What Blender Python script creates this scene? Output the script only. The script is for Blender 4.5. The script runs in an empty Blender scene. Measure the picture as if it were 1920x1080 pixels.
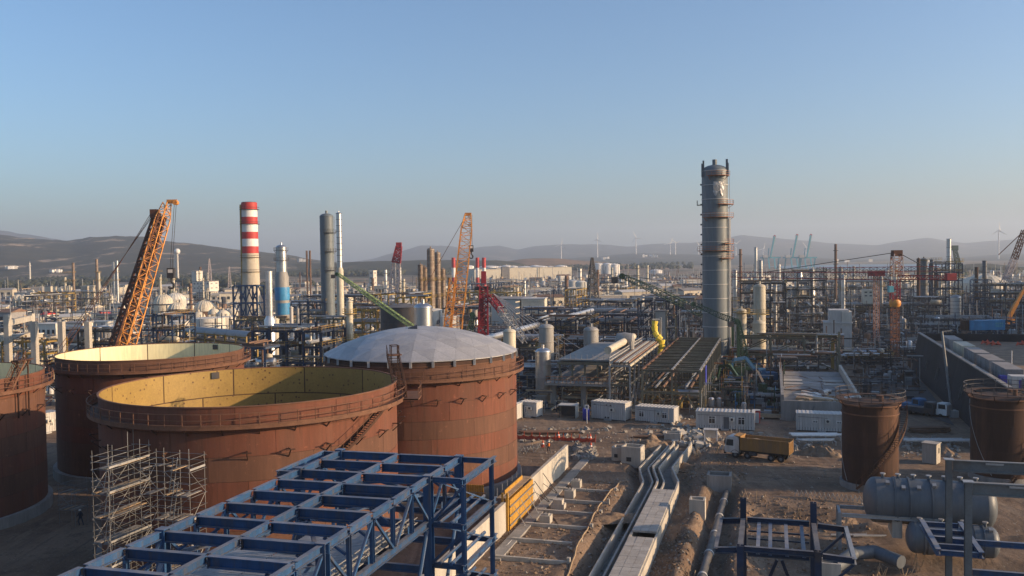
import bpy, bmesh, math, random
from mathutils import Vector, Matrix, Quaternion, noise as mnoise
SC = bpy.context.scene
COL = SC.collection
random.seed(7)
rad = math.radians
# ------------------------------------------------------------------ camera
F, YH, ROLL, HC = 1650.0, 487.0, rad(.8), 29.0
PITCH = math.atan((540 - YH) / F)
def cam_axes():
    R = Vector((1, 0, 0)); U = Vector((0, math.sin(PITCH), math.cos(PITCH)))
    Fw = Vector((0, math.cos(PITCH), -math.sin(PITCH)))
    c, s = math.cos(ROLL), math.sin(ROLL)
    return c*R - s*U, s*R + c*U, Fw
AX = cam_axes()
cam_d = bpy.data.cameras.new('camera'); cam = bpy.data.objects.new('camera', cam_d); COL.objects.link(cam)
cam_d.sensor_width = 36; cam_d.lens = F/1920*36; cam_d.clip_start = .5; cam_d.clip_end = 60000
m3 = Matrix((AX[0], AX[1], -AX[2])).transposed()
cam.matrix_world = Matrix.Translation((0, 0, HC)) @ m3.to_4x4()
SC.camera = cam
# ------------------------------------------------------------------ light
SUN_AZ, SUN_EL = rad(100), rad(14)
SUN = Vector((math.sin(SUN_AZ)*math.cos(SUN_EL), math.cos(SUN_AZ)*math.cos(SUN_EL), math.sin(SUN_EL)))
W = bpy.data.worlds.new('World'); SC.world = W; W.use_nodes = True
nt = W.node_tree; bg = nt.nodes['Background']
sky = nt.nodes.new('ShaderNodeTexSky'); sky.sky_type = 'NISHITA'; sky.sun_disc = False
sky.sun_elevation = SUN_EL; sky.sun_rotation = SUN_AZ
sky.air_density = 1.0; sky.dust_density = 2.0; sky.ozone_density = 4.0; sky.altitude = 0
nt.links.new(sky.outputs[0], bg.inputs[0]); bg.inputs[1].default_value = .14
sl = bpy.data.lights.new('sun', 'SUN'); sl.energy = 5.0; sl.angle = rad(.5); sl.color = (1.0, .70, .42)
so = bpy.data.objects.new('sun', sl); COL.objects.link(so); so.rotation_euler = SUN.to_track_quat('Z', 'Y').to_euler()
so.location = (0, 0, 200)
vs = SC.view_settings; vs.view_transform = 'Standard'; vs.look = 'None'; vs.gamma = 1; vs.exposure = 0.62; vs.use_curve_mapping = False
SC.cycles.use_denoising = True
SC.cycles.max_bounces = 5; SC.cycles.volume_bounces = 0; SC.cycles.diffuse_bounces = 3; SC.cycles.glossy_bounces = 2
# ------------------------------------------------------------------ placing by sight lines
def ray(px, py):
    u = (px - 960)/F; v = (540 - py)/F
    d = AX[0]*u + AX[1]*v + AX[2]
    return d
def at(px, py, D):
    d = ray(px, py); t = D/d.y
    return Vector((d.x*t, D, HC + d.z*t))
def gnd(px, py, z=0.0):
    d = ray(px, py); t = (z - HC)/d.z
    return Vector((d.x*t, d.y*t, z))
AZ = rad(16.5); SA, CA = math.sin(AZ), math.cos(AZ)
def G(a, b, z=0.0):            # site grid: a metres along, b metres across
    return Vector((a*SA + b*CA, a*CA - b*SA, z))
RZ = -AZ
# ------------------------------------------------------------------ materials
MATS = {}
def mat(name, col, rough=.7, metal=0.0, var=.25, scale=.6, dirt=None, amt=.5, dscale=.25, streak=False, objvar=0.0, bump=0.0, bscale=8.0, col2=None, spec=.4, dust=0.0, runs=None, spots=None):
    if name in MATS: return MATS[name]
    m = bpy.data.materials.new(name); m.use_nodes = True; n = m.node_tree.nodes; L = m.node_tree.links
    p = n['Principled BSDF']; p.inputs['Roughness'].default_value = rough; p.inputs['Metallic'].default_value = metal
    p.inputs['Specular IOR Level'].default_value = spec
    geo = n.new('ShaderNodeNewGeometry'); src = geo.outputs['Position']
    if streak:
        mp = n.new('ShaderNodeMapping'); mp.inputs['Scale'].default_value = (1, 1, .12); L.new(src, mp.inputs[0]); ssrc = mp.outputs[0]
    else: ssrc = src
    def noise(s, vec, detail=5, r=.6):
        t = n.new('ShaderNodeTexNoise'); t.inputs['Scale'].default_value = s; t.inputs['Detail'].default_value = detail; t.inputs['Roughness'].default_value = r
        L.new(vec, t.inputs['Vector']); return t.outputs['Fac']
    def mix(f, a, b):
        x = n.new('ShaderNodeMix'); x.data_type = 'RGBA'
        if isinstance(f, float): x.inputs[0].default_value = f
        else: L.new(f, x.inputs[0])
        for i, v in ((6, a), (7, b)):
            if isinstance(v, tuple): x.inputs[i].default_value = (*v, 1) if len(v) == 3 else v
            else: L.new(v, x.inputs[i])
        return x.outputs[2]
    def ramp(f, lo, hi):
        r = n.new('ShaderNodeMapRange'); r.inputs[1].default_value = lo; r.inputs[2].default_value = hi; L.new(f, r.inputs[0]); return r.outputs[0]
    ca = tuple(min(1, c*(1 - var)) for c in col); cb = col2 or tuple(min(1, c*(1 + var)) for c in col)
    out = mix(ramp(noise(scale, ssrc), .3, .7), ca, cb)
    if var > 0:
        out = mix(ramp(noise(scale*9, ssrc, 3), .35, .65), out, mix(.28, out, tuple(c*.45 for c in col)))
    if dirt:
        out = mix(ramp(noise(dscale, ssrc, 7, .68), .62 - amt*.3, .75 - amt*.12), out, dirt)
    if runs:
        m2_ = n.new('ShaderNodeMapping'); m2_.inputs['Scale'].default_value = (1, 1, .05); L.new(src, m2_.inputs[0])
        out = mix(ramp(noise(2.6, m2_.outputs[0], 6, .7), .56, .72), out, runs); out = mix(ramp(noise(1.3, src, 8, .75), .60, .70), out, tuple(min(1, c*1.9) for c in col))
    if spots:
        vo = n.new('ShaderNodeTexVoronoi'); vo.inputs['Scale'].default_value = 1.5; L.new(src, vo.inputs['Vector']); out = mix(ramp(vo.outputs['Distance'], .20, .13), out, spots)
        out = mix(ramp(noise(.8, ssrc, 8, .75), .62, .72), out, tuple(c*.62 for c in col))
    if dust:
        sn = n.new('ShaderNodeSeparateXYZ'); L.new(geo.outputs['Normal'], sn.inputs[0]); mu = n.new('ShaderNodeMath'); mu.operation = 'MULTIPLY'
        L.new(ramp(sn.outputs['Z'], .55, .95), mu.inputs[0]); mu.inputs[1].default_value = dust; m2 = n.new('ShaderNodeMath'); m2.operation = 'MULTIPLY'; L.new(mu.outputs[0], m2.inputs[0]); L.new(ramp(noise(.9, src), .2, .6), m2.inputs[1])
        out = mix(m2.outputs[0], out, (.30, .265, .225))
    if objvar:
        oi = n.new('ShaderNodeObjectInfo'); hs = n.new('ShaderNodeHueSaturation')
        a = n.new('ShaderNodeMapRange'); a.inputs[3].default_value = 1 - objvar; a.inputs[4].default_value = 1 + objvar; L.new(oi.outputs['Random'], a.inputs[0])
        L.new(a.outputs[0], hs.inputs['Value']); L.new(out, hs.inputs['Color']); out = hs.outputs['Color']
    L.new(out, p.inputs['Base Color'])
    if bump:
        b = n.new('ShaderNodeBump'); b.inputs['Strength'].default_value = bump; b.inputs['Distance'].default_value = .1
        L.new(noise(bscale, src, 6, .65), b.inputs['Height']); L.new(b.outputs[0], p.inputs['Normal'])
    MATS[name] = m; return m
RUST = (.10, .045, .025)
mat('red_oxide', (.145, .051, .029), .85, 0, .22, .35, (.125, .064, .042), .5, .22, True, .05, .15, 3, runs=(.07, .03, .02))
mat('brown_oxide', (.125, .058, .035), .85, 0, .22, .35, (.095, .045, .028), .45, .22, True, .05, .15, 3, runs=(.06, .03, .02))
mat('tank_core', (.065, .032, .02), .9, 0, .3, .8)
mat('rust_dark', (.048, .022, .013), .9, 0, .35, .5, (.11, .05, .026), .45, .3, True, .12, .2, 4)
mat('rust_light', (.15, .072, .042), .85, 0, .3, .8)
mat('cream_lining', (.74, .68, .42), .6, 0, .06, .4, (.60, .55, .36), .3, .3, True)
mat('yellow_lining', (.30, .195, .052), .6, 0, .10, .5, (.16, .08, .035), .10, 1.9, False, .05, spots=(.10, .045, .02))
mat('dome_metal', (.40, .39, .385), .5, .25, .10, .5, (.31, .31, .33), .3, .4, objvar=.13)
mat('blue_steel', (.021, .072, .175), .5, 0, .28, 1.6, (.075, .075, .085), .42, 1.7, streak=True, objvar=.16, dust=.6)
mat('blue_dark', (.014, .028, .062), .6, 0, .3, .6, (.06, .045, .035), .3, .5, objvar=.2, dust=.5)
mat('blue_mid', (.03, .062, .125), .6, 0, .3, .6, (.09, .07, .055), .3, .5, objvar=.2, dust=.4)
mat('galv', (.36, .36, .355), .5, .35, .15, 1.0, objvar=.12)
mat('galv_deck', (.46, .47, .48), .45, .3, .15, .8, (.28, .26, .24), .3, .8, objvar=.08)
mat('grey_steel', (.15, .165, .17), .6, .1, .2, .8, (.14, .12, .10), .4, .5, objvar=.12, dust=.6)
mat('olive_steel', (.15, .138, .092), .65, .05, .25, .7, (.11, .07, .045), .4, .5, objvar=.15, dust=.5)
mat('pipe_grey', (.055, .06, .065), .6, 0, .2, .8, (.10, .085, .07), .5, .5, dust=.3); mat('dark_steel', (.045, .045, .05), .65, .1, .3, .7, (.075, .05, .035), .4, .5, objvar=.25, dust=.4)
mat('grey_paint', (.095, .11, .125), .5, 0, .12, .4, (.14, .13, .12), .35, .3, True, .05)
mat('tower_paint', (.125, .15, .165), .5, 0, .08, .25, (.22, .22, .21), .3, .2, True)
mat('vessel_grey', (.30, .29, .27), .55, 0, .12, .5, (.2, .18, .16), .35, .4, True, .06)
mat('vessel_cream', (.52, .47, .36), .6, 0, .12, .5, (.3, .24, .17), .3, .4, True, .08)
mat('silver', (.50, .50, .50), .36, .9, .08, .5, objvar=.08)
mat('pipe_silver', (.60, .59, .57), .35, .7, .12, .6, objvar=.15)
mat('pipe_rust', (.17, .10, .065), .8, 0, .3, .6, objvar=.25)
mat('concrete', (.44, .405, .345), .9, 0, .14, .5, (.30, .27, .23), .4, .35, True, .04, .1, 4)
mat('concrete_dark', (.26, .245, .225), .9, 0, .2, .5, (.18, .165, .15), .45, .35, True, .06, .15, 4)
mat('concrete_slab', (.40, .375, .335), .9, 0, .12, .8, (.27, .24, .2), .35, .6, False, .08, .1, 6)
mat('white_panel', (.50, .485, .455), .6, 0, .08, .4, (.42, .38, .33), .3, .4, True, .07)
mat('white_wall', (.62, .59, .52), .8, 0, .1, .3, (.46, .42, .36), .35, .3, True, .12)
mat('beige_wall', (.48, .43, .34), .85, 0, .15, .3, (.36, .3, .23), .35, .3, False, .18)
mat('grey_roof', (.25, .24, .235), .85, 0, .15, .5, (.18, .165, .15), .35, .3, False, .15)
mat('cream_sphere', (.62, .56, .44), .6, 0, .08, .2, (.5, .43, .32), .3, .2, False, .05)
mat('orange_crane', (.66, .27, .045), .5, 0, .15, 1.0, (.34, .13, .04), .35, .8, objvar=.12)
mat('insulated_brown', (.25, .185, .135), .6, .1, .25, 1.2, (.12, .08, .055), .5, .5, False, .12); mat('rust_shade_boom', (.10, .036, .018), .8, 0, .25, .8, objvar=.12)
mat('red_crane', (.27, .022, .03), .5, 0, .2, .8, objvar=.12)
mat('green_crane', (.016, .052, .025), .5, 0, .25, .8, objvar=.12)
mat('lime_crane', (.27, .36, .14), .5, 0, .2, .8)
mat('pale_lattice', (.5, .42, .4), .6, 0, .15, .8)
mat('cyan_crane', (.10, .36, .42), .5, 0, .1, .1)
mat('red_paint', (.46, .035, .03), .6, 0, .12, .4)
mat('white_paint', (.72, .70, .66), .55, 0, .06, .4, (.55, .5, .44), .3, .3, True)
mat('chimney_cream', (.50, .44, .34), .8, 0, .1, .3, (.38, .32, .24), .35, .2, True)
mat('yellow_form', (.50, .265, .035), .7, 0, .2, .8, (.36, .18, .03), .35, .8, objvar=.15)
mat('yellow_sheet', (.78, .58, .06), .55, 0, .12, 1.2)
mat('orange_paint', (.36, .13, .045), .6, 0, .2, .8)
mat('yellow_steel', (.34, .225, .05), .6, 0, .25, .8, (.25, .14, .05), .3, .6, objvar=.15)
mat('timber', (.36, .26, .16), .85, 0, .25, 1.2, objvar=.2)
mat('truck_yellow', (.33, .175, .045), .65, 0, .15, .8, (.20, .13, .07), .7, .7, True)
mat('truck_white', (.55, .55, .53), .4, 0, .06, .8, (.33, .27, .2), .5, .8, True); mat('scaffold_tube', (.20, .20, .197), .5, .3, .2, 1.5, objvar=.25)
mat('tyre', (.025, .024, .023), .9, 0, .2, 2)
mat('dark_glass', (.03, .035, .04), .15, 0, 0, 1, spec=.6)
mat('black_rubber', (.035, .035, .04), .7, 0, .2, 1)
mat('membrane', (.013, .015, .020), .9, 0, .3, .12, (.028, .027, .03), .3, .15, True)
mat('tarp_blue', (.04, .14, .27), .6, 0, .15, .8)
mat('bright_blue', (.045, .235, .45), .5, 0, .15, .5, objvar=.1)
mat('deep_blue', (.04, .05, .35), .5, 0, .15, .8)
mat('orange_net', (.50, .075, .035), .7, 0, .2, 1)
mat('spoil', (.21, .145, .095), .95, 0, .3, .5, (.30, .225, .155), .4, .4, False, 0, .8, 3)
mat('stone', (.34, .31, .27), .95, 0, .2, .8, objvar=.3)
mat('asphalt', (.075, .072, .07), .9, 0, .2, .2, (.12, .10, .085), .4, .2)
mat('hivis', (.7, .18, .03), .7, 0, 0, 1); mat('cloth_dark', (.03, .035, .05), .8, 0, .2, 3); mat('skin', (.45, .28, .2), .6, 0, 0, 1)
def mm(x): return MATS[x] if isinstance(x, str) else x
# ------------------------------------------------------------------ mesh building
class MB:
    def __init__(s): s.v = []; s.f = []; s.mi = []; s.m = 0
    def add(s, vs, fs):
        o = len(s.v); s.v += [tuple(p) for p in vs]; s.f += [tuple(i + o for i in f) for f in fs]; s.mi += [s.m]*len(fs); return s
    def box(s, c, d, rz=0.0):
        x, y, z = d[0]/2, d[1]/2, d[2]/2; cs, sn = math.cos(rz), math.sin(rz)
        vs = [(c[0] + a*x*cs - b*y*sn, c[1] + a*x*sn + b*y*cs, c[2] + k*z) for k in (-1, 1) for a, b in ((-1, -1), (1, -1), (1, 1), (-1, 1))]
        return s.add(vs, [(3, 2, 1, 0), (4, 5, 6, 7), (0, 1, 5, 4), (1, 2, 6, 5), (2, 3, 7, 6), (3, 0, 4, 7)])
    def bar(s, p, q, w, h=None):
        p, q = Vector(p), Vector(q); h = h or w; d = (q - p)
        if d.length < 1e-6: return s
        d.normalize(); up = Vector((0, 0, 1)) if abs(d.z) < .95 else Vector((0, 1, 0))
        x = d.cross(up).normalized(); y = d.cross(x)
        vs = [t + x*a*w/2 + y*b*h/2 for t in (p, q) for a, b in ((-1, -1), (1, -1), (1, 1), (-1, 1))]
        return s.add(vs, [(3, 2, 1, 0), (4, 5, 6, 7), (0, 1, 5, 4), (1, 2, 6, 5), (2, 3, 7, 6), (3, 0, 4, 7)])
    def tube(s, p, q, r, n=8, r2=None, caps=True):
        p, q = Vector(p), Vector(q); r2 = r if r2 is None else r2; d = (q - p).normalized()
        up = Vector((0, 0, 1)) if abs(d.z) < .95 else Vector((0, 1, 0))
        x = d.cross(up).normalized(); y = d.cross(x)
        vs = [t + (x*math.cos(i*2*math.pi/n) + y*math.sin(i*2*math.pi/n))*rr for t, rr in ((p, r), (q, r2)) for i in range(n)]
        fs = [(i, (i + 1) % n, n + (i + 1) % n, n + i) for i in range(n)]
        if caps: fs += [tuple(range(n))[::-1], tuple(range(n, 2*n))]
        return s.add(vs, fs)
    def path(s, pts, r, n=6):
        for a, b in zip(pts, pts[1:]): s.tube(a, b, r, n)
        return s
    def lathe(s, prof, n=24, c=(0, 0, 0), a0=0.0, a1=2*math.pi, axis=None):
        full = abs(a1 - a0 - 2*math.pi) < 1e-6; k = n if full else n + 1; vs = []
        for r, z in prof:
            for i in range(k):
                t = a0 + (a1 - a0)*i/n; p = (r*math.sin(t), r*math.cos(t), z)
                if axis == 'x': p = (p[2], p[0], p[1])
                if axis == 'y': p = (p[0], p[2], p[1])
                vs.append((c[0] + p[0], c[1] + p[1], c[2] + p[2]))
        fs = []
        for j in range(len(prof) - 1):
            for i in range(n):
                i2 = (i + 1) % k if full else i + 1
                fs.append((j*k + i2, j*k + i, (j + 1)*k + i, (j + 1)*k + i2))
        return s.add(vs, fs)
    def mesh(s, name, smooth=False, mats=()):
        me = bpy.data.meshes.new(name); me.from_pydata(s.v, [], s.f)
        for m in mats: me.materials.append(mm(m))
        if len(mats) > 1: me.polygons.foreach_set('material_index', s.mi)
        if smooth:
            me.polygons.foreach_set('use_smooth', [True]*len(me.polygons))
            if smooth == 'auto':
                bm = bmesh.new(); bm.from_mesh(me)
                for e in bm.edges:
                    if len(e.link_faces) == 2 and e.calc_face_angle(0) > .6: e.smooth = False
                bm.to_mesh(me); bm.free()
        me.update(); return me
    def build(s, name, m, parent=None, smooth=False, kind=None):
        return link(name, s.mesh(name, smooth, m if isinstance(m, (list, tuple)) else (m,)), parent, kind)
def link(name, me, parent=None, kind=None):
    o = bpy.data.objects.new(name, me); COL.objects.link(o)
    if parent: o.parent = parent
    if kind: o['kind'] = kind
    return o
def tag(o, label, cat, group=None, kind=None):
    if label: o['label'] = label
    if cat: o['category'] = cat
    if group: o['group'] = group
    if kind: o['kind'] = kind
    return o
def thing(name, label, cat, loc=(0, 0, 0), rz=0.0, group=None):
    o = bpy.data.objects.new(name, None); COL.objects.link(o); o.location = loc; o.rotation_euler = (0, 0, rz)
    o.empty_display_size = .5
    return tag(o, label, cat, group)
def copy_tree(o, parent=None):
    c = o.copy(); COL.objects.link(c); c.parent = parent
    for ch in o.children: copy_tree(ch, c)
    return c
UNIT = {}
def unit(shape, m):
    k = (shape, m)
    if k in UNIT: return UNIT[k]
    b = MB()
    if shape == 'box': b.box((0, 0, .5), (1, 1, 1))
    elif shape.startswith('tube'): b.tube((0, 0, 0), (0, 0, 1), .5, int(shape[4:] or 8))
    elif shape == 'ibeam':                                   # flanges at local y = +-.5, web along y
        t, w = .09, .08
        pr = [(-.5, -.5), (.5, -.5), (.5, -.5 + t), (w/2, -.5 + t), (w/2, .5 - t), (.5, .5 - t), (.5, .5), (-.5, .5), (-.5, .5 - t), (-w/2, .5 - t), (-w/2, -.5 + t), (-.5, -.5 + t)]
        n = len(pr); vs = [(x, y, z) for z in (0, 1) for x, y in pr]
        fs = [(i, (i + 1) % n, n + (i + 1) % n, n + i) for i in range(n)]
        fs += [(3, 2, 1, 0, 11, 10)[::1], (9, 8, 7, 6, 5, 4), (10, 9, 4, 3)]
        fs += [tuple(i + n for i in f[::-1]) for f in fs[-3:]]
        b.add(vs, fs)
    me = b.mesh(shape + '_' + m, 'auto' if shape.startswith('tube') else False, (m,)); UNIT[k] = me; return me
def stick(name, p, q, w, m, parent, shape='box', h=None, roll=0.0):
    """one straight member from p to q as an object of its own, sharing a unit mesh"""
    p, q = Vector(p), Vector(q); d = q - p; ln = d.length
    if ln < 1e-5: return None
    d.normalize(); up = Vector((0, 0, 1)) if abs(d.z) < .95 else Vector((0, 1, 0))
    x = d.cross(up).normalized(); y = d.cross(x)
    if roll: c, s = math.cos(roll), math.sin(roll); x, y = x*c + y*s, y*c - x*s
    o = link(name, unit(shape, m), parent); h = h or w
    o.matrix_local = Matrix((( x.x*w, y.x*h, d.x*ln, p.x), (x.y*w, y.y*h, d.y*ln, p.y), (x.z*w, y.z*h, d.z*ln, p.z), (0, 0, 0, 1)))
    return o
# ================================================================== SETTING
def sstep(a, b, x):
    t = max(0, min(1, (x - a)/(b - a))); return t*t*(3 - 2*t)
def to_ab(x, y): return x*SA + y*CA, x*CA - y*SA
def fbm(x, y, s, o=3):
    v = 0; a = 1
    for i in range(o):
        v += a*mnoise.noise(Vector((x*s, y*s, 3.7 + i))); s *= 2.1; a *= .5
    return v
def channel_shift(a):
    return 0 if a < 112 else (-1.65*(a - 112)/7.5 if a < 119.5 else -1.65 + 1.05*min(1, (a - 119.5)/14.5))
def channel_shift_smooth(a):                                     # the culvert jogs sideways and back
    return 0 if a < 112 else (-1.7*sstep(112, 119, a) + 2.1*sstep(122, 131, a))
def ground_h(x, y):
    a, b = to_ab(x, y); h = 0.0
    if 55 < y < 190 and -75 < x < 80:
        n = fbm(x, y, .22); h += .10*n + .11*fbm(x, y, .9, 3)
        bb = b - channel_shift(a)
        if 62 < a < 141:
            e = sstep(62, 66, a)*(1 - sstep(136, 141, a))
            h += e*(-1.0*sstep(-18.4, -16.4, bb)*(1 - sstep(-10.5, -8.7, bb)))
            h += e*(.55*sstep(-20.3, -19.0, bb)*(1 - sstep(-18.6, -17.8, bb)))*(.6 + .6*n)*(1 - sstep(104, 112, a))
            h += e*(.35*sstep(-9.6, -8.8, bb + .5*fbm(x, y, .5))*(1 - sstep(-8.4, -7.4, bb + .6*fbm(x, y, .7))))*(.8 + .9*fbm(x, y, .6))*(1 - sstep(112, 120, a))
        if 66 < a < 116:
            h += -1.3*sstep(-8.2, -7.0, b)*(1 - sstep(-4.9, -3.8, b))*(1 - sstep(111, 115, a))
        if b > -3.6:                                       # cross trenches in the right foreground
            k = sstep(-3.6, -1.5, b)*(1 - sstep(40, 48, b))
            h += k*(-1.1*sstep(99.5, 101.2, a)*(1 - sstep(104.0, 106.0, a)) + .6*sstep(95.5, 97.5, a)*(1 - sstep(98, 100, a))*(1 + n))
            h += k*(-1.0*sstep(84, 86, a)*(1 - sstep(90, 92, a)))
    elif y > 190: h += .15*fbm(x, y, .02, 2)
    return h
def lines(lo, hi, step, out_lo, out_hi):
    r = []; v = lo
    while v <= hi: r.append(v); v += step
    s = step; v = hi
    while v < out_hi: s *= 1.22; v = min(v + s, out_hi); r.append(v)
    s = step; v = lo; q = []
    while v > out_lo: s *= 1.22; v = max(v - s, out_lo); q.append(v)
    return q[::-1] + r
gx = lines(-42, 62, .55, -9000, 9000); gy = lines(72, 146, .55, -300, 10900)
vs = [(x, y, ground_h(x, y)) for y in gy for x in gx]; nx = len(gx)
fs = [(j*nx + i, j*nx + i + 1, (j + 1)*nx + i + 1, (j + 1)*nx + i) for j in range(len(gy) - 1) for i in range(nx - 1)]
gm = bpy.data.materials.new('dirt'); gm.use_nodes = True; n = gm.node_tree.nodes; L = gm.node_tree.links; p = n['Principled BSDF']
p.inputs['Roughness'].default_value = .95; p.inputs['Specular IOR Level'].default_value = .15
geo = n.new('ShaderNodeNewGeometry')
def gnoise(s, d=6, r=.6, mp=None):
    t = n.new('ShaderNodeTexNoise'); t.inputs['Scale'].default_value = s; t.inputs['Detail'].default_value = d; t.inputs['Roughness'].default_value = r
    v = geo.outputs['Position']
    if mp:
        q = n.new('ShaderNodeMapping'); q.inputs['Rotation'].default_value = (0, 0, mp[0]); q.inputs['Scale'].default_value = mp[1]; L.new(v, q.inputs[0]); v = q.outputs[0]
    L.new(v, t.inputs['Vector']); return t.outputs['Fac']
def gramp(f, lo, hi, a=0, b=1):
    r = n.new('ShaderNodeMapRange'); r.inputs[1].default_value = lo; r.inputs[2].default_value = hi; r.inputs[3].default_value = a; r.inputs[4].default_value = b; L.new(f, r.inputs[0]); return r.outputs[0]
def gmix(f, a, b):
    x = n.new('ShaderNodeMix'); x.data_type = 'RGBA'; L.new(f, x.inputs[0])
    for i, v in ((6, a), (7, b)):
        if isinstance(v, tuple): x.inputs[i].default_value = (*v, 1)
        else: L.new(v, x.inputs[i])
    return x.outputs[2]
c = gmix(gramp(gnoise(.09), .38, .62), (.155, .104, .070), (.235, .166, .114))
c = gmix(gramp(gnoise(.33, 7, .7), .52, .66), c, (.105, .075, .055))
c = gmix(gramp(gnoise(.5, 5, .6, (AZ, (1, .14, 1))), .55, .7), c, (.265, .20, .142))
c = gmix(gramp(gnoise(.8, 7, .7, (AZ + math.pi/2, (1, .04, 1))), .56, .62), c, (.15, .108, .078))
c = gmix(gramp(gnoise(3.2, 4, .7), .60, .70), c, (.32, .28, .225))
c = gmix(gramp(gnoise(1.7, 4, .7), .60, .68), c, (.095, .075, .06))
rot = n.new('ShaderNodeMapping'); rot.inputs['Rotation'].default_value = (0, 0, AZ - math.pi/2); L.new(geo.outputs['Position'], rot.inputs[0])
wv_ = n.new('ShaderNodeTexWave'); wv_.wave_type = 'BANDS'; wv_.bands_direction = 'X'; wv_.inputs['Scale'].default_value = .17; wv_.inputs['Distortion'].default_value = 5; wv_.inputs['Detail'].default_value = 2; wv_.inputs['Detail Scale'].default_value = .25
L.new(rot.outputs[0], wv_.inputs['Vector']); rx = n.new('ShaderNodeSeparateXYZ'); L.new(rot.outputs[0], rx.inputs[0])
def gmul(a, b):
    x = n.new('ShaderNodeMath'); x.operation = 'MULTIPLY'; L.new(a, x.inputs[0]); L.new(b, x.inputs[1]); return x.outputs[0]
rut = gmul(gmul(gramp(wv_.outputs['Fac'], .86, .97), gramp(gnoise(.12), .42, .6)), gmul(gramp(rx.outputs['X'], 114, 119), gramp(rx.outputs['X'], 146, 138)))
c = gmix(rut, c, (.085, .062, .046))
sx = n.new('ShaderNodeSeparateXYZ'); L.new(geo.outputs['Position'], sx.inputs[0])
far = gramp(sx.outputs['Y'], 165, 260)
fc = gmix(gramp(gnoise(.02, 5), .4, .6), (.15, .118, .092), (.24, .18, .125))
fc = gmix(gramp(sx.outputs['Y'], 600, 420), fc, gmix(gramp(gnoise(.05), .4, .6), (.075, .066, .058), (.115, .094, .075)))  # plant area paving, darkened to stand in for shade between the frames
fc = gmix(gramp(gnoise(.006, 6, .65), .5, .6), fc, (.075, .08, .045))
fc = gmix(gramp(gnoise(.05, 5), .55, .62), fc, (.25, .22, .18))
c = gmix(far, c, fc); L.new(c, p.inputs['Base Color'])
b = n.new('ShaderNodeBump'); b.inputs['Strength'].default_value = .9; b.inputs['Distance'].default_value = .12
L.new(gnoise(2.2, 8, .7), b.inputs['Height']); L.new(b.outputs[0], p.inputs['Normal'])
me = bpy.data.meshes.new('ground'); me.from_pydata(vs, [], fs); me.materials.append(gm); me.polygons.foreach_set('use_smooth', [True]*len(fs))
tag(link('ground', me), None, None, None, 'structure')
# hills: real ridges standing at their own distance
def hill_mat(name, c1, c2, c3, s):
    m = mat(name, c1, .95, 0, .25, s, c2, .5, s*2.5, spec=.1); 
    mm_ = m.node_tree; pr = mm_.nodes['Principled BSDF']; src = pr.inputs['Base Color'].links[0].from_socket
    g = mm_.nodes.new('ShaderNodeNewGeometry'); q = mm_.nodes.new('ShaderNodeMapping'); q.inputs['Scale'].default_value = (1, .4, 3)
    t = mm_.nodes.new('ShaderNodeTexNoise'); t.inputs['Scale'].default_value = s*1.4; t.inputs['Detail'].default_value = 8; t.inputs['Roughness'].default_value = .7
    r = mm_.nodes.new('ShaderNodeMapRange'); r.inputs[1].default_value = .565; r.inputs[2].default_value = .64
    x = mm_.nodes.new('ShaderNodeMix'); x.data_type = 'RGBA'; x.inputs[7].default_value = (*c3, 1)
    mm_.links.new(g.outputs['Position'], q.inputs[0]); mm_.links.new(q.outputs[0], t.inputs[0]); mm_.links.new(t.outputs[0], r.inputs[0])
    mm_.links.new(r.outputs[0], x.inputs[0]); mm_.links.new(src, x.inputs[6]); mm_.links.new(x.outputs[2], pr.inputs['Base Color'])
    return m
hill_mat('scrub', (.056, .056, .040), (.085, .072, .05), (.33, .25, .175), .007)
hill_mat('dry_grass', (.25, .155, .095), (.20, .13, .08), (.10, .10, .06), .010)
hill_mat('forest_floor', (.05, .052, .034), (.08, .072, .046), (.12, .10, .06), .010)
hill_mat('far_slope', (.060, .060, .050), (.045, .047, .040), (.14, .115, .09), .003)
def hill(prof, D, D0, D1, m, rough=.12, seed=0, n=90, rows=16):
    xs = [p[0] for p in prof]; vs = []; fs = []
    def top(px):
        for (x0, y0), (x1, y1) in zip(prof, prof[1:]):
            if x0 <= px <= x1:
                t = (px - x0)/(x1 - x0); return y0 + (y1 - y0)*(t*t*(3 - 2*t)*.5 + t*.5)
    for j in range(rows + 1):
        t = j/rows
        for i in range(n + 1):
            px = xs[0] + (xs[-1] - xs[0])*i/n; pk = at(px, top(px), D); k = pk.x/D
            if t <= .7: q = t/.7; d = D0 + (D - D0)*q; s = q*q*(3 - 2*q)*.6 + q*.4
            else: q = (t - .7)/.3; d = D + (D1 - D)*q; s = 1 - q*q
            x = k*d; hh = max(pk.z, 4)
            edge = min(1, i/5, (n - i)/5)
            z = hh*s + hh*rough*s*(fbm(x, d, 1.0/(D*.08), 4))*(.3 + .7*abs(1 - s)*1.6) + hh*.02*fbm(x, d, 1/(D*.012), 2)*s
            vs.append((x, d, z*edge - 3*(1 - s)))
    w = n + 1
    for j in range(rows):
        for i in range(n): fs.append((j*w + i, j*w + i + 1, (j + 1)*w + i + 1, (j + 1)*w + i))
    me = bpy.data.meshes.new('hill'); me.from_pydata(vs, [], fs); me.materials.append(mm(m)); me.polygons.foreach_set('use_smooth', [True]*len(fs))
    return tag(link('hill', me), None, None, None, 'structure')
hill([(-260, 432), (-120, 428), (0, 431), (60, 440), (120, 449), (210, 458), (300, 470)], 6500, 4200, 8200, 'far_slope', .1)
hill([(-320, 446), (-150, 442), (0, 439), (60, 446), (130, 449), (180, 443), (215, 441), (270, 443), (330, 455), (400, 462), (455, 468), (520, 476), (590, 487), (670, 500)], 2900, 1500, 4200, 'scrub', .16, n=140, rows=26)
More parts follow.
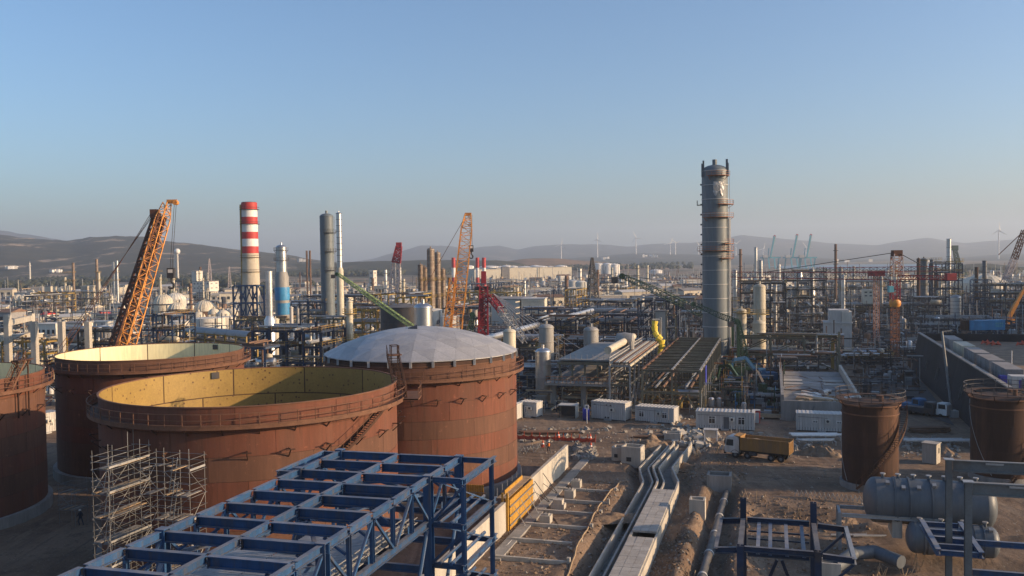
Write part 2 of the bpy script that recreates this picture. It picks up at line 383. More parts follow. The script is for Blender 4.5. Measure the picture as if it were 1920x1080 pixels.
hill([(600, 502), (690, 487), (740, 474), (790, 461), (830, 460), (880, 466), (905, 462), (935, 461), (970, 468), (1000, 462), (1050, 458), (1120, 458), (1180, 463), (1220, 458), (1290, 456), (1340, 450), (1390, 441), (1440, 446), (1500, 451), (1570, 457), (1640, 460), (1690, 452), (1740, 446), (1780, 452), (1810, 456), (1860, 452), (1930, 447), (2060, 455)], 7600, 5200, 9800, 'far_slope', .12, n=200, rows=20)
hill([(860, 502), (1000, 489), (1100, 482), (1200, 475), (1300, 477), (1400, 478), (1500, 482), (1600, 486), (1700, 487), (1800, 482), (1900, 476), (2050, 470)], 4900, 2900, 6200, 'far_slope', .16, n=120)
hill([(900, 500), (950, 490), (985, 485), (1040, 484), (1100, 489), (1180, 496), (1270, 505)], 2500, 1900, 3000, 'dry_grass', .2, n=60)
hill([(500, 500), (570, 494), (640, 491), (740, 489), (830, 487), (930, 488), (1020, 499)], 2250, 1750, 2900, 'forest_floor', .15, n=70)
hill([(1720, 512), (1770, 503), (1805, 496), (1850, 494), (1890, 498), (1930, 503), (2040, 505)], 1500, 1150, 1900, 'forest_floor', .25, n=50)
# the bay
wm = bpy.data.materials.new('water'); wm.use_nodes = True; p = wm.node_tree.nodes['Principled BSDF']
p.inputs['Base Color'].default_value = (.06, .09, .11, 1); p.inputs['Roughness'].default_value = .35
tn = wm.node_tree.nodes.new('ShaderNodeTexNoise'); tn.inputs['Scale'].default_value = .05; tn.inputs['Detail'].default_value = 6
bp = wm.node_tree.nodes.new('ShaderNodeBump'); bp.inputs['Strength'].default_value = .25; bp.inputs['Distance'].default_value = 1
wm.node_tree.links.new(tn.outputs[0], bp.inputs['Height']); wm.node_tree.links.new(bp.outputs[0], p.inputs['Normal'])
wv = [(610, 1950), (700, 1560), (900, 1500), (1020, 1650), (1250, 2500), (900, 2700), (700, 2400)]
me = bpy.data.meshes.new('water'); me.from_pydata([(x, y, .6) for x, y in wv], [], [tuple(range(len(wv)))]); me.materials.append(wm)
tag(link('water', me), None, None, None, 'structure')
# woods read as one mass each: many leafy clumps
mat('leaves', (.034, .042, .023), .9, 0, .45, .12, (.06, .058, .032), .5, .05, objvar=.1)
def blob(b, c, r, rng):
    vs = []; k = 6
    for z, rr in ((-.7, .55), (-.1, 1.0), (.5, .8)):
        for i in range(k):
            a = i*2*math.pi/k + z; q = rr*r*rng.uniform(.75, 1.2); vs.append((c[0] + q*math.cos(a), c[1] + q*math.sin(a), c[2] + z*r*rng.uniform(.8, 1.1)))
    vs.append((c[0], c[1], c[2] + r*rng.uniform(.85, 1.1))); fs = []
    for j in range(2):
        for i in range(k): fs.append((j*k + i, j*k + (i + 1) % k, (j + 1)*k + (i + 1) % k, (j + 1)*k + i))
    for i in range(k): fs.append((2*k + i, 2*k + (i + 1) % k, 3*k))
    b.add(vs, fs)
def wood(regions, nm='wood'):
    rng = random.Random(5)
    for px0, px1, D0, D1, n, r0, r1 in regions:
        b = MB()
        for i in range(n):
            D = D0 + (D1 - D0)*rng.random(); px = rng.uniform(px0, px1)
            if mnoise.noise(Vector((px*.02, D*.006, 1))) < -.12: continue
            q = at(px, 500, D); r = rng.uniform(r0, r1)
            blob(b, (q.x, D, r*.6 + max(0, (D - 1500)*.010)), r, rng)
        tag(b.build(nm, 'leaves', None, True), None, None, None, 'stuff')
wood([(-120, 480, 1080, 2200, 5200, 2.5, 6.5), (540, 960, 1700, 2450, 4200, 3, 7), (300, 620, 800, 1150, 400, 2, 4.5), (930, 1300, 1900, 2500, 800, 3, 6), (1740, 1960, 1100, 1500, 800, 2.5, 5.5)])
# the air
hz = bpy.data.materials.new('haze'); hz.use_nodes = True; hz.node_tree.nodes.clear()
ov = hz.node_tree.nodes.new('ShaderNodeOutputMaterial'); pv = hz.node_tree.nodes.new('ShaderNodeVolumePrincipled')
pv.inputs['Density'].default_value = 1.4e-4; pv.inputs['Color'].default_value = (.70, .82, .98, 1); pv.inputs['Anisotropy'].default_value = .2
hz.node_tree.links.new(pv.outputs[0], ov.inputs['Volume'])
ho = MB().box((0, 5250, 201.5), (19000, 11700, 413)).build('haze', hz); ho['kind'] = 'stuff'
# ================================================================== TANKS
def ring(b, r0, r1, z0, z1, n=64, c=(0, 0, 0), a0=0.0, a1=2*math.pi):
    prof = [(r0, z0), (r1, z0), (r1, z1), (r0, z1), (r0, z0)]
    return b.lathe(prof, n, c, a0, a1)
def arc_plate(R0, R1, z0, z1, da, n):
    b = MB(); ring(b, R0, R1, z0, z1, n, (0, 0, 0), -da/2, da/2)
    k = n + 1
    b.f.append((0, k, 2*k, 3*k)); b.mi.append(0); b.f.append((n, 3*k + n, 2*k + n, k + n)); b.mi.append(0); return b
def polar(R, a, z): return Vector((R*math.sin(a), R*math.cos(a), z))
def tank(name, label, cx, cy, R, H, ncourse, npl, mats, lining=None, rail_n=50, base=1.25, walk=True, walk_z=1.35, stubs=True, found='concrete_dark', stub_down=2.4):
    t = thing(name, label, 'storage tank', (cx, cy, 0), 0, 'rusty red storage tanks')
    b = MB(); ring(b, R - .3, R + .55, -.3, base, 72); b.build('ring_wall', found, t, 'auto')
    b = MB(); b.lathe([(R - .035, base), (R - .035, H)], 72); b.lathe([(R - .05, H), (R - .05, base)], 72); b.lathe([(0, base + .1), (R - .05, base + .1)], 72); b.build('shell', 'tank_core', t, 'auto')
    hc = (H - base)/ncourse
    for k in range(ncourse):
        z0 = base + k*hc + .02; z1 = base + (k + 1)*hc - .02; da = 2*math.pi/npl; off = (k*.37) % 1*da
        o = .012*(k % 2)
        me = arc_plate(R - .03, R + o, z0, z1, da - .035/R, 7).mesh('plate', 'auto', (mats[k % len(mats)],))
        for i in range(npl):
            p = link('plate', me, t); p.rotation_euler.z = -(i*da + off)
    if lining:
        nl = 5
        for k in range(nl):
            hl = (H - base)/nl; z0 = base + k*hl + .06; z1 = base + (k + 1)*hl - (.06 if k < nl - 1 else .0); da = 2*math.pi/11; off = (k*.43) % 1*da
            me = arc_plate(R - .075, R - .055, z0, z1, da - .14/R, 8).mesh('lining_plate', 'auto', (lining,))
            for i in range(11):
                p = link('lining_plate', me, t); p.rotation_euler.z = -(i*da + off)
    b = MB(); ring(b, R - .09, R + .10, H, H + .10, 72); b.build('rim', 'rust_light', t, 'auto')
    if walk:
        wz = H - walk_z; RW = R + 1.0
        b = MB(); ring(b, R + .014, RW, wz - .10, wz, 72); ring(b, RW - .04, RW, wz - .28, wz - .10, 72); b.build('walkway', 'rust_light', t, 'auto')
        b = MB()
        for z in (.55, 1.1): ring(b, RW - .03, RW + .03, wz + z - .03, wz + z + .03, 72)
        b.build('rail', 'rust_light', t, 'auto')
        b = MB(); ring(b, RW - .02, RW + .02, wz, wz + .14, 72); b.build('toe_board', 'rust_light', t, 'auto')
        for i in range(rail_n):
            a = i*2*math.pi/rail_n; stick('post', polar(RW, a, wz), polar(RW, a, wz + 1.12), .065, 'rust_light', t)
        for i in range(rail_n//2):
            a = (i + .5)*4*math.pi/rail_n
            stick('knee_brace', polar(R, a, wz - .9), polar(RW - .1, a, wz - .12), .09, 'rust_dark', t)
    if stubs:
        for i in range(26):
            a = i*2*math.pi/26; z = H - walk_z - stub_down
            br = bpy.data.objects.new('bracket', STUB); COL.objects.link(br); br.parent = t; br.location = polar(R, a, z); br.rotation_euler.z = -a
    return t
STUB = MB().bar((0, -.05, 0), (0, .85, 0), .09).bar((0, 0, -.75), (0, .85, 0), .09).bar((-.4, .8, 0), (.4, .8, 0), .09).mesh('bracket', False, ('rust_dark',))
T1 = (-26.8, 90.5, 14.6, 16.5); T2 = (-52.0, 126.6, 12.6, 16.5); T3 = (-12.1, 116.2, 12.5, 16.4); T0 = (-69.2, 101.5, 13.2, 16.5)
MX = ('red_oxide', 'brown_oxide')
t1 = tank('open_tank', 'nearest rusty open top tank with ochre yellow lining and stair tower', *T1, 7, 10, ('red_oxide', 'brown_oxide', 'red_oxide', 'red_oxide', 'brown_oxide', 'red_oxide', 'red_oxide'), 'yellow_lining', 60, walk_z=1.5)
t2 = tank('open_tank', 'open top tank with pale cream lining behind the ochre lined one', *T2, 7, 10, ('brown_oxide', 'brown_oxide', 'red_oxide'), 'cream_lining', 56)
t3 = tank('domed_tank', 'red rust tank under a white geodesic dome roof', *T3, 7, 9, ('red_oxide', 'brown_oxide', 'red_oxide', 'brown_oxide', 'red_oxide', 'red_oxide', 'brown_oxide'), None, 54, walk_z=1.5)
t0 = tank('open_tank', 'rusty open tank cut off by the left picture edge with roof access stair', *T0, 7, 10, MX, 'cream_lining', 54)
# dome panels: triangular facets on a sphere cap, each its own plate
def dome(t, R, z0, rise, N=5):
    S = (R*R + rise*rise)/(2*rise)
    def pt(k, i):
        if k == 0: return Vector((0, 0, z0 + rise))
        r = R*k/N; n = 6*k; a = i*2*math.pi/n
        ph = math.asin(R/S)*k/N; r = S*math.sin(ph)
        return Vector((r*math.sin(a), r*math.cos(a), z0 + rise - S*(1 - math.cos(ph))))
    cen = Vector((0, 0, z0 + rise - S)); n = 0
    def panel(a, b, c):
        m = (a + b + c)/3; q = []
        for v in (a, b, c): d = (m - v); q.append(v + d.normalized()*.022)
        up = (m - cen).normalized(); m2 = m + up*.02
        vs = q + [v - up*.05 for v in q] + [m2]
        o = MB().add(vs, [(0, 1, 6), (1, 2, 6), (2, 0, 6), (0, 3, 4, 1), (1, 4, 5, 2), (2, 5, 3, 0)]).build('panel', 'dome_metal', t)
    for k in range(1, N + 1):
        for s in range(6):
            for j in range(k):
                a, b = pt(k, s*k + j), pt(k, s*k + j + 1); c = pt(k - 1, (s*(k - 1) + j) % max(1, 6*(k - 1)))
                panel(a, b, c)
                if (k, s, j) == (1, 3, 0):
                    m = (a*.62 + b*.38); w_ = (b - a).normalized()*.75; u_ = (c - m).normalized()*1.25; nz = Vector((0, 0, .10))
                    MB().add([m - w_ + nz, m + w_ + nz, m + u_ + nz*3.4, m - w_, m + w_, m + u_], [(0, 1, 2), (0, 3, 4, 1), (1, 4, 5, 2), (2, 5, 3, 0)]).build('roof_hatch', 'black_rubber', t)
                if j < k - 1: panel(b, pt(k - 1, (s*(k - 1) + j + 1) % (6*(k - 1))), c)
    b = MB()
    for k in range(1, N + 1):
        for i in range(6*k): b.bar(pt(k, i) - Vector((0, 0, .06)), pt(k, i + 1) - Vector((0, 0, .06)),   .07, .07)
    for k in range(1, N + 1):
        for s in range(6):
            for j in range(k):
                dz = Vector((0, 0, .06)); a, b_, c = pt(k, s*k + j) - dz, pt(k, s*k + j + 1) - dz, pt(k - 1, (s*(k - 1) + j) % max(1, 6*(k - 1))) - dz; b.bar(a, c, .07, .07); b.bar(b_, c, .07, .07)
    b.build('dome_frame', 'dome_metal', t)
    for i in range(6*N):
        p = pt(N, i); a = i*2*math.pi/(6*N)
        stick('dome_bracket', p + Vector((0, 0, -.75)), p + Vector((0, 0, -.03)), .30, 'galv', t)
dome(t3, T3[2] + .15, T3[3] + .72, 3.25)
b = MB(); ring(b, T3[2] - .3, T3[2] + .05, T3[3] + .1, T3[3] + .5, 72); b.build('dome_curb', 'tank_core', t3, 'auto')
# stairs: an inclined flight of treads between stringers with a handrail
def flight(parent, p, q, wdt, m, n=None, name='stair', rail=True, treads_m=None):
    p, q = Vector(p), Vector(q); d = q - p; hz_ = Vector((d.x, d.y, 0)); side = Vector((-hz_.y, hz_.x, 0)).normalized()*wdt/2
    for s in (-1, 1):
        stick('stringer', p + side*s, q + side*s, .06, m, parent, h=.24)
        if rail:
            for h in (.55, 1.05): stick('handrail', p + side*s + Vector((0, 0, h)), q + side*s + Vector((0, 0, h)), .05, m, parent)
            k = max(2, int(d.length/1.3))
            for i in range(k + 1):
                c = p + d*(i/k) + side*s; stick('post', c, c + Vector((0, 0, 1.05)), .05, m, parent)
    n = n or max(3, int(abs(d.z)/.23))
    for i in range(n):
        c = p + d*((i + .5)/n); hd = hz_.normalized()
        stick('tread', c - side, c + side, .05, treads_m or m, parent, h=.22, roll=math.pi/2)
def tank_stair(t, R, H, a0, a1, z0, z1, m='rust_dark', mr='rust_light', seg=10):
    # spiral stair hugging the shell
    for i in range(seg):
        f0, f1 = i/seg, (i + 1)/seg; A, B = a0 + (a1 - a0)*f0, a0 + (a1 - a0)*f1; Z0, Z1 = z0 + (z1 - z0)*f0, z0 + (z1 - z0)*f1
        for r in (R + .12, R + .95): stick('stringer', polar(r, A, Z0), polar(r, B, Z1), .05, m, t, h=.26)
        stick('handrail', polar(R + .95, A, Z0 + 1.0), polar(R + .95, B, Z1 + 1.0), .06, mr, t)
        stick('post', polar(R + .95, A, Z0), polar(R + .95, A, Z0 + 1.02), .055, mr, t)
        for j in range(3):
            g = (j + .5)/3; a = A + (B - A)*g; z = Z0 + (Z1 - Z0)*g
            stick('tread', polar(R + .05, a, z), polar(R + .95, a, z), .26, m, t, h=.04)
def az_of(t, px, near=True):                              # azimuth on a tank of the near wall point seen under image column px
    k = ray(px, 500); k = k.x/k.y; cx, cy, R = t[:3]
    A = 1 + k*k; B = -2*(k*cx + cy); Cc = cx*cx + cy*cy - R*R; D = max(0, B*B - 4*A*Cc); y = (-B - math.sqrt(D)*(1 if near else -1))/(2*A)
    return math.atan2(k*y - cx, y - cy)
aT = az_of(T1, 700); aB = az_of(T1, 583)
if aB < aT: aB += 2*math.pi
tank_stair(t1, T1[2], 0, aB if aB - aT < math.pi else aB - 2*math.pi, aT, 10.2, T1[3] - 1.7)
# landing platform with the stair that climbs over the rim of the ochre tank
aP = az_of(T1, 738); wz = T1[3] - 1.5
b = MB(); ring(b, T1[2] + 1.0, T1[2] + 2.6, wz - .12, wz, 14, (0, 0, 0), aP - .22, aP + .12); b.build('landing', 'rust_light', t1, 'auto')
for i in range(8):
    a = aP - .22 + i*.34/7; stick('post', polar(T1[2] + 2.58, a, wz), polar(T1[2] + 2.58, a, wz + 1.1), .06, 'rust_light', t1)
b = MB()
for z in (.55, 1.1): ring(b, T1[2] + 2.55, T1[2] + 2.61, wz + z - .03, wz + z + .03, 14, (0, 0, 0), aP - .22, aP + .12)
b.build('rail', 'rust_light', t1, 'auto')
p0 = polar(T1[2] + .95, aP - .10, wz); 
a2 = aP - .28; top = polar(T1[2] - .1, a2 - .02, wz + 3.9)
flight(t1, polar(T1[2] + .75, aP + .10, wz), top, 1.2, 'rust_dark', None)
for a in (a2 - .03, a2 + .03):
    for r in (T1[2] - .3, T1[2] + .5): stick('post', polar(r, a, T1[3] + .1 if r < T1[2] else wz), polar(r, a, wz + 4.9), .09, 'rust_dark', t1)
MB().box(tuple(polar(T1[2] + .1, a2, wz + 3.9)), (1.2, 1.4, .1), -a2).build('landing', 'rust_light', t1)
b = MB(); P4 = [polar(r, a, wz + 4.9) for r, a in ((T1[2] - .3, a2 - .05), (T1[2] + .5, a2 - .05), (T1[2] + .5, a2 + .05), (T1[2] - .3, a2 + .05))]
for i in range(4): b.bar(P4[i], P4[(i + 1) % 4], .07)
b.build('rail', 'rust_dark', t1)
# access stair inside the rim of the leftmost tank
aL = az_of(T0, 30); flight(t0, polar(T0[2] + .5, az_of(T0, 2), T0[3] - 1.2), polar(T0[2] + .4, aL, T0[3] + 1.9), .9, 'rust_light')
for a in (aL - .07, aL + .06): stick('post', polar(T0[2] + .4, a, T0[3] - 4.6), polar(T0[2] + .4, a, T0[3] + 1.9), .14, 'rust_dark', t0)
MB().box(tuple(polar(T0[2] + .4, aL, T0[3] + 1.9)), (2.6, .9, .12), -aL).build('landing', 'rust_dark', t0)
for s in (-1, 1): stick('brace', polar(T0[2] + .4, aL, T0[3] + .7), polar(T0[2] + .4, aL + s*.12, T0[3] + 1.9), .12, 'rust_dark', t0)
# small square openings on the rims
for tt, TT, px in ((t1, T1, 398), (t2, T2, 401)):
    a = az_of(TT, px, False); MB().box(tuple(polar(TT[2] - .16, a, TT[3] - .55)), (.9, .14, .75), -a).build('rim_box', 'dark_steel', tt)
# two small rust tanks on the right
def small_tank(label, cx, cy, R, H, a0, a1):
    t = thing('rust_tank', label, 'storage tank', (cx, cy, 0), 0, 'small rust brown tanks')
    b = MB(); ring(b, R - .5, R + .28, -.4, .75, 48); b.build('ring_wall', 'concrete_dark', t, 'auto')
    b = MB(); b.lathe([(R - .03, .75), (R - .03, H), (R*.6, H + .28), (0, H + .45)], 48); b.build('shell', 'tank_core', t, 'auto')
    for k in range(6):
        hc = (H - .75)/6; me = arc_plate(R - .025, R + .01*(k % 2), .75 + k*hc + .012, .75 + (k + 1)*hc - .012, 2*math.pi/6 - .006, 9).mesh('plate', 'auto', ('rust_dark',))
        for i in range(6): p = link('plate', me, t); p.rotation_euler.z = -(i*math.pi/3 + (k*.41 % 1))
    b = MB(); ring(b, R, R + .28, H - .12, H + .02, 48); ring(b, R, R + .10, H - 1.25, H - 1.1, 48); b.build('rim', 'rust_light', t, 'auto')
    b = MB(); ring(b, R - .25, R + .8, H + .5, H + .58, 40, (0, 0, 0), 0, 2*math.pi); b.build('walkway', 'rust_dark', t, 'auto')
    b = MB()
    for z in (1.1, 1.65): ring(b, R + .74, R + .80, H + z - .03, H + z + .03, 40)
    b.build('rail', 'dark_steel', t, 'auto')
    for i in range(18): a = i*math.pi/9; stick('post', polar(R + .77, a, H + .5), polar(R + .77, a, H + 1.68), .06, 'dark_steel', t)
    for i in range(9): a = (i + .5)*2*math.pi/9; stick('knee_brace', polar(R, a, H - .5), polar(R + .7, a, H + .5), .08, 'rust_dark', t)
    tank_stair(t, R, H, a0, a1, .4, H - .3, 'rust_dark', 'rust_dark', 14)
    MB().tube(polar(R*.5, 2.6, H), polar(R*.5, 2.6, H + 1.1), .28, 10).build('nozzle', 'rust_light', t, 'auto')
    MB().tube(polar(R*.45, 1.2, H), polar(R*.45, 1.2, H + .8), .4, 10).build('nozzle', 'rust_light', t, 'auto')
    pth = [polar(R + .06, a0 + 1.9 - i*.17, H - .4 - i*1.15) for i in range(9)]
    b = MB(); b.path(pth, .035, 5); b.build('hose', 'galv', t); return t
gL, gR = gnd(1577, 912), gnd(1691, 912); c1 = Vector(((gL.x + gR.x)/2, (gL.y + gR.y)/2 + .4, 0))
R1 = 3.32; small_tank('small rust brown tank in full view between dump truck and grey vessel', c1.x, c1.y, R1, 10.5, 3.9, 1.75)
c2 = gnd(1877, 897); small_tank('small rust tank at right edge behind grey steel beams', c2.x, c2.y, 3.55, 10.6, 3.4, 1.5)
# ================================================================== NEAR YARD
class Site:                                            # a thing standing on the site grid: local x = across, local y = along
    def __init__(s, name, label, cat, a0, b0, group=None, z0=0.0, rz=None):
        s.a0, s.b0, s.z0 = a0, b0, z0; s.t = thing(name, label, cat, G(a0, b0, z0), RZ if rz is None else rz, group)
    def p(s, b, a, z): return Vector((b - s.b0, a - s.a0, z - s.z0))
    def st(s, name, p, q, w, m, shape='box', h=None, roll=0.0): return stick(name, s.p(*p), s.p(*q), w, m, s.t, shape, h, roll)
    def bx(s, name, c, d, m): o = MB().box(tuple(s.p(*c)), d).build(name, m, s.t); return o
# ---- blue steel pipe rack in the foreground
r = Site('pipe_rack', 'unfinished bright blue steel pipe rack with open roof grid in the foreground', 'pipe rack', 54, -26.8)
ZT = 14.7; BL, BM, BR, BO = -31.6, -26.8, -22.0, -19.5; BS = 'blue_steel'
mains = [60, 54, 39.7, 25.4]
subs = [57.0] + [54 - 2.86*k for k in range(1, 5)] + [39.7 - 2.86*k for k in range(1, 5)]
for a in mains:
    for b in (BL, BR):
        r.st('column', (b, a, 0), (b, a, ZT + .05), .55, BS, 'ibeam', .55)
        r.bx('cap_plate', (b, a, ZT + .07), (.6, .6, .05), BS)
for a in mains + subs:
    mb = a in mains
    r.st('cross_beam', (BL + .18, a, ZT - .33), (BM - .1, a, ZT - .29), .34, BS, 'ibeam', .58)
    r.st('cross_beam', (BM + .1, a, ZT - .33), (BR - .18, a, ZT - .29), .34, BS, 'ibeam', .58)
    if mb: r.st('cross_beam', (BL + .3, a, 11.4), (BR - .3, a, 11.4), .30, BS, 'ibeam', .55); r.st('cross_beam', (BL + .3, a, 8.4), (BR - .3, a, 8.4), .30, BS, 'ibeam', .5)
    else: r.st('cross_beam', (BL + .18, a, 11.45), (BR - .18, a, 11.45), .22, BS, 'ibeam', .4)
allA = sorted(mains + subs, reverse=True)
for b in (BL, BM, BR):
    for a0, a1 in zip(allA, allA[1:]):
        r.st('chord_beam', (b, a0 - .16, ZT - .22), (b, a1 + .16, ZT - .22), .30, BS, 'ibeam', .44)
for b in (BL, BR):
    for a0, a1 in zip(mains, mains[1:]): r.st('chord_beam', (b, a0 - .3, 11.55), (b, a1 + .3, 11.55), .30, BS, 'ibeam', .45)
    for k, (a0, a1) in enumerate(zip(allA, allA[1:])):
        if a1 not in mains: r.st('truss_post', (b, a1, 11.78), (b, a1, ZT - .46), .22, BS, 'ibeam', .26)
        up = k % 2 == 0
        r.st('truss_brace', (b + .08, a0 - .2, 11.8 if up else ZT - .5), (b + .08, a1 + .2, ZT - .5 if up else 11.8), .15, BS, h=.15)
        r.st('knee_brace', (b + (.2 if b < BM else -.2), a0, 13.2), (b + (1.5 if b < BM else -1.5), a0, ZT - .68), .14, BS)
for a0, a1 in zip(mains, mains[1:]):
    for s in (0, 1):
        b0, b1 = (BL, BM) if s == 0 else (BR, BM)
        m_ = (a0 + a1)/2
        r.st('plan_brace', (b0 + (.3 if s == 0 else -.3), a0 - .3, ZT - 1.15), (b1, m_, ZT - 1.15), .22, BS)
        r.st('plan_brace', (b0 + (.3 if s == 0 else -.3), a1 + .3, ZT - 1.35), (b1, m_, ZT - 1.35), .22, BS)
    for b in (BL, BR):
        r.st('leg_brace', (b, a0 - .3, 11.2), (b, a0 - 4.2, 4.0), .28, BS, 'tube8')
        r.st('chord_beam', (b, a0 - .3, 6.0), (b, a1 + .3, 6.0), .26, BS, 'ibeam', .4)
for z in (14.7, 11.7, 9.0, 6.3):                       # outrigger bay on the right
    for a in (60, 54): r.st('outrigger', (BR + .3, a, z - .2), (BO + .05, a, z - .2), .2, BS, 'ibeam', .38)
    r.st('edge_beam', (BO, 53.7, z - .2), (BO, 60.9, z - .2), .26, BS, 'ibeam', .40)
    if z < 14:
        for b in (-21.2, -20.4): r.st('pipe_support', (b, 53.8, z - .02), (b, 60.9, z - .02), .24, BS, 'tube8')
for a, z0 in ((60, 6.2), (54, 6.2)): r.st('outrigger_post', (BO - .02, a, z0), (BO - .02, a, ZT), .28, BS, 'ibeam', .28)
for z0, z1 in ((14.5, 11.7), (11.5, 9.0), (8.8, 6.3)):
    r.st('rod_brace', (BR + .2, 54, z0), (BO - .2, 59.8, z1), .09, BS); r.st('rod_brace', (BR + .2, 53.9, z1 - .1), (BO, 53.9, z0 - .3), .16, BS)
for a, b in ((59.5, -32.7), (53.2, -32.7)): r.st('outrigger', (BL - .2, a, ZT - .2), (b, a, ZT - .2), .2, BS, 'ibeam', .4)
r.st('edge_beam', (-32.75, 53, ZT - .2), (-32.75, 59.7, ZT - .2), .26, BS, 'ibeam', .40)
for a in mains + subs:                                  # bolted end plates and gussets
    for b, sgn in ((BL, 1), (BR, -1), (BM, 1), (BM, -1)):
        r.st('end_plate', (b + sgn*.16, a, ZT - .34), (b + sgn*.20, a, ZT - .34), .40, 'blue_dark', h=.60)
    if a not in mains:
        for b in (BL, BR): r.st('gusset', (b + (.12 if b < BM else -.12), a - .35, 12.0), (b + (.12 if b < BM else -.12), a + .35, 12.0), .03, BS, h=.45); r.st('gusset', (b + (.12 if b < BM else -.12), a - .35, ZT - .6), (b + (.12 if b < BM else -.12), a + .35, ZT - .6), .03, BS, h=.4)
for a in mains:
    for b in (BL, BR):
        for z in (8.4, 11.4, ZT - .33):
            for k in range(2): r.st('stiffener', (b - .26, a + (-.2 + .4*k), z + .0), (b + .26, a + (-.2 + .4*k), z), .03, BS, h=.5)
# corrugated floor sheets
def corr_sheet(w, l, dep, pitch):
    b = MB(); n = int(l/pitch); vs = []; 
    for i in range(n*4 + 1):
        z = (0, 0, dep, dep)[i % 4]; y = (i//4)*pitch + (0, .35, .5, .85)[i % 4]*pitch
        vs += [(-w/2, y, z), (w/2, y, z)]
    return b.add(vs, [(2*i, 2*i + 1, 2*i + 3, 2*i + 2) for i in range(n*4)])
sh = corr_sheet(2.9, .96, .06, .24).mesh('deck_sheet', False, ('galv_deck',))
rr = random.Random(3)
for i in range(16):
    for j in range(3):
        if (i, j) in ((0, 0), (1, 0), (2, 0), (0, 1), (3, 0)): continue
        o = link('deck_sheet', sh, r.t); o.location = r.p(BL + 1.75 + j*2.95, 51.0 - i - .98, 11.72 + .012*rr.random()); o.rotation_euler = (rr.uniform(-.004, .004), rr.uniform(-.004, .004), rr.uniform(-.012, .012))
b = MB()
for side in (BR - .75, BR - 1.15):                       # bundled rebar cages laid along the deck edge
    z0 = 11.86
    for k in range(4): b.bar(r.p(side + .35*(k % 2), 53, z0 + .35*(k//2)), r.p(side + .35*(k % 2), 41, z0 + .35*(k//2)), .05)
    for i in range(30):
        a = 53 - i*.4; b.bar(r.p(side, a, z0), r.p(side + .35, a - .2, z0 + .35), .04); b.bar(r.p(side + .35, a - .2, z0), r.p(side, a - .4, z0 + .35), .04)
tag(b.build('rebar_cage', 'galv', None), 'pale steel lattice girders lying along the deck edge of the blue rack', 'rebar cage').matrix_world = Matrix.Translation(r.t.location) @ Matrix.Rotation(RZ, 4, 'Z')
tp = MB(); n = 14
for i in range(n):
    for j in range(5):
        pass
vs = [(i*.22, j*.35, .10*math.sin(i*1.3 + j) * math.sin(j*.9 + .4) + .12) for i in range(n) for j in range(5)]
tp.add(vs, [(i*5 + j, i*5 + j + 1, (i + 1)*5 + j + 1, (i + 1)*5 + j) for i in range(n - 1) for j in range(4)])
o = tp.build('plastic_sheet', 'white_paint', None, True); o.location = G(45.5, -28.5, 11.8); o.rotation_euler.z = RZ
tag(o, 'crumpled white plastic sheet on the corrugated floor of the blue rack', 'sheet')
# ---- scaffold towers
def scaffold(label, a_list, b_list, ztop, decks, guard, seed, ladders=True):
    t = Site('scaffold', label, 'scaffold', a_list[0], b_list[0], 'scaffold towers beside the ochre tank'); rg = random.Random(seed); m = 'scaffold_tube'
    for a in a_list:
        for b in b_list: t.st('standard', (b, a, 0), (b, a, ztop + rg.choice((0, .0, .6, 1.2))), .052, m, 'tube6')
    lv = []
    for z in decks: lv += [z - .1, z + .5, z + 1.0]
    for z in lv:
        for b in b_list:
            for a0, a1 in zip(a_list, a_list[1:]): t.st('ledger', (b, a0 - .2, z), (b, a1 + .25, z), .042, m, 'tube6')
        for a in a_list:
            for b0, b1 in zip(b_list, b_list[1:]): t.st('transom', (b0 - .2, a, z + .05), (b1 + .2, a, z + .05), .042, m, 'tube6')
    for k, (z0, z1) in enumerate(zip(decks[1:], decks)):
        for b0, b1 in zip(b_list, b_list[1:]): t.st('brace', (b0 if k % 2 else b1, a_list[0] - .07, z0), (b1 if k % 2 else b0, a_list[0] - .07, z1), .042, m, 'tube6')
        for a0, a1 in zip(a_list, a_list[1:]): t.st('brace', (b_list[0] - .07, a0 if k % 2 else a1, z1), (b_list[0] - .07, a1 if k % 2 else a0, z0), .042, m, 'tube6'); t.st('brace', (b_list[-1] + .07, a0 if k % 2 else a1, z0), (b_list[-1] + .07, a1 if k % 2 else a0, z1), .042, m, 'tube6')
    for k, z in enumerate(decks):
        w = b_list[-1] - b_list[0]; n = int(w/.32)
        for i in range(n):
            if rg.random() < .25: continue
            b = b_list[0] + .16 + i*.32; a0 = a_list[0] + (0 if rg.random() < .7 else 1.2); a1 = a_list[-1] - (0 if rg.random() < .6 else .9)
            t.st('deck_board', (b, a0, z + .04), (b, a1, z + .04), .30, 'concrete_dark' if rg.random() < .6 else 'timber', h=.06)
        if rg.random() < .8: t.st('toe_board', (b_list[-1] + .06, a_list[0], z + .16), (b_list[-1] + .06, a_list[-1], z + .16), .03, 'galv', h=.18)
        if ladders and k < len(decks) - 1:
            zz = decks[k + 1]; lb = b_list[0] + w*.55
            for s in (-.2, .2): t.st('ladder_rail', (lb + s, a_list[0] + .4, zz), (lb + s, a_list[0] + 1.1, z + .9), .05, m)
            for q in range(7): f = q/7; t.st('rung', (lb - .2, a_list[0] + .4 + .7*f, zz + (z + .9 - zz)*f), (lb + .2, a_list[0] + .4 + .7*f, zz + (z + .9 - zz)*f), .035, m)
    return t
g = gnd(172, 845, 13.8); a_, b_ = to_ab(g.x, g.y)
scaffold('left tall galvanised scaffold tower with ladders in front of the ochre tank', [a_, a_ + 2.3, a_ + 4.9], [b_, b_ + 1.6], 13.8, [12.3, 10.25, 8.2, 6.15, 4.1, 2.05], 1, 4)
g = gnd(262, 846, 13.6); a2_, b2_ = to_ab(g.x, g.y)
